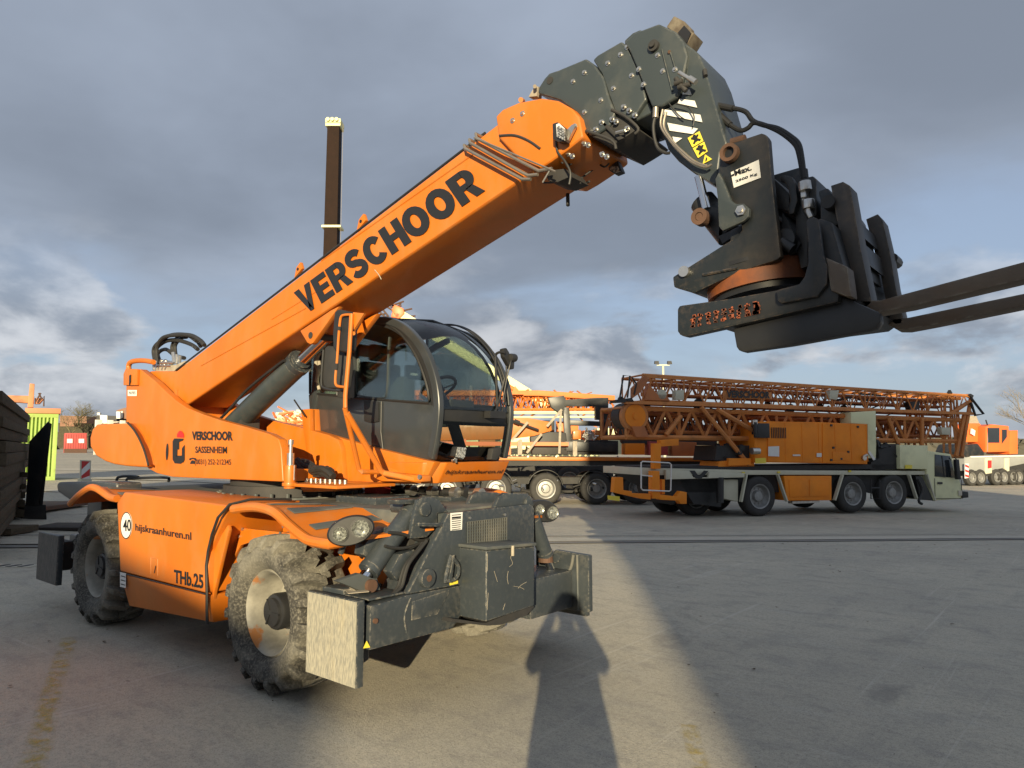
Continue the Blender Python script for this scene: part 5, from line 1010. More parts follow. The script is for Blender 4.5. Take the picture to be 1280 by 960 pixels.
# ================================================================== THE YARD AND WHAT STANDS IN IT
OFF = (0, 0, 0)
def lerp_knots(K, x):
    if x <= K[0][0]: return K[0][1]
    for (a, va), (b, vb) in zip(K, K[1:]):
        if x <= b: t = (x - a) / (b - a); t = t * t * (3 - 2 * t); return va + (vb - va) * t
    return K[-1][1]
def ground_z(x, y):
    s = x * RT.x + y * RT.y; d = x * FH.x + y * FH.y
    t = min(1, max(0, (d - 9.5) / 13.0)); t = t * t * (3 - 2 * t)
    return t * lerp_knots([(-60, 1.08), (-18, .43), (0, -.42), (8, -.5), (35, -1.05), (90, -1.2)], s)
def yard():
    ds = [-60, -30, -12, -4] + [x * 1.0 for x in range(0, 60, 2)] + [60, 66, 74, 84, 96, 110, 130, 160, 220, 320, 600, 1500]
    ss = [-1500, -500, -200, -120, -90] + [x for x in range(-70, 71, 4)] + [90, 120, 200, 500, 1500]
    vs = [];
    for d in ds:
        for s in ss:
            p = ground_xy(s, d); vs.append((p.x, p.y, ground_z(p.x, p.y)))
    n = len(ss); fs = [(i * n + j, i * n + j + 1, (i + 1) * n + j + 1, (i + 1) * n + j) for i in range(len(ds) - 1) for j in range(n - 1)]
    m = bpy.data.materials.new('asphalt_yard'); m.use_nodes = True; nt = m.node_tree; N = nt.nodes; L = nt.links; b = N['Principled BSDF']
    tc = N.new('ShaderNodeTexCoord')
    def noise(scale, det, rough=.6, st=(1, 1, 1), rz=0, dist=0):
        mp = N.new('ShaderNodeMapping'); mp.inputs[3].default_value = st; mp.inputs[2].default_value = (0, 0, rz); L.new(tc.outputs['Object'], mp.inputs[0])
        n = N.new('ShaderNodeTexNoise'); n.inputs['Scale'].default_value = scale; n.inputs['Detail'].default_value = det; n.inputs['Roughness'].default_value = rough; n.inputs['Distortion'].default_value = dist
        L.new(mp.outputs[0], n.inputs['Vector']); return n.outputs[0]
    def ramp(v, lo, hi, a=0., z=1.):
        n = N.new('ShaderNodeMapRange'); n.clamp = True
        for i, q in enumerate((lo, hi, a, z)): n.inputs[i + 1].default_value = q
        L.new(v, n.inputs[0]); return n.outputs[0]
    def mix(f, a, c):
        n = N.new('ShaderNodeMix'); n.data_type = 'RGBA'; L.new(f, n.inputs[0])
        for s, v in ((n.inputs[6], a), (n.inputs[7], c)):
            if isinstance(v, tuple): s.default_value = (*v, 1)
            else: L.new(v, s)
        return n.outputs[2]
    c = mix(ramp(noise(.35, 7), .35, .68), (.41, .374, .30), (.56, .503, .385))
    c = mix(ramp(noise(1.1, 8, .65, (1, 3.5, 1), R(35)), .52, .72, 0, .55), c, (.47, .44, .37))      # dusty streaks left by tyres
    c = mix(ramp(noise(.9, 8, .6, (3.5, 1, 1), R(10)), .55, .75, 0, .45), c, (.245, .232, .208))
    c = mix(ramp(noise(2.3, 10, .72, (1, 2.2, 1), R(60)), .50, .62, 0, .45), c, (.27, .252, .222))
    c = mix(ramp(noise(26, 8, .8), .46, .64, 0, .5), c, (.22, .205, .18))
    c = mix(ramp(noise(75, 3, .7), .55, .70, 0, .55), c, (.56, .52, .44))                              # pale aggregate
    c = mix(ramp(noise(95, 3, .7), .34, .46, .65, 0), c, (.14, .135, .125))
    c = mix(ramp(noise(6, 9, .7), .66, .74, 0, .35), c, (.19, .18, .165))
    c = mix(ramp(noise(.55, 10, .66, (1, 1, 1), 0, .8), .60, .68, 0, .55), c, (.20, .187, .165))     # old oil and water stains
    c = mix(ramp(noise(3.1, 10, .7), .66, .70, 0, .6), c, (.16, .15, .135))
    for st, rz_, lo_ in (((9, .35, 1), R(-22), .60), ((7, .3, 1), R(-48), .62), ((.4, 8, 1), R(15), .63)):   # long scuffs of turning wheels
        c = mix(ramp(noise(.8, 9, .68, st, rz_, .6), lo_, lo_ + .08, 0, .38), c, (.60, .56, .47))
    L.new(c, b.inputs['Base Color']); L.new(ramp(noise(.6, 4), .3, .7, .78, .95), b.inputs['Roughness'])
    b.inputs['Specular IOR Level'].default_value = .25
    bn = N.new('ShaderNodeBump'); bn.inputs['Strength'].default_value = .7; bn.inputs['Distance'].default_value = .012
    L.new(noise(55, 7, .75), bn.inputs['Height']); L.new(bn.outputs[0], b.inputs['Normal'])
    o = MB().add(vs, fs).build('yard_ground', m, smooth=True, ang=80); o['kind'] = 'structure'
yard()
def on_ground(s, d, up=0.0): p = ground_xy(s, d); return V((p.x, p.y, ground_z(p.x, p.y) + up))
def strip(path, w, name, m, up, kind='structure', n=12, ragged=0.0, seed=1):
    """a sheet laid on the yard along (s, d) points"""
    rr = random.Random(seed); P = []
    for (s0, d0), (s1, d1) in zip(path, path[1:]):
        for k in range(n): t = k / n; P.append((s0 + (s1 - s0) * t, d0 + (d1 - d0) * t))
    P.append(path[-1]); vs = []; fs = []
    for i, (s, d) in enumerate(P):
        a = P[max(i - 1, 0)]; b = P[min(i + 1, len(P) - 1)]; tx, ty = b[0] - a[0], b[1] - a[1]; l = math.hypot(tx, ty); nx, ny = -ty / l, tx / l
        j = rr.uniform(-ragged, ragged); k2 = rr.uniform(-ragged, ragged)
        vs += [on_ground(s + nx * (w / 2 + j), d + ny * (w / 2 + j), up), on_ground(s - nx * (w / 2 + k2), d - ny * (w / 2 + k2), up)]
    fs = [(2 * i, 2 * i + 1, 2 * i + 3, 2 * i + 2) for i in range(len(P) - 1)]
    o = MB().add(vs, fs).build(name, m); o['kind'] = kind; return o
def worn_paint(name, col, base, sc=9, lo=.45, hi=.62):
    m = mat(name, col, .85, col2=base, nscale=sc, amount=1.0, lo=lo, hi=hi, detail=9); return m
YLINE = worn_paint('worn_yellow_line', (.43, .36, .17), (.36, .337, .285), 5, .40, .62)
GUTTER = worn_paint('pale_gutter_concrete', (.46, .42, .34), (.41, .375, .30), 2)
DGUT = mat('dark_wet_gutter', (.18, .17, .15), .7, col2=(.27, .25, .22), nscale=3)
def soft_line(path, w, n=14):
    """paint worn almost away: thin sheet whose cover fades to its edges"""
    m = bpy.data.materials.get('faint_yellow_paint')
    if not m:
        m = bpy.data.materials.new('faint_yellow_paint'); m.use_nodes = True; nt = m.node_tree; N = nt.nodes; L = nt.links; b = N['Principled BSDF']
        b.inputs['Base Color'].default_value = (.50, .37, .07, 1); b.inputs['Roughness'].default_value = .9
        at = N.new('ShaderNodeAttribute'); at.attribute_name = 'cover'; tc = N.new('ShaderNodeTexCoord'); nz = N.new('ShaderNodeTexNoise'); nz.inputs['Scale'].default_value = 9; nz.inputs['Detail'].default_value = 12; nz.inputs['Roughness'].default_value = .75
        L.new(tc.outputs['Object'], nz.inputs['Vector']); r = N.new('ShaderNodeMapRange'); r.inputs[1].default_value = .44; r.inputs[2].default_value = .66; r.inputs[4].default_value = .75; L.new(nz.outputs[0], r.inputs[0])
        mu = N.new('ShaderNodeMath'); mu.operation = 'MULTIPLY'; L.new(r.outputs[0], mu.inputs[0]); L.new(at.outputs['Fac'], mu.inputs[1]); L.new(mu.outputs[0], b.inputs['Alpha'])
    P = []
    for (s0, d0), (s1, d1) in zip(path, path[1:]):
        for k in range(n): t = k / n; P.append((s0 + (s1 - s0) * t, d0 + (d1 - d0) * t))
    P.append(path[-1]); vs = []; cv = []
    for i, (s, d) in enumerate(P):
        a = P[max(i - 1, 0)]; b2 = P[min(i + 1, len(P) - 1)]; tx, ty = b2[0] - a[0], b2[1] - a[1]; l = math.hypot(tx, ty); e = 0.0 if i in (0, len(P) - 1) else 1.0
        for q, c_ in ((-.5, 0), (-.2, 1), (.2, 1), (.5, 0)): vs.append(on_ground(s - ty / l * w * q, d + tx / l * w * q, .004)); cv.append(c_ * e)
    fs = [(4 * i + j, 4 * i + j + 1, 4 * i + 5 + j, 4 * i + 4 + j) for i in range(len(P) - 1) for j in range(3)]
    me = bpy.data.meshes.new('yellow_line'); me.from_pydata([tuple(v) for v in vs], [], fs); me.materials.append(m)
    a = me.attributes.new('cover', 'FLOAT', 'POINT')
    for i, c_ in enumerate(cv): a.data[i].value = c_
    o = bpy.data.objects.new('yellow_line', me); COL.objects.link(o); o['kind'] = 'structure'
# gutter lines that cross the yard behind the machine
def from_px(x, y, d): return None
strip([(-14, 11.75), (.76, 13.73), (10.7, 15.06), (50, 20.3)], .30, 'gutter_strip', DGUT, .012, n=16)
strip([(-14, 12.45), (.8, 14.43), (10.7, 15.76), (50, 21)], .75, 'gutter_strip', GUTTER, .010, n=16)
strip([(-14, 13.4), (.87, 15.4), (12, 16.85), (50, 22)], .08, 'gutter_strip', DGUT, .014, n=16)
for k, (a, b_) in enumerate((((-30, 22), (-8, 23)), ((-30, 29), (-10, 31)), ((-36, 40), (-12, 41)))): strip([a, b_], (.8, 1.6, 3.0)[k], 'pale_ground_band', GUTTER, .015, n=10)  # pale strips across the far left of the yard
soft_line([(-4.0, 6.6), (-3.18, 5.06), (-2.66, 4.15), (-2.2, 3.2)], .16)
soft_line([(1.09, 4.55), (1.05, 4.3), (1.0, 3.9)], .12)
# leaves and crumbs lying about
rr = random.Random(21); LEAFB = mat('dead_leaf', (.09, .06, .035), .8)
b = MB()
for k in range(150):
    s, d = rr.uniform(-5, 9), rr.uniform(2.6, 14); p = on_ground(s, d, .006); r = rr.uniform(.008, .028) * (1 if rr.random() < .85 else 1.7); a0 = rr.uniform(0, 6.3)
    b.add([p + V((math.cos(a0 + 2 * math.pi * q / 5) * r * rr.uniform(.5, 1.2), math.sin(a0 + 2 * math.pi * q / 5) * r * rr.uniform(.3, .8), rr.uniform(0, .01))) for q in range(5)], [(0, 1, 2, 3, 4)])
o = b.build('scattered_leaves', LEAFB); tag(o, 'dead leaves and crumbs scattered over the asphalt', 'leaves', kind='stuff')

# ---- shared truck wheels
def truck_wheel_meshes(r, w):
    t = MB().lathe([(-w * .45, r * .60), (-w * .5, r * .72), (-w * .5, r * .86), (-w * .42, r * .96), (-w * .3, r), (-w * .16, r), (-w * .15, r * .975), (-w * .12, r * .975), (-w * .11, r), (w * .11, r), (w * .12, r * .975), (w * .15, r * .975), (w * .16, r), (w * .3, r), (w * .42, r * .96), (w * .5, r * .8), (w * .45, r * .60)], (0, 0, 0), 'y', 40, closed=True)
    rm = MB().lathe([(-w * .46, r * .60), (-w * .49, r * .62), (-w * .46, r * .56), (-w * .2, r * .52), (-w * .1, r * .46), (-w * .12, r * .30), (-w * .34, r * .24), (-w * .36, r * .10), (-w * .36, .001), (w * .3, .001), (w * .4, r * .6)], (0, 0, 0), 'y', 32, cap=False)
    for k in range(10):
        a = 2 * math.pi * k / 10; rm.cyl((math.cos(a) * r * .38, -w * .1, math.sin(a) * r * .38), (math.cos(a) * r * .38, -w * .18, math.sin(a) * r * .38), r * .035, n=6)
    return t.mesh('tyre', TYRE2, smooth=True, ang=50), rm.mesh('rim', RIMG, smooth=True, ang=35)
WA = truck_wheel_meshes(.645, .42); WB = truck_wheel_meshes(.60, .38)
def truck_wheel(par, W, x, y, z):
    w = bpy.data.objects.new('wheel', None); COL.objects.link(w); w.parent = par; w.location = (x, y, z)
    for n, me in (('tyre', W[0]), ('rim', W[1])):
        o = bpy.data.objects.new(n, me); COL.objects.link(o); o.parent = w
    return w
def B2(pts, d): return MB().prism(pts, (0, d, 0))
def lattice(mb, u0, u1, z0, z1, y0, y1, n, rc=.05, rd=.025, z0b=None, z1b=None, faces='nfb', rnd=None):
    """a lattice girder from u0 to u1: four chords, zigzag lacing and posts"""
    z0b = z0 if z0b is None else z0b; z1b = z1 if z1b is None else z1b
    def c(t, y, top): return V((u0 + (u1 - u0) * t, y, (z1 + (z1b - z1) * t) if top else (z0 + (z0b - z0) * t)))
    for y in (y0, y1):
        for top in (0, 1): mb.tube([c(0, y, top), c(1, y, top)], rc, 6)
    for k in range(n):
        t0, t1 = k / n, (k + 1) / n; tm = (t0 + t1) / 2
        for y in (y0, y1):
            mb.tube([c(t0, y, 0), c(tm, y, 1)], rd, 4); mb.tube([c(tm, y, 1), c(t1, y, 0)], rd, 4)
            if k % 2 == 0: mb.tube([c(t0, y, 0), c(t0, y, 1)], rd, 4)
        for top in (0, 1):
            mb.tube([c(t0, y0, top), c(t1, y1, top)], rd, 4); mb.tube([c(t0, y0, top), c(t0, y1, top)], rd, 4)
    return mb

# ---- mobile tower crane parked across the yard
fx_, fy_, fz_, fa_ = (-8.679,22.835,-0.500,1.0472)
MC = thing('mobile_tower_crane', (fx_, fy_, fz_), 'mobile tower crane with pale cream cab and folded orange lattice tower parked in shade', 'mobile crane', fa_)
def PT(p): return V(p)
WR_ = .645
ws = [[(0.073,0,0.574)][0][0], [(3.956,0,0.552)][0][0], [(5.824,0,0.545)][0][0]]
ws.append(ws[0] - 1.9)
for u in ws:
    if u != ws[3]: truck_wheel(MC, WA, u, .22, WR_ - .0)
    else: truck_wheel(MC, WA, u + .1, 1.1, WR_)
    w = truck_wheel(MC, WA, u, 2.4, WR_); w.rotation_euler.z = math.pi
ra = [(-4.252,0,1.603),(-0.226,0,1.489),(7.377,0,1.378),(7.368,0,1.242),(-0.232,0,1.34),(-4.256,0,1.379)]
fr = B2([(x, y + .02, z) for x, y, z in ra], 2.55).build('chassis', FRAMEG, MC, bevel=.01)
MB().prism([(x, .3, z - .02) for x, y, z in [(-4.181,0,1.442),(7.372,0,1.302),(7.617,0,0.391),(6.109,0,0.65),(-2.689,0,0.837),(-3.005,0,0.455),(-3.144,0,0.976)]], (0, 2.0, 0)).build('underframe', DARK, MC)
u0, u1 = ra[0][0], ra[2][0]; zt_ = ra[1][2]
MB().box((u0 + .4, .1, zt_ - .02), (u1 - .2, 2.5, zt_ + .14)).build('deck', DARK, MC)
b = MB()
for pr_ in ([(0.764,0,1.327),(1.089,0,0.467)], [(3.474,0,1.292),(3.089,0,0.451)], [(6.5,0,1.253),(6.816,0,0.396)], [(7.348,0,1.265),(7.674,0,0.314)], [(-0.478,0,1.363),(-0.715,0,0.493)]):
    a, c_ = V(pr_[0]), V(pr_[1]); b.bar(a - UY * .02, c_ - UY * .02, .05, .12, (0, 1, 0))
b.split('mudguard_stay', FRAMEG, MC)
bx = [(1.012,-0.03,1.29),(3.01,-0.03,1.264),(2.968,-0.03,0.449),(1.107,-0.03,0.482)]
lb = B2(bx, .6).build('side_locker', ORANGE_D, MC, bevel=.02)
for pr_ in ([(1.206,-0.05,1.171),(1.968,-0.05,1.159),(1.942,-0.05,0.602),(1.207,-0.05,0.605)], [(2.057,-0.05,1.158),(2.866,-0.05,1.146),(2.837,-0.05,0.595),(2.03,-0.05,0.6)]): B2(pr_, .03).build('locker_door', ORANGE_D, lb, bevel=.008)
MB().box(([(1.432,0,0.368)][0][0], .1, [(1.432,0,0.368)][0][2]), ([(2.588,0,0.443)][0][0], .3, [(2.588,0,0.443)][0][2])).build('step', STEEL, MC)
# superstructure house
hs = [(-0.113,-0.05,2.932),(-0.084,-0.05,3.036),(0.382,-0.05,3.069),(2.626,-0.05,3.07),(4.663,-0.05,3.021),(4.582,-0.05,1.644),(2.603,-0.05,1.687),(0.329,-0.05,1.732),(-0.158,-0.05,1.721)]
ho = B2(hs, 1.9).build('machinery_house', ORANGE_D, MC, bevel=.02); ho_x0, ho_x1, ho_z0, ho_z1 = hs[2][0], hs[5][0], hs[6][2], hs[2][2]
for pr_ in ([(0.398,-0.07,3.027),(2.596,-0.07,3.033),(2.567,-0.07,1.73),(0.348,-0.07,1.759)], [(2.678,-0.07,3.034),(4.611,-0.07,2.983),(4.535,-0.07,1.688),(2.612,-0.07,1.716)]): B2(pr_, .03).build('house_door', ORANGE_D, ho, bevel=.006)
B2([(3.038,-0.09,2.07),(3.825,-0.09,2.054),(3.809,-0.09,1.766),(3.024,-0.09,1.785)], .02).build('hatch', ORANGE_D, ho, bevel=.004)
b = MB()
for p in [(3.029,-0.1,2.965),(4.194,-0.1,2.927),(3.082,-0.1,2.213),(3.722,-0.1,2.069),(2.969,-0.1,1.799),(3.403,-0.1,1.833)]: b.box(V(p) - V((.04, .0, .035)), V(p) + V((.04, .03, .035)))
b.split('door_catch', BLACK, ho)
B2([(0.367,-0.1,2.247),(0.803,-0.1,2.261),(0.789,-0.1,1.922),(0.355,-0.1,1.938)], .01).build('notice', WHITE, ho)
B2([(-0.168,-0.1,1.872),(0.251,-0.1,1.883),(0.262,-0.1,1.712),(-0.174,-0.1,1.702)], .01).build('yellow_plate', YELLOW, ho)
B2([(2.347,-0.1,2.029),(2.554,-0.1,2.028),(2.547,-0.1,1.901),(2.34,-0.1,1.902)], .01).build('notice', WHITE, ho)
B2([(1.345,-0.1,1.99),(1.66,-0.1,1.989),(1.658,-0.1,1.933),(1.343,-0.1,1.934)], .01).build('door_handle', STEEL, ho)
b = MB(); p = V([(4.37,-0.1,1.864)][0]); b.cyl(p, p - UY * .06, .09, n=14); b.cyl(p + UX * .0 + UZ * .05, p + UZ * .10 + UX * .12 - UY * .05, .05, n=10); b.build('lamp_cluster', STEEL, ho, smooth=True)
b = MB(); b.box(V([(-0.124,-0.2,2.996)][0]), V([(0.358,0.1,2.525)][0])); p = V([(-0.21,-0.2,2.927)][0]); b.cyl(p - UZ * .4, p + UZ * .1, .06); b.build('vent_stack', BLACK, ho, bevel=.01)
b = MB(); p = V([(-0.193,-0.15,2.962)][0]); b.cyl(p, p + UZ * .14, .10, n=12); b.cyl(p - UZ * .3, p, .05, n=10); p = V([(-0.381,-0.2,2.104)][0]); b.cyl(p, p + UX * .28, .11, n=14); b.build('exhaust_pot', STEEL, ho, smooth=True)
col = [(4.362,0.35,3.456),(5.514,0.35,3.529),(5.459,0.35,2.289),(5.212,0.35,2.288),(5.111,0.35,3.077),(4.341,0.35,3.068)]
co = B2([(3.983,-0.02,3.432),(5.111,-0.02,3.496),(5.058,-0.02,2.287),(5.012,-0.02,1.845),(4.645,-0.02,1.847),(4.714,-0.02,3.023),(3.961,-0.02,3.044)], .5).build('tower_foot', CREAM, MC, bevel=.02)
B2([(6.111,-0.05,2.311),(7.465,-0.05,2.29),(7.404,-0.05,1.44),(6.086,-0.05,1.468)], 1.5).build('ballast_box', CREAM, MC, bevel=.02)
B2([(6.277,-0.1,1.602),(6.599,-0.1,1.599),(6.59,-0.1,1.472),(6.268,-0.1,1.475)], .02).build('yellow_plate', YELLOW, MC)
b = MB(); b.prism([(5.239,0.1,2.317),(6.274,0.1,2.349),(6.246,0.1,1.448),(4.893,0.1,1.432),(4.909,0.1,1.697),(5.308,0.1,1.842)], (0, 1.6, 0)); b.build('engine_block', DARK, MC, bevel=.03)
rr = random.Random(8); b = MB()
for k in range(14):
    p = V([(5.422,0,2.288)][0]) + V((rr.uniform(-.15, .5), rr.uniform(-.1, 1.0), rr.uniform(-.15, .15))); b.tube(smooth_path([p, p + V((rr.uniform(-.3, .3), .1, rr.uniform(-.3, .3))), p + V((rr.uniform(-.5, .3), .0, rr.uniform(-.5, .1)))], 4), .04, 6)
b.build('engine_hoses', BLACK, MC, smooth=True)
B2([(4.615,-0.06,2.067),(4.723,-0.06,2.096),(4.966,-0.06,1.809),(4.858,-0.06,1.773)], .02).build('hazard_bar', WHITE, co)
# driver's cab
cb_ = [(7.451,-0.05,2.1),(8.579,-0.05,1.982),(8.842,-0.05,1.363),(9.087,-0.05,0.651),(9.054,-0.05,0.359),(7.613,-0.05,0.319),(7.336,-0.05,1.357)]
cbo = B2(cb_, 2.5).build('cab', CREAM, MC, bevel=.04, seg=3)
B2([(7.765,-0.075,1.97),(8.499,-0.075,1.906),(8.716,-0.075,1.12),(7.707,-0.075,1.18)], .03).build('cab_window', WINM, cbo, bevel=.004)
MB().tube([(8.081,-0.08,1.923),(8.149,-0.08,1.143)], .02, 4).build('window_bar', BLACK, cbo)
MB().tube([(7.688,-0.07,1.111),(7.656,-0.07,0.395),(8.952,-0.07,0.363)], .012, 4).tube([(9.007,-0.07,1.054),(9.006,-0.07,0.362)], .012, 4).build('door_seam', DARK, cbo)
B2([(7.81,-0.09,0.982),(8.04,-0.09,0.978),(8.034,-0.09,0.902),(7.804,-0.09,0.906)], .02).build('door_handle', BLACK, cbo)
b = MB(); b.prism([(8.988,-0.1,0.633),(9.289,-0.1,0.611),(9.293,-0.1,0.395),(8.968,-0.1,0.38)], (0, 2.5, 0)); b.build('bumper', BLACK, cbo, bevel=.02)
b = MB(); b.prism([(8.5,-0.3,1.794),(8.659,-0.3,1.793),(8.709,-0.3,1.068),(8.529,-0.3,1.07)], (0, .12, 0)); b.tube([(8.592,-0.15,1.868),(8.775,-0.15,1.751)], .02, 5); b.build('mirror', BLACK, cbo, bevel=.02)
b = MB(); b.prism([(6.828,-0.02,1.197),(7.134,-0.02,1.193),(7.639,-0.02,0.316),(6.977,-0.02,0.408)], (0, .5, 0)); b.tube(smooth_path([(6.827,-0.1,1.088),(7.004,-0.1,0.711),(6.826,-0.1,0.342),(6.97,-0.1,0.227)], 4), .05, 6); b.tube([(4.661,-0.1,1.121),(4.622,-0.1,0.47),(5.005,-0.1,0.461),(5.045,-0.1,1.115)], .025, 5); b.tube([(4.643,-0.1,0.831),(5.027,-0.1,0.824)], .025, 5); b.split('fitting', BLACK, MC)
# folded lattice tower: upper jib over heavy lower tower
RDG = mat('lattice_girder_paint', (.62, .235, .06), .6, col2=(.40, .14, .04), nscale=.8, dirt=(.14, .08, .05), dirt_amt=.6, dirt_scale=1.5)
a = [(-4.08,0.2,4.455),(10.105,0.2,4.152),(10.276,0.2,3.495),(-4.689,0.2,3.649)]
b = lattice(MB(), a[0][0], a[1][0], a[3][2], a[0][2], .2, 1.5, 19, .055, .030, z0b=a[2][2], z1b=a[1][2]); b.build('upper_jib', RDG, MC)
b = lattice(MB(), a[0][0] + .5, a[1][0] - .6, a[3][2] + .25, a[0][2] - .22, .55, 1.15, 30, .04, .024, z0b=a[2][2] + .25, z1b=a[1][2] - .2); b.build('inner_jib', RUSTOR, MC)
c2 = [(-4.746,0.1,3.641),(10.146,0.1,3.537),(10.138,0.1,3.441),(-4.747,0.1,3.544)]
MB().loft(c2, [(x, y + .12, z) for x, y, z in c2]).build('jib_rail', RDG, MC)
c2 = [(-4.034,0.15,4.465),(10.043,0.15,4.211),(10.037,0.15,4.131),(-4.036,0.15,4.372)]
MB().loft(c2, [(x, y + .10, z) for x, y, z in c2]).build('jib_rail', RDG, MC)
a = [(-4.821,0.3,3.431),(5.614,0.3,3.286),(5.566,0.3,2.499),(-4.058,0.3,2.506)]
b = MB(); l0 = [(-4.637,0.3,3.434),(0.219,0.3,3.487),(5.612,0.3,3.255),(9.66,0.3,3.234)]; l1 = [(-4.057,0.3,2.539),(0.138,0.3,2.477),(5.461,0.3,2.401),(9.599,0.3,2.452)]
zt0, zt1 = l0[0][2], l0[3][2]; zb0, zb1 = l1[0][2], l1[3][2]
lattice(b, l0[0][0], l0[3][0], zb0, zt0, .3, 1.9, 15, .085, .055, z0b=zb1, z1b=zt1); b.build('lower_tower', RDG, MC)
b = MB(); lattice(b, l0[0][0] + .6, l0[3][0] - .4, zb0 + .18, zt0 - .15, .7, 1.5, 24, .06, .04, z0b=zb1 + .18, z1b=zt1 - .15); lattice(b, l0[0][0] + .2, l0[3][0] + .1, zb0 + .05, zt0 - .05, 1.7, 2.2, 28, .05, .035, z0b=zb1 + .05, z1b=zt1 - .05); b.build('inner_tower', RUSTOR, MC)
b = MB()
for pr_ in ([(-2.039,0.1,3.488),(-0.263,0.1,1.665)], [(-1.438,0.1,3.432),(-0.055,0.1,2.764)], [(7.545,0.2,3.295),(7.474,0.2,2.291)], [(6.344,0.2,2.289),(5.903,0.2,3.271)], [(10.1,0.2,4.095),(9.425,0.2,1.899)], [(9.716,0.2,3.486),(9.152,0.2,1.9)], [(9.159,0.3,3.163),(9.611,0.3,2.611)], [(8.831,0.2,3.392),(9.975,0.2,3.932)], [(-2.727,0.2,3.212),(-3.283,0.2,2.607)]): b.tube(pr_, .075, 6)
b.split('tower_brace', RDG, MC)
b = MB(); lattice(b, [(8.668,0,2.447)][0][0], [(9.646,0,2.45)][0][0], [(8.895,0,1.903)][0][2], [(9.062,0,4.057)][0][2], .3, 1.8, 3, .07, .04); b.build('tower_head', RDG, MC)
p = V([(-4.365,0.2,3.173)][0]); dr = MB().cyl(p, p + UY * .18, .46, n=32).build('rope_drum', RDG, MC, smooth=True)
b = MB(); b.cyl(p - UY * .02, p - UY * .01, .36, n=28); b.cyl(p - UY * .05, p - UY * .02, .10, n=14); b.build('drum_face', ORANGE_D, dr, smooth=True)
p2 = V([(-4.307,0.6,3.204)][0]); MB().cyl(p2, p2 + UY * .5, .42, n=24).build('rope_coil', DARK, dr, smooth=True)
b = MB(); b.prism([(-4.519,0.1,4.024),(-4.064,0.1,4.433),(-3.917,0.1,4.306),(-4.224,0.1,3.902),(-4.524,0.1,3.699)], (0, .1, 0)); b.prism([(-4.539,0.1,2.856),(-4.095,0.1,2.86),(-3.952,0.1,2.536),(-4.397,0.1,2.534)], (0, .3, 0)); b.prism([(-3.919,0.1,4.174),(-3.623,0.1,3.852),(-3.318,0.1,3.86),(-3.169,0.1,3.665),(-4.079,0.1,3.677)], (0, .2, 0)); b.split('sheave_plate', RUSTOR, MC)
p = V([(-3.448,0.1,3.857)][0]); b = MB(); b.cyl(p, p + UY * .1, .16, n=18); b.prism([(-2.968,0.1,4.003),(-2.656,0.1,4.025),(-2.664,0.1,3.71),(-2.975,0.1,3.702)], (0, .2, 0)); b.prism([(3.271,0.15,4.182),(3.666,0.15,4.193),(3.554,0.15,3.858),(3.228,0.15,3.887)], (0, .2, 0)); b.prism([(8.35,0.1,2.952),(8.834,0.1,2.957),(8.813,0.1,2.682),(8.384,0.1,2.695)], (0, .2, 0)); b.split('winch_box', FRAMEG, MC, bevel=.01)
b = MB(); b.tube([(-4.949,0.1,3.688),(-4.806,0.1,4.406),(-4.586,0.1,4.401),(-4.686,0.1,3.727)], .03, 5); b.tube([(-4.513,0.1,4.351),(-4.368,0.1,4.16),(-4.448,0.1,3.831)], .03, 5); b.prism([(-5.109,0.1,3.652),(-4.524,0.1,3.731),(-4.452,0.1,3.603),(-5.038,0.1,3.57)], (0, .4, 0)); b.tube([(9.967,0.1,4.085),(10.591,0.1,3.48),(10.136,0.1,3.425),(9.95,0.1,3.885)], .05, 5); b.prism([(8.821,0.1,4.215),(8.941,0.1,4.353),(9.039,0.1,4.221)], (0, .1, 0)); b.prism([(9.84,0.1,4.178),(9.979,0.1,4.238),(10.13,0.1,4.17),(10.079,0.1,4.088)], (0, .2, 0)); b.prism([(7.025,0.3,3.872),(7.602,0.3,3.908),(7.529,0.3,3.61),(7.109,0.3,3.587)], (0, .2, 0)); b.split('jib_fitting', BLACK, MC)
rr = random.Random(15); b = MB()
for k in range(46):                                # ropes, pulleys and pendants stowed inside the girders
    t = rr.random(); x = a[0][0] + .3 + t * 10.5; z = zt0 + rr.uniform(.1, .75) if k % 2 else zb0 + rr.uniform(.1, .9)
    p = V((x, rr.uniform(.5, 1.3), z))
    if k % 3: b.tube([p, p + V((rr.uniform(.3, 1.2), rr.uniform(-.2, .2), rr.uniform(-.25, .25)))], rr.uniform(.02, .05), 5)
    else: b.cyl(p, p + UY * .08, rr.uniform(.08, .2), n=12)
b.build('stowed_rigging', DARK, MC)
mb = B2([(-1.066,0.19,4.049),(0.813,0.19,4.045),(0.804,0.19,3.818),(-1.074,0.19,3.801)], .03).build('name_board', RDG, MC)
q = [(-1.021,0.15,3.82),(0.709,0.15,3.827),(-1.013,0.15,4.062)]
text('VERSCHOOR', q[0], q[1], q[2], PRINT, mb, bold=.05, local=True)
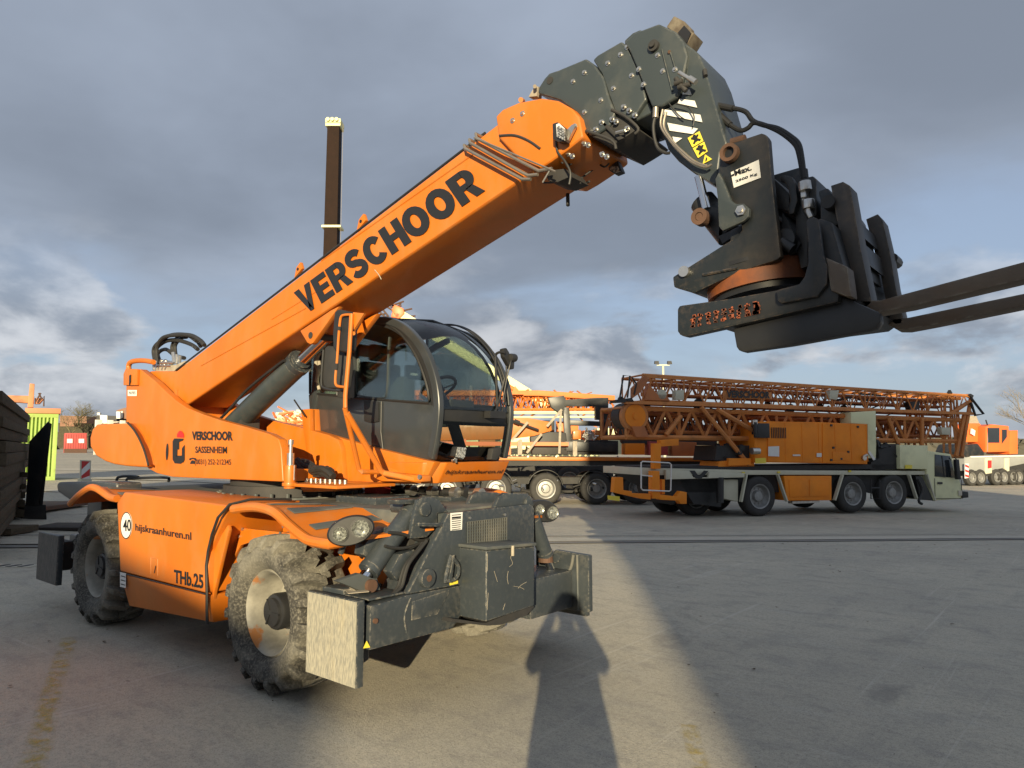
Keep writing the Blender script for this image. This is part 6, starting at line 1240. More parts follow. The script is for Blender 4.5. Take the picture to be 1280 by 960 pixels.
# orange outrigger assembly at the tail
b = MB()
for pr_ in ([(-3.952,-0.2,2.34),(-3.707,-0.2,2.34),(-3.746,-0.2,1.571),(-3.968,-0.2,1.573)], [(-3.728,-0.2,2.437),(-3.086,-0.2,2.485),(-3.092,-0.2,2.277),(-3.732,-0.2,2.244)], [(-4.104,-0.3,1.514),(-3.847,-0.3,1.511),(-3.85,-0.3,0.689),(-4.121,-0.3,0.696)], [(-5.36,-0.3,1.343),(-5.092,-0.3,1.339),(-5.084,-0.3,0.967),(-4.801,-0.3,0.93),(-4.802,-0.3,0.868),(-4.169,-0.3,0.835),(-4.172,-0.3,0.666),(-4.518,-0.3,0.706),(-5.401,-0.3,0.911)], [(-3.862,-0.3,0.816),(-3.27,-0.3,0.739),(-3.116,-0.3,0.895),(-2.906,-0.3,0.858),(-2.915,-0.3,0.507),(-3.126,-0.3,0.512),(-3.199,-0.3,0.61),(-3.865,-0.3,0.658)], [(-3.716,-0.2,1.252),(-3.605,-0.2,1.25),(-3.615,-0.2,0.804),(-3.726,-0.2,0.807)]):
    b.prism(pr_, (0, .22, 0))
b.split('outrigger_arm', ORANGE_D, MC, bevel=.01)
B2([(-5.617,-0.35,0.827),(-5.241,-0.35,0.788),(-5.243,-0.35,0.653),(-5.605,-0.35,0.705)], .05).build('yellow_plate', YELLOW, MC)
b = MB(); b.tube([(-4.52,-0.35,1.02),(-4.506,-0.35,1.771),(-4.455,-0.35,1.802),(-3.54,-0.35,1.752),(-3.467,-0.35,1.7),(-3.507,-0.35,0.937),(-3.559,-0.35,0.907),(-4.471,-0.35,0.957)], .022, 6, closed=True); b.tube([(-4.513,-0.35,1.395),(-4.137,-0.35,1.359)], .018, 5); b.build('guard_frame', WHITE, MC)
b = MB(); b.prism([(-3.498,-0.1,1.534),(-2.662,-0.1,1.492),(-2.513,-0.1,1.295),(-1.967,-0.1,1.287),(-1.923,-0.1,1.451),(-0.597,-0.1,1.402),(-0.602,-0.1,1.268),(-3.504,-0.1,1.244)], (0, .1, 0)); b.build('tail_rail', FRAMEG, MC, bevel=.01)
b = MB(); b.prism([(-2.66,-0.12,1.506),(-2.482,-0.12,1.504),(-2.332,-0.12,1.326),(-2.132,-0.12,1.5),(-1.976,-0.12,1.485),(-2.233,-0.12,1.259),(-2.45,-0.12,1.262)], (0, .02, 0)); b.build('hazard_bar', BLACK, MC)
b = MB(); b.prism([(-1.281,0.1,1.202),(-0.694,0.1,1.194),(-0.719,0.1,0.486),(-1.284,0.1,0.601)], (0, .5, 0)); b.build('side_tank', FRAMEG, MC, bevel=.03)
b = MB(); b.cyl(V([(-1.495,-0.05,1.278)][0]), V([(-1.52,-0.05,0.484)][0]), .11, n=14); b.prism([(-2.788,0.3,1.217),(-1.198,0.3,1.193),(-1.225,0.3,0.317),(-2.261,0.3,0.446)], (0, 1.4, 0)); b.build('jack_leg', BLACK, MC)
b = MB()
for k in range(12):
    p = V([(-0.917,0.2,2.076)][0]) + V((rr.uniform(-.5, .7), rr.uniform(0, .8), rr.uniform(-.3, .3))); b.cyl(p, p + V((rr.uniform(-.2, .2), -.2, rr.uniform(-.1, .1))), rr.uniform(.06, .14), n=10)
b.prism([(-1.4,0.2,2.28),(-0.077,0.2,2.282),(-0.097,0.2,1.73),(-1.496,0.2,1.807)], (0, 1.2, 0)); b.build('hydraulic_block', DARK, MC)
b = MB(); b.prism([(-1.409,0.1,1.774),(-0.046,0.1,1.869),(-0.057,0.1,1.594),(-1.454,0.1,1.607)], (0, 1.0, 0)); b.prism([(-1.116,0,1.875),(-0.252,0,1.871),(-0.26,0,1.667),(-1.124,0,1.64)], (0, .1, 0)); b.build('slew_platform', ORANGE_D, MC)

b = MB()
for k in range(7):
    t = k / 6; x = ho_x0 + (ho_x1 - ho_x0) * t; b.bar((x, -.075, ho_z0 + .05), (x, -.075, ho_z1 - .05), .025, .01, (0, 1, 0))
b.split('panel_rib', ORANGE_D, ho)
b = MB()
for k in range(9): b.bar((ho_x0 + .15 + k * .07, -.085, ho_z1 - .55), (ho_x0 + .15 + k * .07, -.085, ho_z1 - .2), .03, .01, (0, 1, 0))
b.build('vent_louvre', DARK, ho)
for k, u in enumerate((1.2, 2.6, 5.6)): MB().box((ws[3] + u, .0, zt_ - .11), (ws[3] + u + .10, -.03, zt_ - .05)).build('side_marker', YELLOW, MC)
lt2 = [(8.863,-0.07,0.595),(9.023,-0.07,0.576)][0]; MB().box((lt2[0] - .05, -.09, lt2[2] - .12), (lt2[0] + .15, -.02, lt2[2] + .06)).build('headlight', STEEL, cbo)
MB().cyl((ra[2][0] + .5, 1.2, hs[0][2] + .1), (ra[2][0] + .5, 1.2, hs[0][2] + .28), .09, n=12).build('beacon', YELLOW, cbo, smooth=True)
b = MB(); rr = random.Random(19)
for k in range(16):
    t = rr.random(); p = V((a[0][0] + 1 + t * 11, rr.uniform(.15, 1.5), zt0 + .05)); b.tube(smooth_path([p, p + V((.5, 0, -.12)), p + V((1.1, 0, .02))], 4), .018, 4)
b.build('stowed_rigging', BLACK, MC)

# ---- flat deck crane carrier, loaded
fx_, fy_, fz_, fa_ = (-17.743,20.360,-0.440,0.7469)
TR = thing('flatbed_carrier', (fx_, fy_, fz_), 'long orange flat deck carrier with black tyres standing behind the telehandler cab', 'trailer', fa_)
dk = [(-3.361,0,1.836),(8.583,0,1.748),(8.579,0,1.626),(-3.359,0,1.693)]
B2(dk, 2.5).build('deck', ORANGE, TR, bevel=.01)
dk2 = [(-3.368,0.1,1.691),(8.614,0.1,1.624),(8.526,0.1,1.461),(-3.366,0.1,1.476)]
B2(dk2, 2.3).build('deck_beam', DARK, TR)
for u in ([(-0.001,0,0.702)][0][0], [(1.889,0,0.712)][0][0], [(3.834,0,0.707)][0][0], [(5.426,0,0.743)][0][0], [(-1.838,0,0.707)][0][0]):
    truck_wheel(TR, WB, u, .2, .60); w = truck_wheel(TR, WB, u, 2.3, .60); w.rotation_euler.z = math.pi
    b = MB(); b.tube([(u + math.cos(R(t)) * .68, .2, .62 + math.sin(R(t)) * .68) for t in range(10, 175, 12)], .03, 5); b.add([(u + math.cos(R(t)) * .68, y, .62 + math.sin(R(t)) * .68) for t in range(10, 175, 12) for y in (-.02, .42)], [(2 * i, 2 * i + 1, 2 * i + 3, 2 * i + 2) for i in range(13)]); b.build('mudguard', BLACK, TR)
rr = random.Random(31); b = MB(); x0 = [(-3.349,0,0.964)][0][0]; x1 = [(5.675,0,0.943)][0][0]
b.box((x0, .7, .75), (x1, 1.8, 1.0))
for k in range(60):
    p = V((rr.uniform(x0, x1), rr.uniform(.1, .9), rr.uniform(.45, .95))); b.cyl(p, p + V((rr.uniform(-.4, .4), rr.uniform(-.2, .2), rr.uniform(-.1, .1))), rr.uniform(.02, .08), n=7)
b.build('axle_gear', DARK, TR)
b = MB()
for k in range(22):
    p = V((rr.uniform(x0, x1), rr.uniform(.0, .3), rr.uniform(.6, 1.0))); b.cyl(p, p + V((rr.uniform(-.3, .3), rr.uniform(-.1, .1), rr.uniform(-.1, .1))), rr.uniform(.02, .06), n=7)
b.build('air_tanks', STEEL, TR, smooth=True)
b = MB()
for x in (150, 298, 460, 620, -60): 
    p = V([(-0.004,-0.01,1.818)][0]); p.x = [(1.206,0,1.817)][0][0] + (x - 150) * .0073; b.cyl(p, p - UY * .02, .035, n=8)
b.split('lashing_eye', STEEL, TR)
def load(name, label, cat, parts, m, group=None):
    o = thing(name, (fx_, fy_, fz_), label, cat, fa_, group); return o
# weathered H shaped lifting frame on the deck
LF = thing('lifting_frame', (fx_, fy_, fz_), 'tall weathered black steel frame standing on the flat deck, beside the folded tower', 'steel frame', fa_)
ZD = dk[0][2]
B2([(2.058,0.7,4.108),(2.687,0.7,4.194),(2.77,0.7,4.027),(3.95,0.7,4.115),(4.457,0.7,4.117),(4.429,0.7,3.237),(3.941,0.7,3.253),(3.929,0.7,3.78),(2.769,0.7,3.776),(2.665,0.7,3.4),(2.198,0.7,3.716)], .35).build('frame_head', BLACKPLATE, LF, bevel=.02)
b = MB(); b.prism([(2.668,0.7,3.734),(2.894,0.7,3.735),(3.023,0.7,1.874),(2.714,0.7,1.874)], (0, .3, 0)); b.prism([(4.11,0.7,3.32),(4.43,0.7,3.321),(4.412,0.7,1.873),(4.177,0.7,1.873)], (0, .3, 0)); b.split('frame_leg', BLACKPLATE, LF, bevel=.01)
b = MB(); b.prism([(2.663,0.6,2.402),(4.751,0.6,2.32),(4.746,0.6,1.99),(2.661,0.6,2.031)], (0, .5, 0)); b.prism([(2.891,0.7,3.234),(4.782,0.7,3.154),(4.78,0.7,2.987),(2.889,0.7,3.026)], (0, .3, 0)); b.split('frame_beam', BLACKPLATE, LF, bevel=.01)
# machinery parts stowed inside the frame
WN_ = thing('winch_unit', (fx_, fy_, fz_), 'orange and silver winch unit stowed inside the black frame on the deck', 'winch', fa_)
B2([(3.044,0.8,2.821),(3.364,0.8,2.863),(3.377,0.8,2.488),(3.041,0.8,2.471)], .4).build('motor_cover', ORANGE, WN_, bevel=.04)
B2([(3.953,0.8,2.839),(4.206,0.8,2.839),(4.202,0.8,2.447),(3.966,0.8,2.446)], .4).build('motor_cover', ORANGE, WN_, bevel=.04)
b = MB(); p = V([(3.698,0.8,2.638)][0]); b.cyl(p, p + UY * .3, .2, n=16)
for k in range(14): q = p + V((rr.uniform(-.25, .25), -.05, rr.uniform(-.2, .2))); b.cyl(q, q + V((rr.uniform(-.15, .15), 0, rr.uniform(-.15, .15))), .035, n=7)
b.build('gear_housing', STEEL, WN_, smooth=True)
B2([(2.892,0.75,2.47),(4.825,0.75,2.421),(4.817,0.75,1.872),(2.887,0.75,1.873)], .6).build('winch_base', DARK, WN_)
# orange arm with crooked lashings at the left of the load
AR = thing('folded_orange_arm', (fx_, fy_, fz_), 'bright orange folded steel arm lying on the flat deck, seen right of the cab', 'crane part', fa_)
B2([(-2.691,0.5,2.97),(0.503,0.5,3.304),(1.246,0.5,3.305),(2.157,0.5,3.142),(2.172,0.5,2.812),(1.493,0.5,2.606),(0.503,0.5,2.482),(-2.685,0.5,2.399)], .5).build('arm_box', ORANGE, AR, bevel=.02)
B2([(-2.672,0.3,2.397),(2.79,0.3,2.359),(2.789,0.3,2.22),(-2.67,0.3,2.235)], .1).build('side_rail', REDOR, AR)
b = MB(); b.cyl(V([(0.493,0.3,3.23)][0]), V([(1.641,0.3,2.823)][0]), .05, n=8); b.cyl(V([(0.698,0.3,3.173)][0]), V([(0.903,0.3,3.092)][0]), .09, n=8); b.build('arm_ram', BLACK, AR)
b = MB(); b.prism([(0.498,0.4,2.481),(0.58,0.4,2.481),(0.58,0.4,1.878),(0.4,0.4,1.878)], (0, .1, 0)); b.prism([(-1.218,0.4,2.48),(-1.136,0.4,2.48),(-1.133,0.4,1.879),(-1.295,0.4,1.879)], (0, .1, 0)); b.split('arm_post', REDOR, AR)
b = MB()
for x0_, x1_ in ((103, 123), (362, 382)): b.prism([(0.001,0.2,2.438),(0.009,0.2,2.438),(0.01,0.2,1.88),(0.002,0.2,1.88)], (0, .05, 0)) if 0 else None
for pr_ in ([(0.839,0.2,2.438),(1.002,0.2,2.438),(1.001,0.2,1.88),(0.838,0.2,1.88)], [(2.957,0.2,2.399),(3.122,0.2,2.399),(3.117,0.2,1.846),(2.953,0.2,1.846)]): b.prism(pr_, (0, .06, 0))
b.split('stake', BEIGE, TR)
b = MB()
for pr_ in ([(1.754,0.2,2.682),(1.18,0.2,1.952)], [(2.497,0.2,3.541),(2.429,0.2,1.927)], [(1.224,0.2,3.13),(0.611,0.2,2.438)], [(2.538,0.2,3.623),(1.96,0.2,2.968)]): b.bar(pr_[0], pr_[1], .09, .02, (0, 1, 0))
b.split('lashing_strap', BEIGE, TR)
b = MB(); b.prism([(1.335,0.6,2.566),(1.668,0.6,2.798),(2.166,0.6,2.773),(2.749,0.6,2.733),(2.826,0.6,1.875),(1.416,0.6,1.876)], (0, .5, 0)); o = b.build('tarpaulin', RUBBER, None, bevel=.05)
o.parent = thing('tarpaulin_bundle', (fx_, fy_, fz_), 'dark tarpaulin bundle lashed on the orange flat deck', 'bundle', fa_)
# stack of crates further along the deck
CR = thing('red_tool_crates', (fx_, fy_, fz_), 'row of dull red and orange crates on the flat deck under the folded tower', 'crates', fa_)
for pr_ in ([(5.086,0.6,2.321),(5.843,0.6,2.321),(5.836,0.6,1.873),(5.08,0.6,1.874)], [(6.013,0.6,2.404),(6.772,0.6,2.363),(6.762,0.6,1.856),(6.004,0.6,1.857)], [(6.942,0.6,2.404),(7.915,0.6,2.363),(7.902,0.6,1.822),(6.93,0.6,1.823)], [(8.04,0.6,2.238),(8.72,0.6,2.238),(8.709,0.6,1.822),(8.03,0.6,1.822)]): B2(pr_, .8).build('crate', rr.choice((REDC, RUSTOR, ORANGE_D)), CR, bevel=.02)
b = MB(); b.prism([(4.738,0.9,3.162),(6.614,0.9,3.165),(8.844,0.9,3.042),(8.823,0.9,2.239),(5.066,0.9,2.322)], (0, .5, 0)); b.build('crate_cover', DARK, CR)

# ---- lit lattice crane behind the flat deck
gx, gy, gz, ga = (-21.121,25.356,-0.450,0.7617)
LC = thing('sunlit_lattice_crane', (gx, gy, gz), 'bright orange folded lattice crane in sun behind the loaded flat deck', 'crane', ga)
b = MB(); lt = [(-7.584,0,4.773),(4.861,0,4.659),(5.257,0,3.98),(-7.567,0,3.913)]
MB().loft([(-7.103,0,4.795),(1.242,0,4.84),(4.86,0,4.609),(4.857,0,4.379),(1.241,0,4.581),(-7.098,0,4.56)], [(x, y + .5, z) for x, y, z in [(-7.103,0,4.795),(1.242,0,4.84),(4.86,0,4.609),(4.857,0,4.379),(1.241,0,4.581),(-7.098,0,4.56)]]).build('jib_beam', ORANGE_F, LC, bevel=.02)
lattice(b, lt[0][0], lt[1][0], lt[3][2], lt[0][2], .3, 1.8, 34, .06, .035, z1b=lt[1][2] - .1, z0b=lt[2][2]); b.build('lattice_jib', ORANGE_F, LC)
b = MB(); rr = random.Random(77)
for k in range(110):
    x = rr.uniform(lt[0][0], lt[1][0]); z = rr.uniform(lt[3][2] - .1, lt[3][2] + .9); p = V((x, rr.uniform(.2, 1.4), z)); b.tube([p, p + V((rr.uniform(-.7, .7), rr.uniform(-.2, .2), rr.uniform(-.4, .4)))], rr.uniform(.02, .05), 4)
b.build('lattice_clutter', RUSTOR, LC)
b = MB(); b.tube([(-5.624,-0.1,3.769),(3.923,-0.1,3.8)], .08, 6); b.tube([(-5.621,-0.1,3.525),(3.921,-0.1,3.602)], .05, 6); b.split('pale_pipe', CREAM, LC)
hb4 = [(-7.139,0.4,3.64),(4.934,0.4,3.677),(4.91,0.4,1.868),(-7.105,0.4,1.874)]; rr = random.Random(6); x = hb4[0][0]; z0_, z1_ = hb4[3][2], hb4[0][2]
while x < hb4[1][0]:
    w_ = rr.uniform(.35, 1.3); h_ = rr.uniform(.35, 1.0); MB().box((x, .4 + rr.uniform(0, .5), z0_), (x + w_, 1.6, z0_ + (z1_ - z0_) * h_)).build('machinery_box', rr.choice((ORANGE_F, ORANGE_F, DARK, RUSTOR, BLACKPLATE, CREAM)), LC, bevel=.03); x += w_ + rr.uniform(.02, .3)
b = MB()
for k in range(70): p = V((rr.uniform(hb4[0][0], hb4[1][0]), rr.uniform(.0, .35), rr.uniform(z0_, z1_ + .2))); b.bar(p, p + V((rr.uniform(-.6, .6), rr.uniform(-.1, .1), rr.uniform(-.4, .4))), rr.uniform(.03, .09), .05)
b.build('lattice_clutter', RUSTOR, LC)
for u in (-500, -350, -120, 60, 300, 420): truck_wheel(LC, WA, lt[0][0] + (u + 700) * .0092, .5, .645)
MB().box((lt[0][0], .6, .8), (lt[1][0], 2.4, 1.3)).build('carrier_frame', DARK, LC)
b = MB(); b.prism([(-0.066,-0.2,4.62),(0.132,-0.2,5.016),(0.329,-0.2,4.77),(0.527,-0.2,4.622)], (0, .2, 0)); b.cyl(V([(-0.351,0,5.13)][0]), V([(0.246,0,4.785)][0]), .10); b.build('beam_tip', ORANGE_F, LC)

# ---- pale yellow crane boom sloping down behind the cab
hx, hy, hz_, ha = (-38.079,26.847,-0.400,0.6945)
YB = thing('pale_yellow_crane', (hx, hy, hz_), 'pale yellow telescopic crane boom with orange tip sloping down behind the cab roof', 'crane', ha)
yb = [(5.031,0,10.908),(14.617,0,4.985),(14.259,0,4.527),(4.73,0,10.388)]
MB().loft(yb, [(x, y + .3, z) for x, y, z in yb]).build('boom', YBOOM, YB, bevel=.05)
b = MB(); b.prism([(4.944,-0.1,10.704),(4.381,-0.1,10.785),(4.306,-0.1,10.46),(4.788,-0.1,10.379)], (0, 1.0, 0)); b.prism([(4.347,-0.1,10.947),(4.534,-0.1,11.273),(5.099,-0.1,11.029),(5.184,-0.1,10.704),(4.789,-0.1,10.298),(4.546,-0.1,10.493)], (0, .8, 0)); b.build('boom_tip', REDOR, YB, bevel=.05)
b = MB(); rr = random.Random(5)
for k in range(30):
    p = V([(4.009,0,10.886)][0]) + V((rr.uniform(-1.0, 1.0), rr.uniform(0, .6), rr.uniform(-.7, .7))); b.tube([p, p + V((rr.uniform(-.9, .9), 0, rr.uniform(-.6, .6)))], .06, 5)
b.build('sheave_cage', RUST, YB); b = MB(); b.prism([(2.682,0,10.56),(3.395,0,11.13),(3.558,0,11),(2.847,0,10.316)], (0, .5, 0)); b.build('tip_arm', REDOR, YB)
c0 = V(yb[1]); MB().prism([(c0.x - 5, 0, .9), (c0.x + 3, 0, .9), (c0.x + 3, 0, 2.6), (c0.x - 2, 0, 3.0), (c0.x - 5, 0, 2.0)], (0, 2.5, 0)).build('crane_body', YBOOM, YB, bevel=.1)
for u in (-4, -2.2, .2, 2): truck_wheel(YB, WA, c0.x + u, .3, .645)

# ---- upright brown mast
mx = [(0.216,0,23.623),(-0.09,0,18.741)]
MS = thing('upright_crane_mast', (hx, hy, hz_), 'dark brown telescopic crane mast with pale head standing upright against the clouds', 'crane', ha)
MBN = mat('mast_brown_steel', (.024, .013, .009), .8, col2=(.014, .009, .007), nscale=2, spec=.15)
a_, c_ = V([(-0.091,0,23.24)][0]), V([(0.699,0,23.24)][0]); e_, f_ = V([(-0.155,0,14.9)][0]), V([(0.726,0,14.9)][0])
def ext_(p, q, z): t = (z - p.z) / (q.z - p.z); return p + (q - p) * t
g_, h_ = ext_(a_, e_, .6), ext_(c_, f_, .6)
MB().loft([a_, c_, h_, g_], [p + UY * .8 for p in (a_, c_, h_, g_)]).build('mast', MBN, MS, bevel=.03)
w_ = c_ - a_
b = MB(); b.box(a_ + V((-.10, -.1, -.05)), c_ + V((.10, .9, .15))); b.box(a_ + V((-.10, -.15, .15)), c_ + V((.12, .9, .42)))
for k in range(3): b.cyl(a_ + V((.1 + k * .28, -.3, .32)), a_ + V((.1 + k * .28, 1.0, .32)), .13, n=12)
b.build('mast_head', YBOOM, MS, bevel=.03)
cl = V([(-0.192,0,16.44)][0]); cr = V([(0.848,0,16.44)][0]); b = MB(); b.box(cl + V((-.1, -.06, -.06)), cr + V((.1, .86, .08))); b.build('mast_collar', YBOOM, MS)
b = MB(); b.tube([c_ + V((.25, 0, .1)), V((f_.x + .25, 0, .8))], .012, 4); b.build('hoist_rope', BEIGE, MS)
b = MB(); b.box((g_.x - 2.5, -.6, .9), (g_.x + 5, 1.9, 1.9)); b.build('mast_carrier', REDOR, MS, bevel=.05)
for u in (-1.8, 0, 2, 3.8): truck_wheel(MS, WA, g_.x + u, -.4, .645)

# ---- equipment pile seen between turret and cab
px_, py_, pz_, pa_ = (-23.774,6.226,0.300,1.5429)
# (far stack behind the machine, lit)
EQ = thing('stacked_crane_parts', (hx, hy, hz_), 'pile of cream and orange crane parts far off, between lift cylinder and cab', 'equipment', ha)
b = MB(); rr = random.Random(9); eq = [(-4.967,6,4.626),(-2.812,6,4.68),(-2.786,6,3.71),(-4.949,6,4.033)]
for k in range(26): p = V((rr.uniform(eq[0][0], eq[1][0]), 6, rr.uniform(eq[2][2], eq[0][2]))); b.box(p, p + V((rr.uniform(.2, .9), .4, rr.uniform(.1, .35))))
b.build('loose_part', CREAM, EQ, bevel=.02)
b = MB()
for k in range(22): p = V((rr.uniform(eq[0][0], eq[1][0]), 5.8, rr.uniform(eq[2][2], eq[0][2]))); b.bar(p, p + V((rr.uniform(-1, 1), .2, rr.uniform(-.4, .5))), .12, .1)
b.build('loose_beam', REDOR, EQ)
MB().box((eq[0][0], 5.9, 0), (eq[1][0], 8, eq[3][2])).build('stack_base', ORANGE_F, EQ, bevel=.05)

# ---- far orange crane at the right edge and one more beyond it
xx, xy, xz, xa = (-7.609,61.339,-1.050,1.0608)
CARG = mat('carrier_grey', (.30, .31, .30), .5, col2=(.2, .2, .2), nscale=.8)
def far_crane(off, label, sc_=1.0):
    o = thing('all_terrain_crane', V((xx, xy, xz)) + off, label, 'mobile crane', xa)
    B2([(-0.598,0,2.163),(5.914,0,2.217),(8.703,0,2.158),(8.683,0,1.962),(1.976,0,1.061),(-0.685,0,1.092)], 2.6).build('carrier', CARG, o, bevel=.05)
    B2([(-0.049,-0.08,2.162),(5.792,-0.08,2.218),(8.576,-0.08,2.176),(8.568,-0.08,2.094),(5.783,-0.08,2.122),(-0.057,-0.08,2.054)], .08).build('deck_edge', WHITE, o)
    for q_ in ([(1.491,-0.05,2),(2.216,-0.05,2.027),(2.118,-0.05,0.905),(1.391,-0.05,0.837)], [(3.587,-0.05,1.989),(4.1,-0.05,2.018),(4.01,-0.05,1.039),(3.494,-0.05,0.967)]): B2(q_, .3).build('outrigger_box', FRAMEG, o, bevel=.03)
    B2([(-0.036,0.1,2.005),(8.843,0.1,1.96),(8.709,0.1,0.655),(-0.144,0.1,0.698)], 2.2).build('underframe', DARK, o)
    B2([(-0.42,0,3.009),(0.915,0,3.089),(1.534,0,2.466),(1.507,0,2.154),(-0.616,0,1.933),(-0.791,0,2.471)], 2.2).build('engine_hood', BLACKPLATE, o, bevel=.12)
    c2 = B2([(1.668,-0.1,4.342),(2.362,-0.1,4.507),(4.199,-0.1,4.401),(4.137,-0.1,2.462),(1.503,-0.1,2.436)], 1.4).build('operator_cab', REDOR, o, bevel=.08)
    B2([(1.828,-0.14,4.233),(3.083,-0.14,4.245),(2.984,-0.14,3.14),(1.778,-0.14,3.137)], .05).build('cab_window', WINM, c2)
    B2([(3.372,-0.14,4.122),(3.882,-0.14,4.126),(3.831,-0.14,3.57),(3.279,-0.14,3.094)], .05).build('cab_window', WINM, c2)
    B2([(4.213,-0.1,4.051),(5.157,-0.1,4.091),(4.988,-0.1,2.301),(4.049,-0.1,2.272)], 1.8).build('counterweight', REDOR, o, bevel=.06)
    B2([(0.37,0.5,4.423),(0.831,0.5,4.586),(1.963,0.5,4.6),(2.56,0.5,3.572),(2.411,0.5,3.175),(0.268,0.5,3.169)], .9).build('boom', REDOR, o, bevel=.1)
    B2([(0.901,0.6,5.144),(1.693,0.6,5.157),(2.027,0.6,4.525),(0.842,0.6,4.432)], .6).build('boom_cap', BEIGE, o)
    MB().tube([(1.855,-0.1,4.422),(1.708,-0.1,4.813)], .05, 5).tube([(1.891,-0.1,4.313),(1.686,-0.1,2.466)], .04, 4).build('cab_frame', BLACK, c2)
    B2([(0.749,0.3,4.186),(1.117,0.3,4.033),(0.995,0.3,3.639),(0.649,0.3,3.794)], .1).build('hazard_mark', WHITE, o)
    return o
fc = far_crane(V((0, 0, 0)), 'red orange all terrain crane standing in sun at the far right edge')
for x in (1030, 1070, 1145, 1178, 1222, 1250, 1300, 1335):
    p = V([(-19.606,0,1.309)][0]); px0 = [(-0.685,0,1.092)][0][0]; px1 = [(5.799,0,1.017)][0][0]
    truck_wheel(fc, WB, px0 + (x - 1000) * (px1 - px0) / 285, .1, .60)
b = MB(); q = [(-0.778,-0.15,1.631),(-0.407,-0.15,1.628),(-0.491,-0.15,0.606),(-0.864,-0.15,0.566)]; b.prism(q, (0, .05, 0)); mk = b.build('marker_board', WHITE, fc)
Q_ = [V(p) for p in q]
b = MB()
for k in range(3):
    t0, t1 = k / 3 + .05, k / 3 + .2; L0 = lambda t: Q_[0] + (Q_[3] - Q_[0]) * t - UY * .01; R0 = lambda t: Q_[1] + (Q_[2] - Q_[1]) * t - UY * .01
    b.add([L0(t0), R0(min(1, t0 + .12)), R0(min(1, t1 + .12)), L0(t1)], [(0, 1, 2, 3)])
b.split('red_stripe', REDW, mk)
MB().prism([(1.722,-0.1,1.843),(2.083,-0.1,1.841),(2.035,-0.1,1.297),(1.671,-0.1,1.254)], (0, .05, 0)).build('red_panel', REDW, fc)

# ---- flood light mast
p = on_ground((830 - 640) / 887 * 46, 46); 
LP = thing('floodlight_mast', p, 'tall pale pole with two floodlights rising behind the lattice tower', 'light pole', math.atan2(RT.y, RT.x))
zt = 1.7 + (560 - 456) / 887 * 46 - p.z
MB().cyl((0, 0, 0), (0, 0, zt), .10, .07, 10).build('pole', FRAMEG, LP, smooth=True)
MB().box((-.42, -.04, zt - .05), (.42, .04, zt + .03)).build('crossarm', FRAMEG, LP)
for u in (-.42, 0, .42):
    if u: MB().loft([(u - .15, -.15, zt + .03), (u + .15, -.15, zt + .03), (u + .15, .1, zt + .1), (u - .15, .1, zt + .1)], [(u - .12, -.10, zt + .25), (u + .12, -.10, zt + .25), (u + .12, .12, zt + .28), (u - .12, .12, zt + .28)]).build('floodlight', BLACK, LP)

# ---- lime container with rusty orange beams on top
cx, cy, cz, ca = (-32.485,8.731,0.430,1.2809)
CO = thing('lime_container', (cx, cy, cz), 'corrugated lime green container with rust spots at the left, behind the beam stack', 'container', ca)
cc = [(-0.584,0,2.414),(1.505,0,2.629),(1.531,0,0.02),(-0.453,0,-0.057)]
u0, u1 = cc[0][0] - 1.5, (cc[1][0] + cc[2][0]) / 2; H_ = cc[1][2]
b = MB(); b.box((u0, .06, .1), (u1 - .05, 2.4, H_ - .1)); b.build('container_box', LIME, CO)
nC = 26
for k in range(nC):
    x0_ = u0 + .15 + (u1 - u0 - .3) * k / nC; w_ = (u1 - u0 - .3) / nC
    MB().prism([(x0_, .06, .15), (x0_ + w_ * .2, -.03, .15), (x0_ + w_ * .55, -.03, .15), (x0_ + w_ * .75, .06, .15)], (0, 0, H_ - .30)).build('corrugation', LIME, CO)
b = MB(); b.box((u0, -.03, H_ - .16), (u1, 2.45, H_)); b.box((u0, -.03, 0), (u1, 2.45, .15)); b.box((u1 - .15, -.02, .1), (u1, .15, H_ - .1)); b.box((u1 - .12, 2.3, .1), (u1, 2.45, H_ - .1)); b.build('container_frame', LIME, CO, bevel=.01)
def beam_set(): pass
RB = thing('rusty_orange_gantry', (cx, cy, cz), 'rusty pale orange steel gantry with upright post on top of the lime container', 'steel beams', ca)
SALM = mat('weathered_salmon_paint', (.62, .25, .12), .7, col2=(.38, .16, .09), nscale=1.5, dirt=(.12, .07, .05), dirt_amt=.7, dirt_scale=2)
for nm, pr_, dd in (('long_beam', [(-0.75,0.3,3.322),(0.667,0.3,3.327),(0.681,0.3,3.036),(-0.738,0.3,3.096)], .5), ('post', [(0.495,0.2,3.816),(0.66,0.2,3.805),(0.663,0.2,2.872),(0.472,0.2,2.866)], .4), ('base_beam', [(0.396,-0.1,2.836),(1.582,-0.1,2.84),(1.581,-0.1,2.634),(0.407,-0.1,2.628)], 1.0), ('bracket', [(0.687,0.3,3.249),(0.963,0.3,3.259),(0.989,0.3,3.194),(0.875,0.3,3.023),(0.699,0.3,3.017)], .4)):
    B2(pr_, dd).build(nm, SALM, RB, bevel=.015)
b = MB(); b.tube([(0.718,0.2,3.078),(0.881,0.2,3.45)], .03, 5); b.tube([(0.792,0.2,3.035),(0.999,0.2,3.321),(1.002,0.2,2.922)], .03, 5); b.tube([(0.81,0.2,3.447),(0.921,0.2,3.219)], .03, 5); b.split('hook_rod', RUST, RB)

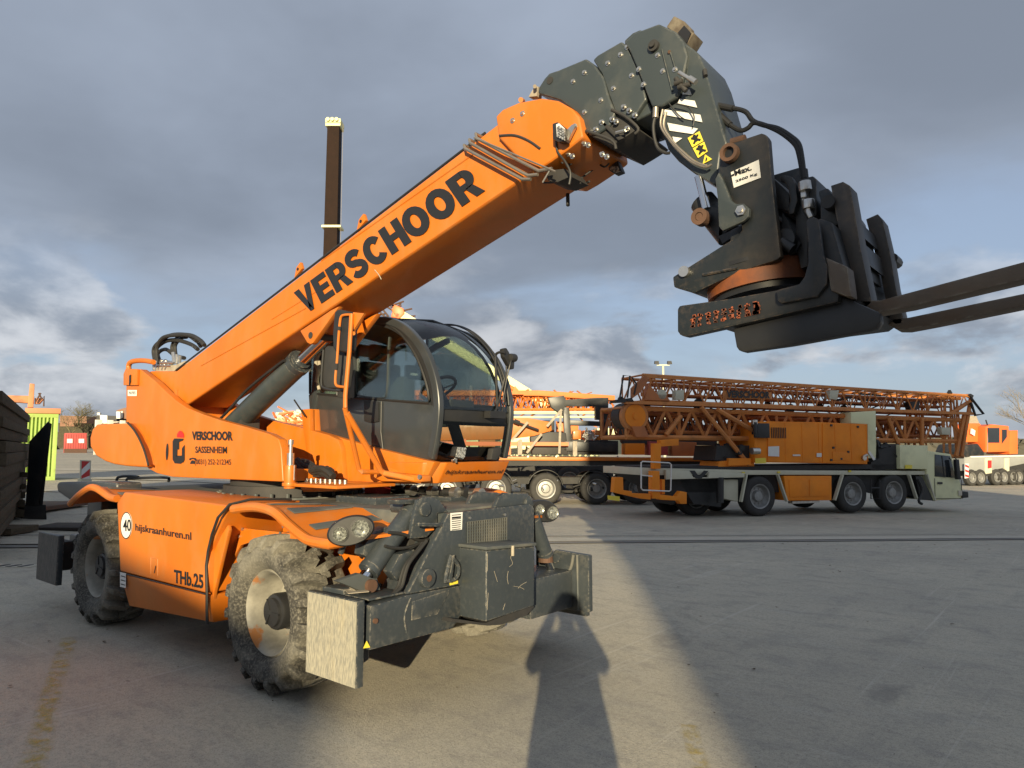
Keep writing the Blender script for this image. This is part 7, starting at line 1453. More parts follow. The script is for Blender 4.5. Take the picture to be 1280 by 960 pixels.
# ---- red container, hedge, houses, marker board
rx, ry, rz_, ra_ = (-103.304,33.686,1.080,1.2688)
RC = thing('red_container', (rx, ry, rz_), 'small red container with two pale door panels, far away at the left', 'container', ra_)
rc = [(-0.05,0,2.552),(2.431,0,2.58),(2.552,0,-0.032),(0.001,0,-0.023)]
B2(rc, 6).build('container_box', REDC, RC, bevel=.04)
for k in range(9):
    t = (k + .5) / 9; x = rc[0][0] + (rc[1][0] - rc[0][0]) * t; MB().box((x - .05, -.05, .25), (x + .05, 0, rc[0][2] - .15)).build('door_bar', REDC, RC)
for pr_ in ([(0.241,-0.1,1.801),(0.846,-0.1,1.805),(0.872,-0.1,1.266),(0.266,-0.1,1.264)], [(1.53,-0.1,1.81),(2.145,-0.1,1.814),(2.17,-0.1,1.271),(1.555,-0.1,1.269)]): B2(pr_, .03).build('door_plate', WHITE, RC)
B2([(-0.012,-0.4,0.513),(2.475,-0.4,0.512),(2.502,-0.4,-0.073),(0.016,-0.4,-0.063)], .3).build('door_sill', RUST, RC)
def house(nm, label, pts_wall, pts_gable, d, name='house'):
    pass
hx2, hy2, hz2, ha2 = (-165.865,57.060,1.200,0.6945)
HS = thing('row_house', (hx2, hy2, hz2), 'terraced houses with dark roofs and white end gables on the left horizon', 'house', ha2)
B2([(1.103,0,5.583),(7.411,0,6.11),(9.541,0,5.759),(9.695,0,2.599),(0.561,0,2.599)], 8).build('wall', PLASTER, HS)
for pr_ in ([(1.317,-0.5,7.144),(2.55,-0.5,7.074),(2.63,-0.5,5.566),(0.445,-0.5,3.816),(0.767,-0.5,4.34),(1.341,-0.5,5.391)], [(4.111,-0.5,7.425),(5.627,-0.5,7.32),(5.713,-0.5,5.636),(4.205,-0.5,5.636)], [(7.518,-0.5,8.128),(8.291,-0.5,8.128),(8.362,-0.5,6.688),(7.59,-0.5,6.688)]): B2(pr_, .5).build('gable', WHITEP, HS)
for pr_ in ([(2.424,-0.3,7.223),(4.001,-0.3,7.329),(4.083,-0.3,5.748),(2.506,-0.3,5.678)], [(5.513,-0.3,7.329),(7.522,-0.3,7.223),(7.575,-0.3,6.169),(5.576,-0.3,6.099)], [(5.326,0,5.583),(9.872,0,6.181),(9.893,0,5.759),(2.529,0,5.231),(0.846,0,3.827),(0.318,0,3.827)]): B2(pr_, 5).build('roof', ROOFT, HS)
B2([(6.562,1,8.453),(9.184,1,9.27),(9.31,1,6.679),(7.537,1,6.679),(7.39,1,8.204)], 6).build('upper_storey', BRICK, HS)
B2([(7.572,0.8,8.194),(8.097,0.8,8.336),(8.166,0.8,6.919),(7.639,0.8,6.848)], .3).build('window', WHITEP, HS)
MB().box(V([(3.011,0.3,7.462)][0]), V([(3.621,0.3,7.957)][0]) + UY * .5).build('chimney', WHITEP, HS)
GW = tag(B2([(11.296,-25,6.202),(16.001,-25,6.055),(16.065,-25,4.882),(13.721,-25,4.824),(13.897,-25,4.296),(11.405,-25,4.296)], 3).build('brick_shed', BRICK, None), 'low brown brick shed beyond the red container', 'shed')
GW.location = (hx2, hy2, hz2); GW.rotation_euler.z = ha2
GH = tag(B2([(4.687,-15,5.296),(10.389,-15,5.296),(10.647,-15,0.5),(4.962,-15,0.5)], 3).build('dark_hedge', mat('hedge_brown_green', (.075, .065, .04), .95, col2=(.04, .038, .022), nscale=3, amount=1, bump=1, bscale=4), None), 'dark brown clipped hedge behind the red container', 'hedge')
GH.location = (hx2, hy2, hz2); GH.rotation_euler.z = ha2
lx, ly, lz, la = (-23.774,6.226,0.300,1.5429)
MK = thing('marker_board', (lx, ly, lz), 'red and white striped marker board on a grey stand behind the rear fender', 'marker board', la)
q = [(1.957,0,1.04),(2.253,0,1.022),(2.267,0,0.453),(1.977,0,0.453)]; Q_ = [V(p) for p in q]
B2(q, .04).build('board', FRAMEG, MK)
def bb(u, v): return Q_[0] + (Q_[1] - Q_[0]) * u + (Q_[3] - Q_[0]) * v - UY * .003
MB().prism([bb(.12, .05), bb(.88, .05), bb(.88, .95), bb(.12, .95)], (0, -.004, 0)).build('white_face', WHITE, MK)
b = MB()
for k, (p4) in enumerate((((.12, .05), (.88, .05), (.12, .48)), ((.88, .42), (.88, .78), (.12, .95), (.12, .80)), )): b.prism([bb(*p_) - UY * .005 for p_ in p4], (0, -.003, 0))
b.split('red_stripe', REDW, MK)
MB().box((Q_[3].x, -.1, 0 - .3), (Q_[2].x, .2, Q_[3].z + .02)).build('stand', FRAMEG, MK)

# ---- stack of heavy beams at the left, laid toward the machine
st_d = V((-math.sin(R(32.0)), math.cos(R(32.0)), 0))                 # (s, d) heading
hd = (RT * st_d.x + FH * st_d.y).normalized(); ln = V((hd.y, -hd.x, 0))   # across, to the right
end = V((-21.749,6.351,0.000)); end.z = .15
rr = random.Random(44); zc = .02; top = 2.42; k = 0; TIM = []
LAY = []
while zc < top:
    h = rr.uniform(.15, .21); LAY.append((zc, h)); zc += h + rr.choice((.002, .008, .02)); k += 1
tm = {}
for k, (z, h) in enumerate(LAY):
    for j in range(2):
        nm = 'timber_baulk'; jut = rr.uniform(-.35, .25); e0 = end + hd * jut - ln * (j * .36 + (rr.uniform(0, .15) if j == 0 else 0)); e1 = e0 - hd * (9.3 + rr.uniform(-.2, .2)); e0 = e0 + UZ * rr.uniform(-.01, .01)
        x = ln * -.33
        A = [e0 + UZ * z, e0 + x + UZ * z, e0 + x + UZ * (z + h), e0 + UZ * (z + h)]
        A = [p - e0 for p in A]; Bq = [p + (e1 - e0) for p in A]
        o = MB().loft(A, Bq).build(nm, WOOD, None, bevel=.012); o.location = e0
        pos = 'bottom' if k == 0 else 'top' if k == len(LAY) - 1 else ''
        n_ = len(LAY) - k; od = 'top' if n_ == 1 else ('second', 'third', 'fourth', 'fifth', 'sixth', 'seventh', 'eighth', 'ninth', 'tenth', 'eleventh', 'twelfth', 'thirteenth', 'fourteenth', 'fifteenth')[n_ - 2] + ' from the top'
        lab = ('weathered timber baulk on the open side of the left stack, %s' if j == 0 else 'weathered timber baulk in the hidden inner row of the left stack, %s') % od
        tag(o, lab, 'timber', 'timber baulks stacked at the left edge')
COLM = thing('steel_sheet_panel', (-18.957,5.683,0.120), 'tall dark steel panel standing upright beside the beam stack', 'steel panel', la)
o0 = V((-18.957,5.683,0.120)); o0.z = .12 
def LP_(x, y, dd=16.5):
    s = (x - 640) / 887 * dd; z = 1.7 + (560 - y) / 887 * dd - .12; c_, s_ = math.cos(-la), math.sin(-la); p = ground_xy(s, dd) - V((o0.x, o0.y, 0)); return V((p.x * c_ - p.y * s_, p.x * s_ + p.y * c_, z))
pp = [LP_(39.5, 552), LP_(61.5, 526.5), LP_(62, 530), LP_(55, 632), LP_(39.5, 632)]
MB().prism(pp, (0, .06, 0)).build('panel', BLACKPLATE, COLM, bevel=.008)
pp = [LP_(61.5, 528), LP_(65.5, 530), LP_(60, 630), LP_(55.5, 632)]
MB().prism(pp, (0, .10, 0)).build('flange', BLACK, COLM, bevel=.006)
MB().prism([LP_(37, 630), LP_(64, 630), LP_(66, 648), LP_(37, 648)], (0, .5, 0)).build('base_foot', DARK, COLM, bevel=.01)
# timber pallets and plates lying at its foot
for i, (x0_, x1_, y0_, y1_, lab) in enumerate(((27, 40, 590, 596, 'dark timber block topmost beside the steel panel'), (18, 38, 604, 611, 'dark timber block second from the top beside the steel panel'), (14, 38, 614, 622, 'dark timber block third from the top beside the steel panel'), (12, 38, 624, 633, 'dark timber block low beside the steel panel'), (8, 38, 636, 645, 'dark timber block lowest beside the steel panel'))):
    o = MB().loft([LP_(x0_, y1_, 16.2), LP_(x1_, y1_, 16.2), LP_(x1_, y0_, 16.2), LP_(x0_, y0_, 16.2)], [p + V((0, .8, 0)) for p in (LP_(x0_, y1_, 16.2), LP_(x1_, y1_, 16.2), LP_(x1_, y0_, 16.2), LP_(x0_, y0_, 16.2))]).build('timber_block', WOOD, None, bevel=.01)
    o.location = (o0.x, o0.y, .12); o.rotation_euler.z = la; tag(o, lab, 'timber block', 'timber blocks beside the steel panel')
def slab(s0, s1, d0, d1, z0, z1, m, nm, lab, cat):
    A = [ground_xy(s0, d0), ground_xy(s1, d0), ground_xy(s1, d1), ground_xy(s0, d1)]; c_ = on_ground((s0 + s1) / 2, (d0 + d1) / 2)
    o = MB().prism([V((p.x - c_.x, p.y - c_.y, z0)) for p in A], (0, 0, z1 - z0)).build(nm, m, None, bevel=.01); o.location = c_; tag(o, lab, cat); return o
slab(-13.2, -11.4, 17.2, 19.4, .0, .10, RUST, 'road_plate', 'brown rusty road plate lying flat behind the rear wheel', 'road plate')
slab(-11.6, -9.6, 13.8, 14.6, .0, .12, WOOD, 'timber_mat', 'dark timber mat at the foot of the beam stack', 'timber mat')
slab(-10.0, -8.6, 14.8, 15.8, .0, .06, mat('dark_mat', (.045, .035, .03), .9), 'rubber_mat', 'low dark mat on the ground left of the rear wheel', 'mat')
# slotted drain cover at the far left
DC = thing('drain_grating', on_ground(-7.45, 10.45), 'slotted drain grating flush in the asphalt at the left edge', 'grating', math.atan2(RT.y, RT.x))
MB().box((-1.1, -.12, -.02), (.55, .12, .006)).build('grating_frame', GUTTER, DC)
for k in range(9): MB().prism([(-1.0 + k * .17, -.09, .006), (-.93 + k * .17, -.09, .006), (-.88 + k * .17, .09, .006), (-.95 + k * .17, .09, .006)], (0, 0, .006)).build('slot', PRINT, DC)

# ---- bare trees
def bare_tree(base, h, seed, label, spread=.55, m=TWIG, depth=6, r0=.16, lean=0):
    rr = random.Random(seed); tr = thing('bare_tree', base, label, 'tree')
    tk = MB(); cr = MB()
    def grow(p, d, L, r, lev):
        q = p + d * L; mid = p + d * L * .5 + V((rr.uniform(-1, 1), rr.uniform(-1, 1), 0)) * L * .05
        (tk if lev < 2 else cr).tube([p, mid, q], r, 6 if lev < 2 else 3, r1=r * .68)
        if lev >= depth: return
        for k in range(3 if lev < depth - 1 else 4):
            nd = (d + V((rr.uniform(-1, 1), rr.uniform(-1, 1), rr.uniform(-.35, .65))) * (spread + lev * .05)).normalized()
            grow(q if k < 2 else mid, nd, L * rr.uniform(.62, .85), r * .6, lev + 1)
    grow(V((0, 0, 0)), V((lean, 0, 1)).normalized(), h * .26, r0, 0)
    tk.build('trunk', BARK, tr); cr.build('crown', m, tr); return tr
p = on_ground((1322 - 640) / 887 * 75, 75); bare_tree(p, 12.0, 3, 'large bare pale tree at the right edge behind the far crane', .62, depth=7, r0=.22)
p = on_ground((1242 - 640) / 887 * 95, 95); bare_tree(p, 7.5, 9, 'low bare tree left of the larger one at the right edge', .6, depth=6)
p = on_ground((1215 - 640) / 887 * 110, 110); bare_tree(p, 7, 10, 'low bare tree furthest from the right edge behind the crane house', .6, depth=6)
MUT = mat('muted_twigs', (.16, .14, .075), .95)
for i, (x, d, h, lab) in enumerate(((88, 118, 10.5, 'rounded olive bare tree above the lime container end'), (108, 130, 8.5, 'lower bare tree between rounded tree and the houses'), (124, 135, 8, 'bare tree behind the white gables'), (142, 140, 7.5, 'bare tree behind the houses, nearest the counterweight'))):
    p = on_ground((x - 640) / 887 * d, d); bare_tree(p, h, 20 + i, lab, .8, MUT, depth=6, r0=.2)
# long low wall of far woodland closing the horizon
b = MB(); rr = random.Random(12)
for k in range(1500):
    s = rr.uniform(-420, 460); d = rr.uniform(300, 330); z = ground_z(*(ground_xy(s, d).xy)); hgt = rr.uniform(4, 8.5); w = rr.uniform(3, 7); p = ground_xy(s, d) + UZ * (z - .2)
    top_ = [p + RT * (w * math.cos(q)) * rr.uniform(.5, 1) + FH * rr.uniform(-1, 1) + UZ * (hgt * (.55 + .45 * math.sin(q))) * rr.uniform(.85, 1.1) for q in [math.pi * j / 6 for j in range(7)]]
    b.add([p - RT * w, p + RT * w] + top_, [tuple(range(2 + 7))[:2] + tuple(range(2, 9))])
o = b.build('distant_woodland', mat('distant_woods', (.085, .08, .065), 1.0, col2=(.05, .05, .045), nscale=.08), None); tag(o, 'low dark line of distant trees on the horizon', 'woodland', kind='stuff')

# ================================================================== THE FORK ATTACHMENT
OFF = (-1.0, 3.6, 0.0)
FA = thing('rotating_fork_carriage', OFF, 'black rotating pallet fork attachment hanging from the boom head at the upper right', 'fork attachment')
hp = T().prism([(-1.388,3.28,3.165),(-1.35,3.28,3.193),(-1.178,3.28,3.202),(-1.157,3.28,3.187),(-1.146,3.28,3.163),(-1.138,3.28,2.979),(-1.107,3.28,2.586),(-1.128,3.28,2.573),(-1.308,3.28,2.545),(-1.543,3.28,2.475),(-1.654,3.28,2.522),(-1.659,3.28,2.576),(-1.392,3.28,2.69),(-1.321,3.28,2.717),(-1.287,3.28,2.748),(-1.29,3.28,2.771),(-1.344,3.28,2.864),(-1.398,3.28,3.029)], (0, .05, 0)).build('hitch_plate', BLACKPLATE, FA, bevel=.010)
T().prism([(x, 3.82, z) for x, y, z in [(-1.35,3.28,3.193),(-1.178,3.28,3.202),(-1.146,3.28,3.163),(-1.138,3.28,2.979),(-1.107,3.28,2.586),(-1.308,3.28,2.545),(-1.543,3.28,2.475),(-1.654,3.28,2.522),(-1.659,3.28,2.576),(-1.392,3.28,2.69),(-1.287,3.28,2.748),(-1.344,3.28,2.864)]], (0, .05, 0)).build('hitch_plate', BLACKPLATE, FA, bevel=.010)
b = T(); b.prism([(-1.613,3.33,2.604),(-1.137,3.33,2.599),(-1.124,3.33,2.582),(-1.375,3.33,2.535),(-1.566,3.33,2.495),(-1.674,3.33,2.537)], (0, .50, 0)); b.prism([(-1.372,3.34,2.779),(-1.176,3.34,2.829),(-1.154,3.34,2.648),(-1.376,3.34,2.628)], (0, .45, 0)); b.build('hitch_body', BLACKPLATE, FA, bevel=.01)
T().tube([(-1.49,3.275,2.558),(-1.313,3.275,2.564)], .008, 6).build('weld_rib', BLACKPLATE, hp)
p = V([(-1.589,3.28,2.59)][0]); T().cyl(p, p - UY * .02, .028, n=16).build('bolt_head', STEEL, hp, smooth=True)
p = V([(-1.329,3.27,3.136)][0]); b = T(); b.lathe([(.0, .047), (-.03, .045), (-.03, .028), (.0, .026)], p, 'y', 28, closed=True); b.build('pin_bush', RUST, hp, smooth=True)
T().cyl(p + UY * .0, p - UY * .008, .027, n=20).build('pin_bore', PRINT, hp)
T().cyl(V([(-1.305,3.3,3.204)][0]) - UX * .03, V([(-1.305,3.3,3.204)][0]) + UX * .04, .022, n=14).build('stop_boss', RUST, hp)
s_ = T().prism([(-1.333,3.277,3.046),(-1.194,3.277,3.072),(-1.187,3.277,2.982),(-1.32,3.277,2.964)], (0, -.002, 0)).build('sticker', WHITE, hp)
q = [(-1.309,3.273,3.02),(-1.226,3.273,3.029),(-1.316,3.273,3.048)]
text('Max.', q[0], q[1], q[2], PRINT, s_, bold=.03)
q = [(-1.308,3.273,2.984),(-1.201,3.273,2.996),(-1.31,3.273,2.999)]
text('2500 Kg', q[0], q[1], q[2], PRINT, s_, bold=.025)
T().prism([(-1.332,3.273,3.029),(-1.315,3.273,3.034),(-1.314,3.273,3.024),(-1.329,3.273,3.022)], (0, -.002, 0)).build('print_mark', PRINT, s_)
lk = T().prism([(-1.4,3.24,3.018),(-1.38,3.24,3.051),(-1.361,3.24,3.008),(-1.322,3.24,2.894),(-1.3,3.24,2.871),(-1.261,3.24,2.865),(-1.232,3.24,2.832),(-1.236,3.24,2.794),(-1.263,3.24,2.777),(-1.368,3.24,2.75),(-1.388,3.24,2.776),(-1.39,3.24,2.909)], (0, .03, 0)).build('link_plate', GREYH, FA, bevel=.010)
p = V([(-1.271,3.235,2.828)][0]); T().cyl(p, p - UY * .012, .026, n=6).cyl(p - UY * .012, p - UY * .022, .013, n=8).build('bolt_head', STEEL, lk)
b = T(); p0 = V([(-1.608,3.55,3.036)][0]); p1 = V([(-1.459,3.55,2.815)][0]); b.cyl(p0, p1, .07, n=18); b.prism([(-1.569,3.45,2.983),(-1.462,3.45,2.935),(-1.479,3.45,2.795),(-1.369,3.45,2.821),(-1.346,3.45,2.801),(-1.459,3.45,2.752),(-1.479,3.45,2.795),(-1.549,3.45,2.89)], (0, .3, 0)); b.build('tilt_cylinder', BLACK, FA, smooth=True)
p = V([(-1.549,3.42,2.895)][0]); b = T(); b.lathe([(0, .044), (-.05, .044), (-.05, .022), (0, .022)], p, 'y', 24, closed=True); b.lathe([(0, .022), (-.045, .020), (-.045, .001)], p, 'y', 16); b.cyl(p, p + UY * .35, .03); b.build('tilt_pin', RUST, FA, smooth=True)
# quick hitch hooks and cross tubes
b = T(); b.prism([(-1.192,3.4,3.014),(-1.17,3.4,3.016),(-1.121,3.4,2.951),(-1.094,3.4,2.915),(-1.104,3.4,2.829),(-1.139,3.4,2.851),(-1.183,3.4,2.846)], (0, .35, 0)); hb = b.build('cross_tube', BLACK, FA, bevel=.01)
hk = [(-1.13,3.36,2.998),(-1.109,3.36,3.002),(-1.071,3.36,2.984),(-1.055,3.36,2.946),(-1.048,3.36,2.864),(-1.068,3.36,2.803),(-1.092,3.36,2.804),(-1.095,3.36,2.838),(-1.082,3.36,2.872),(-1.091,3.36,2.933),(-1.107,3.36,2.966),(-1.127,3.36,2.978)]
T().prism(hk, (0, .05, 0)).build('hitch_hook', BLACKPLATE, FA, bevel=.008); T().prism([(x, y + .36, z) for x, y, z in hk], (0, .05, 0)).build('hitch_hook', BLACKPLATE, FA, bevel=.008)
b = T(); b.prism([(-1.126,3.38,2.828),(-1.067,3.38,2.699),(-1.048,3.38,2.659),(-1.07,3.38,2.62),(-1.112,3.38,2.605),(-1.146,3.38,2.655)], (0, .4, 0)); p = V([(-1.107,3.33,2.68)][0]); b.cyl(p, p + UY * .5, .05, n=18); b.cyl(V([(-1.121,3.33,2.669)][0]), V([(-1.067,3.33,2.623)][0]), .025); b.build('lock_tube', BLACK, FA)
T().prism([(-1.05,3.4,2.978),(-0.988,3.4,2.98),(-0.971,3.4,2.959),(-0.975,3.4,2.786),(-1.016,3.4,2.766),(-1.024,3.4,2.551),(-1.058,3.4,2.542),(-1.075,3.4,2.647),(-1.075,3.4,2.852)], (0, .35, 0)).build('back_frame', BLACKPLATE, FA, bevel=.01)
# slewing bearing, orange gearbox
c_ = (V([(-1.301,3.55,2.529)][0])); axn = V((-.12, 0, .99)).normalized(); b = T(); b.tube([c_ - axn * .05, c_ + axn * .06], .27, 44); b.build('slewing_bearing', mat('bearing_orange', (.30, .085, .02), .6, col2=(.12, .05, .03), nscale=7, amount=.9), FA, smooth=True)
b = T(); b.tube([c_ + axn * .06, c_ + axn * .08], .275, 44); b.tube([c_ - axn * .08, c_ - axn * .05], .25, 44); b.build('bearing_flange', BLACK, FA, smooth=True)
# lower carriage
lp = T().prism([(-1.557,3.12,2.369),(-1.547,3.12,2.387),(-1.291,3.12,2.387),(-1.077,3.12,2.396),(-0.845,3.12,2.403),(-0.817,3.12,2.358),(-0.824,3.12,2.308),(-1.155,3.12,2.27),(-1.519,3.12,2.231),(-1.547,3.12,2.243),(-1.559,3.12,2.262)], (0, .06, 0)).build('side_plate', BLACKPLATE, FA, bevel=.012)
T().prism([(x, 3.95, z) for x, y, z in [(-1.531,3.12,2.366),(-1.515,3.12,2.383),(-0.845,3.12,2.403),(-0.834,3.12,2.361),(-1.501,3.12,2.325),(-1.516,3.12,2.342)]], (0, .06, 0)).build('side_plate', BLACKPLATE, FA, bevel=.012)
b = T(); b.prism([(-1.545,3.18,2.384),(-0.861,3.18,2.401),(-0.851,3.18,2.367),(-1.53,3.18,2.33)], (0, .78, 0)); b.build('bed_frame', BLACK, FA, bevel=.01)
# worn orange stencil, letters half scraped away
rr = random.Random(2); b = T(); base = [V(p) for p in [(-1.493,3.116,2.271),(-1.152,3.116,2.299),(-1.151,3.116,2.354),(-1.491,3.116,2.331)]]
def fpt(u, v): return base[0] + (base[1] - base[0]) * u + (base[3] - base[0]) * v
for i in range(9):
    for j in range(16):
        if rr.random() < .12: continue
        u = i / 9 + .008 + rr.uniform(0, .055); v = j % 4 / 4 + rr.uniform(-.03, .04); w, h = rr.uniform(.022, .05), rr.uniform(.10, .24)
        if u > .85 and rr.random() < .8: w *= 1.6; h *= 1.4
        b.prism([fpt(u, v), fpt(u + w, v + rr.uniform(-.04, .04)), fpt(u + w * rr.uniform(.7, 1), min(1, v + h)), fpt(u, min(1, v + h * .9))], (0, -.0015, 0))
b.build('worn_stencil', mat('stencil_orange', (.30, .075, .03), .8, col2=(.08, .035, .025), nscale=40, amount=1, lo=.4, hi=.6), lp)
T().prism([(-1.066,3.09,2.389),(-0.97,3.09,2.401),(-0.947,3.09,2.43),(-0.93,3.09,2.486),(-0.927,3.09,2.577),(-0.932,3.09,2.67),(-0.923,3.09,2.679),(-0.904,3.09,2.684),(-0.884,3.09,2.671),(-0.878,3.09,2.643),(-0.868,3.09,2.514),(-0.852,3.09,2.46),(-0.858,3.09,2.384),(-0.899,3.09,2.336),(-1.049,3.09,2.327),(-1.065,3.09,2.342)], (0, .03, 0)).build('corner_plate', BLACKPLATE, FA, bevel=.010)
T().prism([(-1.298,3.16,2.253),(-1.285,3.16,2.165),(-1.274,3.16,2.147),(-1.25,3.16,2.138),(-1.04,3.16,2.149),(-0.724,3.16,2.178),(-0.69,3.16,2.185),(-0.674,3.16,2.213),(-0.676,3.16,2.251),(-0.822,3.16,2.343),(-0.858,3.16,2.332)], (0, .06, 0)).build('lower_plate', BLACK, FA, bevel=.012)
b = T(); b.prism([(-1.075,3.2,2.3),(-1.05,3.2,2.269),(-0.799,3.2,2.279),(-0.751,3.2,2.311),(-0.845,3.2,2.35)], (0, .70, 0)); b.build('lower_box', BLACK, FA)
b = T(); b.prism([(-0.942,3.15,2.674),(-0.891,3.15,2.69),(-0.843,3.15,2.66),(-0.803,3.15,2.464),(-0.806,3.15,2.375),(-0.866,3.15,2.383),(-0.898,3.15,2.506)], (0, .80, 0)); b.build('carriage_body', BLACKPLATE, FA, bevel=.01)
T().prism([(-0.863,3.1,2.503),(-0.776,3.1,2.447),(-0.766,3.1,2.32),(-0.783,3.1,2.322),(-0.847,3.1,2.356)], (0, .10, 0)).build('worn_bracket', FORKM, FA, bevel=.01)
# fork shanks and blades
SHANK = mat('dark_fork_shank', (.045, .038, .032), .55, col2=(.10, .07, .045), nscale=6, amount=.9, edge=.9, edgecol=(.20, .15, .10), lo=.5, hi=.72)
def fork(y, sh, bl_, lab):
    b = T(); b.prism(sh, (0, .12, 0)); o = b.build('fork', SHANK, FA, bevel=.003); 
    pth = bl_
    n = T(); n.loft([V(p) for p in pth], [V(p) + UY * .12 for p in pth]); n.build('fork_blade', FORKM, o, bevel=.004); return o
sh1 = [(-0.874,3.27,2.865),(-0.823,3.27,2.871),(-0.795,3.27,2.846),(-0.784,3.27,2.752),(-0.764,3.27,2.561),(-0.733,3.27,2.346),(-0.73,3.27,2.317),(-0.767,3.27,2.283),(-0.79,3.27,2.295),(-0.808,3.27,2.343),(-0.827,3.27,2.519),(-0.856,3.27,2.713)]
bl1 = [(-0.779,3.27,2.333),(-0.697,3.27,2.322),(-0.192,3.27,2.404),(-0.196,3.27,2.338),(-0.586,3.27,2.282),(-0.711,3.27,2.272),(-0.764,3.27,2.274),(-0.798,3.27,2.3)]
blade_d = None
def extend(bl, L=.55):
    """carry the tapering blade on past the picture's edge to its rounded tip"""
    a, c_ = V(bl[2]), V(bl[3]); d = (V(bl[2]) - V(bl[1])).normalized(); m_ = (a + c_) / 2
    return list(bl[:2]) + [tuple(a), tuple(a + d * L - UZ * .005), tuple(c_ + d * L + UZ * .02), tuple(c_)] + list(bl[4:])
fork(3.27, sh1, extend(bl1), '')
sh2 = [(-0.852,3.78,2.836),(-0.798,3.78,2.851),(-0.778,3.78,2.815),(-0.753,3.78,2.656),(-0.735,3.78,2.475),(-0.71,3.78,2.325),(-0.717,3.78,2.294),(-0.745,3.78,2.293),(-0.768,3.78,2.318),(-0.8,3.78,2.56)]
bl2 = [(-0.751,3.78,2.323),(-0.693,3.78,2.319),(-0.23,3.78,2.373),(-0.232,3.78,2.319),(-0.582,3.78,2.275),(-0.695,3.78,2.263),(-0.74,3.78,2.268),(-0.782,3.78,2.302)]
fork(3.78, sh2, extend(bl2), '')
# carriage rails between the shanks
b = T(); r1 = [(-0.948,3.33,2.875),(-0.904,3.33,2.882),(-0.886,3.33,2.847),(-0.86,3.33,2.702),(-0.892,3.33,2.695),(-0.943,3.33,2.733),(-0.939,3.33,2.831)]
b.prism(r1, (0, .6, 0)); b.build('upper_rail', BLACKPLATE, FA, bevel=.012)
b = T(); b.prism([(-0.771,3.15,2.671),(-0.709,3.15,2.632),(-0.662,3.15,2.516),(-0.645,3.15,2.413),(-0.615,3.15,2.334),(-0.597,3.15,2.258),(-0.652,3.15,2.241),(-0.705,3.15,2.31),(-0.74,3.15,2.416),(-0.735,3.15,2.548),(-0.76,3.15,2.637)], (0, .03, 0)) if 0 else None
b.prism([(-0.903,3.34,2.491),(-0.828,3.34,2.452),(-0.76,3.34,2.335),(-0.834,3.34,2.318),(-0.893,3.34,2.407)], (0, .75, 0)); b.build('lower_rail', BLACKPLATE, FA, bevel=.012)
b = T(); b.prism([(-0.96,3.6,2.88),(-0.881,3.6,2.817),(-0.84,3.6,2.677),(-0.842,3.6,2.532),(-0.818,3.6,2.413),(-0.911,3.6,2.396),(-0.971,3.6,2.612)], (0, .05, 0)); b.prism([(-0.829,3.95,2.754),(-0.796,3.95,2.717),(-0.774,3.95,2.588),(-0.79,3.95,2.529),(-0.833,3.95,2.661)], (0, .05, 0)); b.split('back_panel', BLACK, FA)
b = T(); p = V([(-0.771,3.9,2.647)][0]); b.cyl(p, p + V((0, .12, 0)), .03, n=10); b.prism([(-0.828,3.95,2.785),(-0.791,3.95,2.731),(-0.775,3.95,2.404),(-0.744,3.95,2.354),(-0.799,3.95,2.499)], (0, .05, 0)); b.build('rail_stop', BLACK, FA)
p = V([(-0.885,3.25,2.789)][0]); T().cyl(p, p + UY * .06, .03, n=12).build('rail_pin', DARK, FA)
for pr_, w_ in (([(-0.836,3.37,2.765),(-0.814,3.37,2.744),(-0.8,3.37,2.665),(-0.825,3.37,2.677)], .44), ([(-0.813,3.37,2.647),(-0.792,3.37,2.629),(-0.781,3.37,2.532),(-0.805,3.37,2.549)], .44), ([(-0.861,3.37,2.726),(-0.826,3.37,2.705),(-0.792,3.37,2.479),(-0.835,3.37,2.486)], .40)):
    T().prism(pr_, (0, w_, 0)).build('carriage_bar', BLACKPLATE, FA, bevel=.006)
# hoses and valve
b = T()
for pr_ in ([(-1.493,3.5,3.519),(-1.419,3.5,3.488),(-1.339,3.5,3.442),(-1.301,3.5,3.382),(-1.248,3.5,3.342),(-1.174,3.5,3.301),(-1.109,3.5,3.238),(-1.075,3.5,3.19),(-1.063,3.5,3.118),(-1.056,3.5,3.025)], [(-1.478,3.5,3.452),(-1.421,3.5,3.394),(-1.366,3.5,3.348),(-1.326,3.5,3.349),(-1.294,3.5,3.367),(-1.233,3.5,3.334),(-1.16,3.5,3.276),(-1.096,3.5,3.2),(-1.076,3.5,3.137),(-1.062,3.5,3.026)], [(-1.125,3.55,3.252),(-1.09,3.55,3.203),(-1.079,3.55,3.123),(-1.073,3.55,3.075)]):
    b.tube(smooth_path(pr_, 6), .0125, 8)
b.split('hydraulic_hose', RUBBER, FA, smooth=True)
b = T(); b.cyl(V([(-1.501,3.5,3.528)][0]), V([(-1.403,3.5,3.477)][0]), .018, n=10); b.cyl(V([(-1.482,3.5,3.47)][0]), V([(-1.421,3.5,3.394)][0]), .018, n=10); b.cyl(V([(-1.058,3.5,3.056)][0]), V([(-1.055,3.5,3.01)][0]), .02, n=10); b.split('hose_sleeve', RUBBER, FA, smooth=True)
b = T(); b.box(V([(-1.03,3.35,2.903)][0]), V([(-1.008,3.42,2.868)][0])); b.cyl(V([(-1.014,3.36,2.943)][0]), V([(-1.01,3.36,2.898)][0]), .03, n=12); b.cyl(V([(-1,3.36,2.853)][0]), V([(-0.999,3.36,2.81)][0]), .028, n=12); b.tube(smooth_path([(-0.999,3.36,2.817),(-1,3.36,2.795),(-0.988,3.36,2.764)], 4), .016, 8); b.tube(smooth_path([(-1.027,3.38,2.872),(-1.019,3.38,2.819),(-0.999,3.38,2.774)], 4), .014, 8)
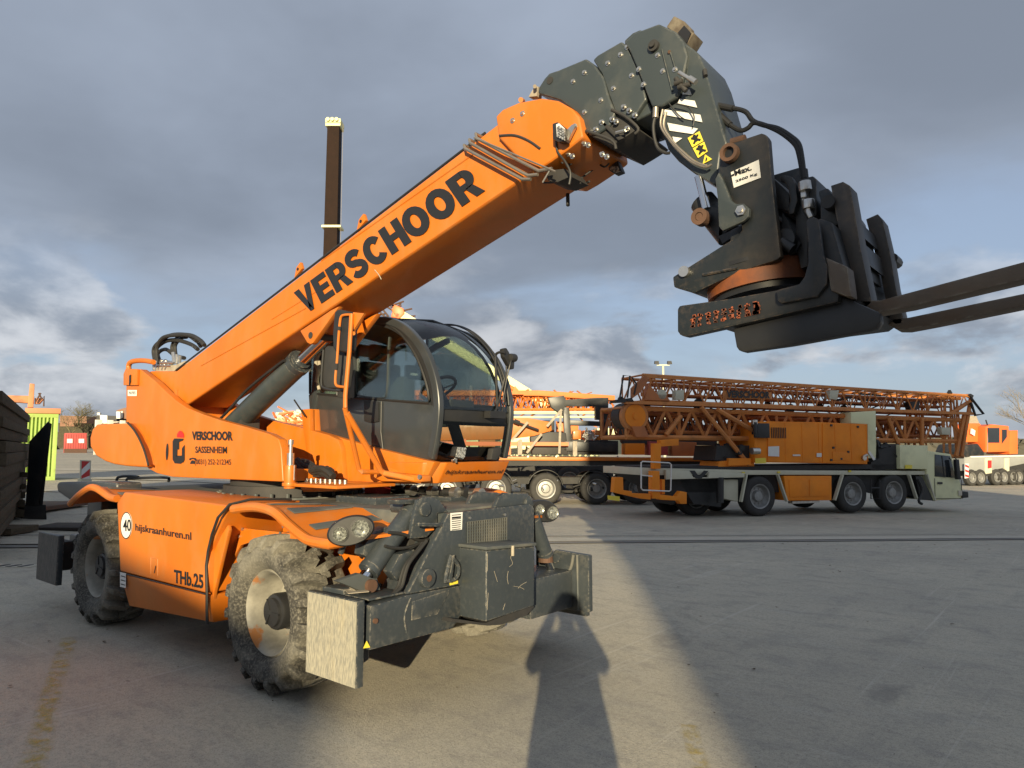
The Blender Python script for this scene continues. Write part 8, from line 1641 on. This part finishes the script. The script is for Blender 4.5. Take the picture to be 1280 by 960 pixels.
b.build('valve', STEEL, FA, bevel=.004)

# ================================================================== BEHIND THE CAMERA: the photographer and two halls with an alley between them
OFF = (0, 0, 0)
RZ = math.atan2(RT.y, RT.x)
# the photographer, arms raised, elbows out, holding a phone at eye level just behind the lens
def figure():
    me = bpy.data.meshes.new('person'); 
    J = {'pelvis': (0, 0, .98, .155), 'waist': (0, 0, 1.14, .15), 'chest': (0, 0, 1.34, .165), 'neck': (0, .01, 1.50, .065), 'head0': (0, .02, 1.60, .085), 'head1': (0, .01, 1.70, .10), 'head2': (0, .01, 1.77, .075)}
    E_ = [('pelvis', 'waist'), ('waist', 'chest'), ('chest', 'neck'), ('neck', 'head0'), ('head0', 'head1'), ('head1', 'head2')]
    for s, n in ((-1, 'l'), (1, 'r')):
        J.update({'sh' + n: (s * .20, 0, 1.43, .075), 'el' + n: (s * .27, .13, 1.27, .052), 'wr' + n: (s * .115, .30, 1.60, .034), 'pa' + n: (s * .09, .335, 1.645, .034),
                  'hip' + n: (s * .10, 0, .88, .10), 'kn' + n: (s * .12, .01, .49, .068), 'an' + n: (s * .13, 0, .09, .045), 'toe' + n: (s * .15, .17, .045, .04)})
        E_ += [('chest', 'sh' + n), ('sh' + n, 'el' + n), ('el' + n, 'wr' + n), ('wr' + n, 'pa' + n), ('pelvis', 'hip' + n), ('hip' + n, 'kn' + n), ('kn' + n, 'an' + n), ('an' + n, 'toe' + n)]
        for k in range(5):
            a = (s * (.085 - .004 * k), .345, 1.66 + .018 * (k - 2)); t = (s * (.055 if k else .075), .365, 1.665 + .02 * (k - 2)); e = (s * (.03 if k else .07), .362, 1.665 + .019 * (k - 2))
            if k == 0: a = (s * .09, .325, 1.625); t = (s * .06, .325, 1.615); e = (s * .035, .33, 1.62)
            J['f%s%da' % (n, k)] = (*a, .011); J['f%s%db' % (n, k)] = (*t, .009); J['f%s%dc' % (n, k)] = (*e, .008)
            E_ += [('pa' + n, 'f%s%da' % (n, k)), ('f%s%da' % (n, k), 'f%s%db' % (n, k)), ('f%s%db' % (n, k), 'f%s%dc' % (n, k))]
    ks = list(J); me.from_pydata([J[k][:3] for k in ks], [(ks.index(a), ks.index(b)) for a, b in E_], [])
    o = bpy.data.objects.new('body', me); COL.objects.link(o)
    sk = o.modifiers.new('skin', 'SKIN')
    for i, k in enumerate(ks): me.skin_vertices[0].data[i].radius = (J[k][3], J[k][3]); me.skin_vertices[0].data[i].use_root = (k == 'pelvis')
    su = o.modifiers.new('sub', 'SUBSURF'); su.levels = 2; su.render_levels = 2
    dg = bpy.context.evaluated_depsgraph_get(); m2 = bpy.data.meshes.new_from_object(o.evaluated_get(dg)); o.modifiers.clear(); o.data = m2
    m2.materials.clear(); m2.materials.append(SKIN)
    for p in m2.polygons: p.use_smooth = True
    return o
PX = thing('person', on_ground(.03, -.38), 'photographer in a long dark coat, elbows raised, holding a phone to the face', 'person', RZ)
bd = figure(); bd.parent = PX
b = MB(); ring = [(1.50, .12, .09), (1.44, .22, .13), (1.32, .23, .155), (1.15, .225, .155), (1.0, .245, .165), (.85, .25, .18), (.62, .26, .19), (.60, .25, .18)]
vs = [(rx_ * math.cos(2 * math.pi * q / 28), ry_ * math.sin(2 * math.pi * q / 28), z) for z, rx_, ry_ in ring for q in range(28)]
b.add(vs, [(i * 28 + q, i * 28 + (q + 1) % 28, (i + 1) * 28 + (q + 1) % 28, (i + 1) * 28 + q) for i in range(len(ring) - 1) for q in range(28)])
for s in (-1, 1): b.tube(smooth_path([(s * .17, 0, 1.43), (s * .275, .13, 1.27), (s * .13, .28, 1.575)], 6), .075, 12, r1=.05)
b.build('coat', CLOTH, PX, smooth=True, ang=70)
b = MB()
for s in (-1, 1): b.tube([(s * .10, 0, .90), (s * .12, .012, .49), (s * .13, 0, .10)], .115, 12, r1=.085)
b.split('trouser_leg', DARK, PX, smooth=True)
b = MB()
for s in (-1, 1): b.tube(smooth_path([(s * .13, -.07, .05), (s * .14, .05, .06), (s * .15, .19, .04)], 4), .05, 12)
b.split('shoe', BLACK, PX, smooth=True)
b = MB(); b.lathe([(1.84, .03), (1.825, .075), (1.78, .105), (1.70, .118), (1.63, .10), (1.60, .085)], (0, -.012, 0), 'z', 24); b.build('hair', BARK, PX, smooth=True)
for s in (-1, 1):
    MB().lathe([(-.008, .002), (-.007, .009), (0, .013), (.007, .009)], (s * .034, .108, 1.70), 'y', 12).build('eye', WHITE, PX, smooth=True)
    MB().tube(smooth_path([(s * .104, .0, 1.66), (s * .118, -.005, 1.69), (s * .112, .0, 1.72)], 3), .011, 8).build('ear', SKIN, PX, smooth=True)
MB().tube(smooth_path([(0, .105, 1.71), (0, .128, 1.675), (0, .112, 1.665)], 3), .013, 8).build('nose', SKIN, PX, smooth=True)
MB().tube([(-.024, .112, 1.632), (0, .118, 1.63), (.024, .112, 1.632)], .006, 6).build('mouth', REDW, PX, smooth=True)
PH = tag(MB().box((-.038, .338, 1.62), (.038, .346, 1.775)).build('mobile_phone', BLACK, None, bevel=.002), 'black mobile phone held up at eye level by the photographer', 'phone')
PH.location = on_ground(.03, -.38); PH.rotation_euler.z = RZ
# halls behind, whose outlines throw the long shadows over the yard
bd_ = Vector((-math.sin(R(3.86)), 0, 0))
SDH = V((sdir.x, sdir.y, 0)).normalized(); SR = V((-SDH.y, SDH.x, 0))     # toward the sun, and to the viewer's right of that line
if SR.dot(RT) < 0: SR = -SR
def hall(name, label, a0, a1, dist, prof, depth=18):
    """prof = (across, height) outline of the end wall; stands dist metres toward the sun"""
    o = thing(name, SDH * dist, label, 'hall', math.atan2(SR.y, SR.x)); sgn = -1 if (V((0, 0, 1)).cross(SR)).dot(SDH) < 0 else 1
    w = MB().prism([(x, 0, z) for x, z in prof], (0, sgn * depth, 0)).build('wall', PLASTER, o)
    x0, x1 = min(p[0] for p in prof), max(p[0] for p in prof)
    k = 0; x = x0 + 2.2
    while x < x1 - 3 and k < 6:
        MB().box((x, -sgn * .05, 0), (x + 3.2, sgn * .1, 3.6)).build('roller_door', FRAMEG, o); MB().box((x, -sgn * .04, 0), (x + 3.2, sgn * .1, 3.7)).build('door_frame', DARK, o); x += 5.2; k += 1
    return o
hall('machine_hall', 'large flat roofed hall behind the photographer to the right', 0, 0, 35, [(.93, -.3), (26, -.3), (26, 16.75), (.93, 16.75)])
hall('gabled_shed', 'gabled shed behind the photographer to the left of the alley', 0, 0, 35, [(-1.12, -.3), (-1.12, 8.0), (-2.1, 8.8), (-2.9, 9.05), (-4.1, 9.4), (-4.7, 10.0), (-5.5, 10.4), (-6.3, 11.6), (-8.5, 13.4), (-10, 14.1), (-16, 14.1), (-16, -.3)])
for o in bpy.data.objects:                          # masses of small gear nobody could pick apart
    if o.parent and o.name.split('.')[0] in ('engine_hoses', 'stowed_rigging', 'lattice_clutter', 'axle_gear', 'air_tanks', 'loose_part', 'loose_beam', 'sheave_cage', 'hydraulic_block', 'gear_housing', 'led_cells', 'ring_bolts', 'retaining_spring', 'worn_stencil', 'crown', 'hose_clamp_block', 'wear_pad_carrier'): o['kind'] = 'stuff'
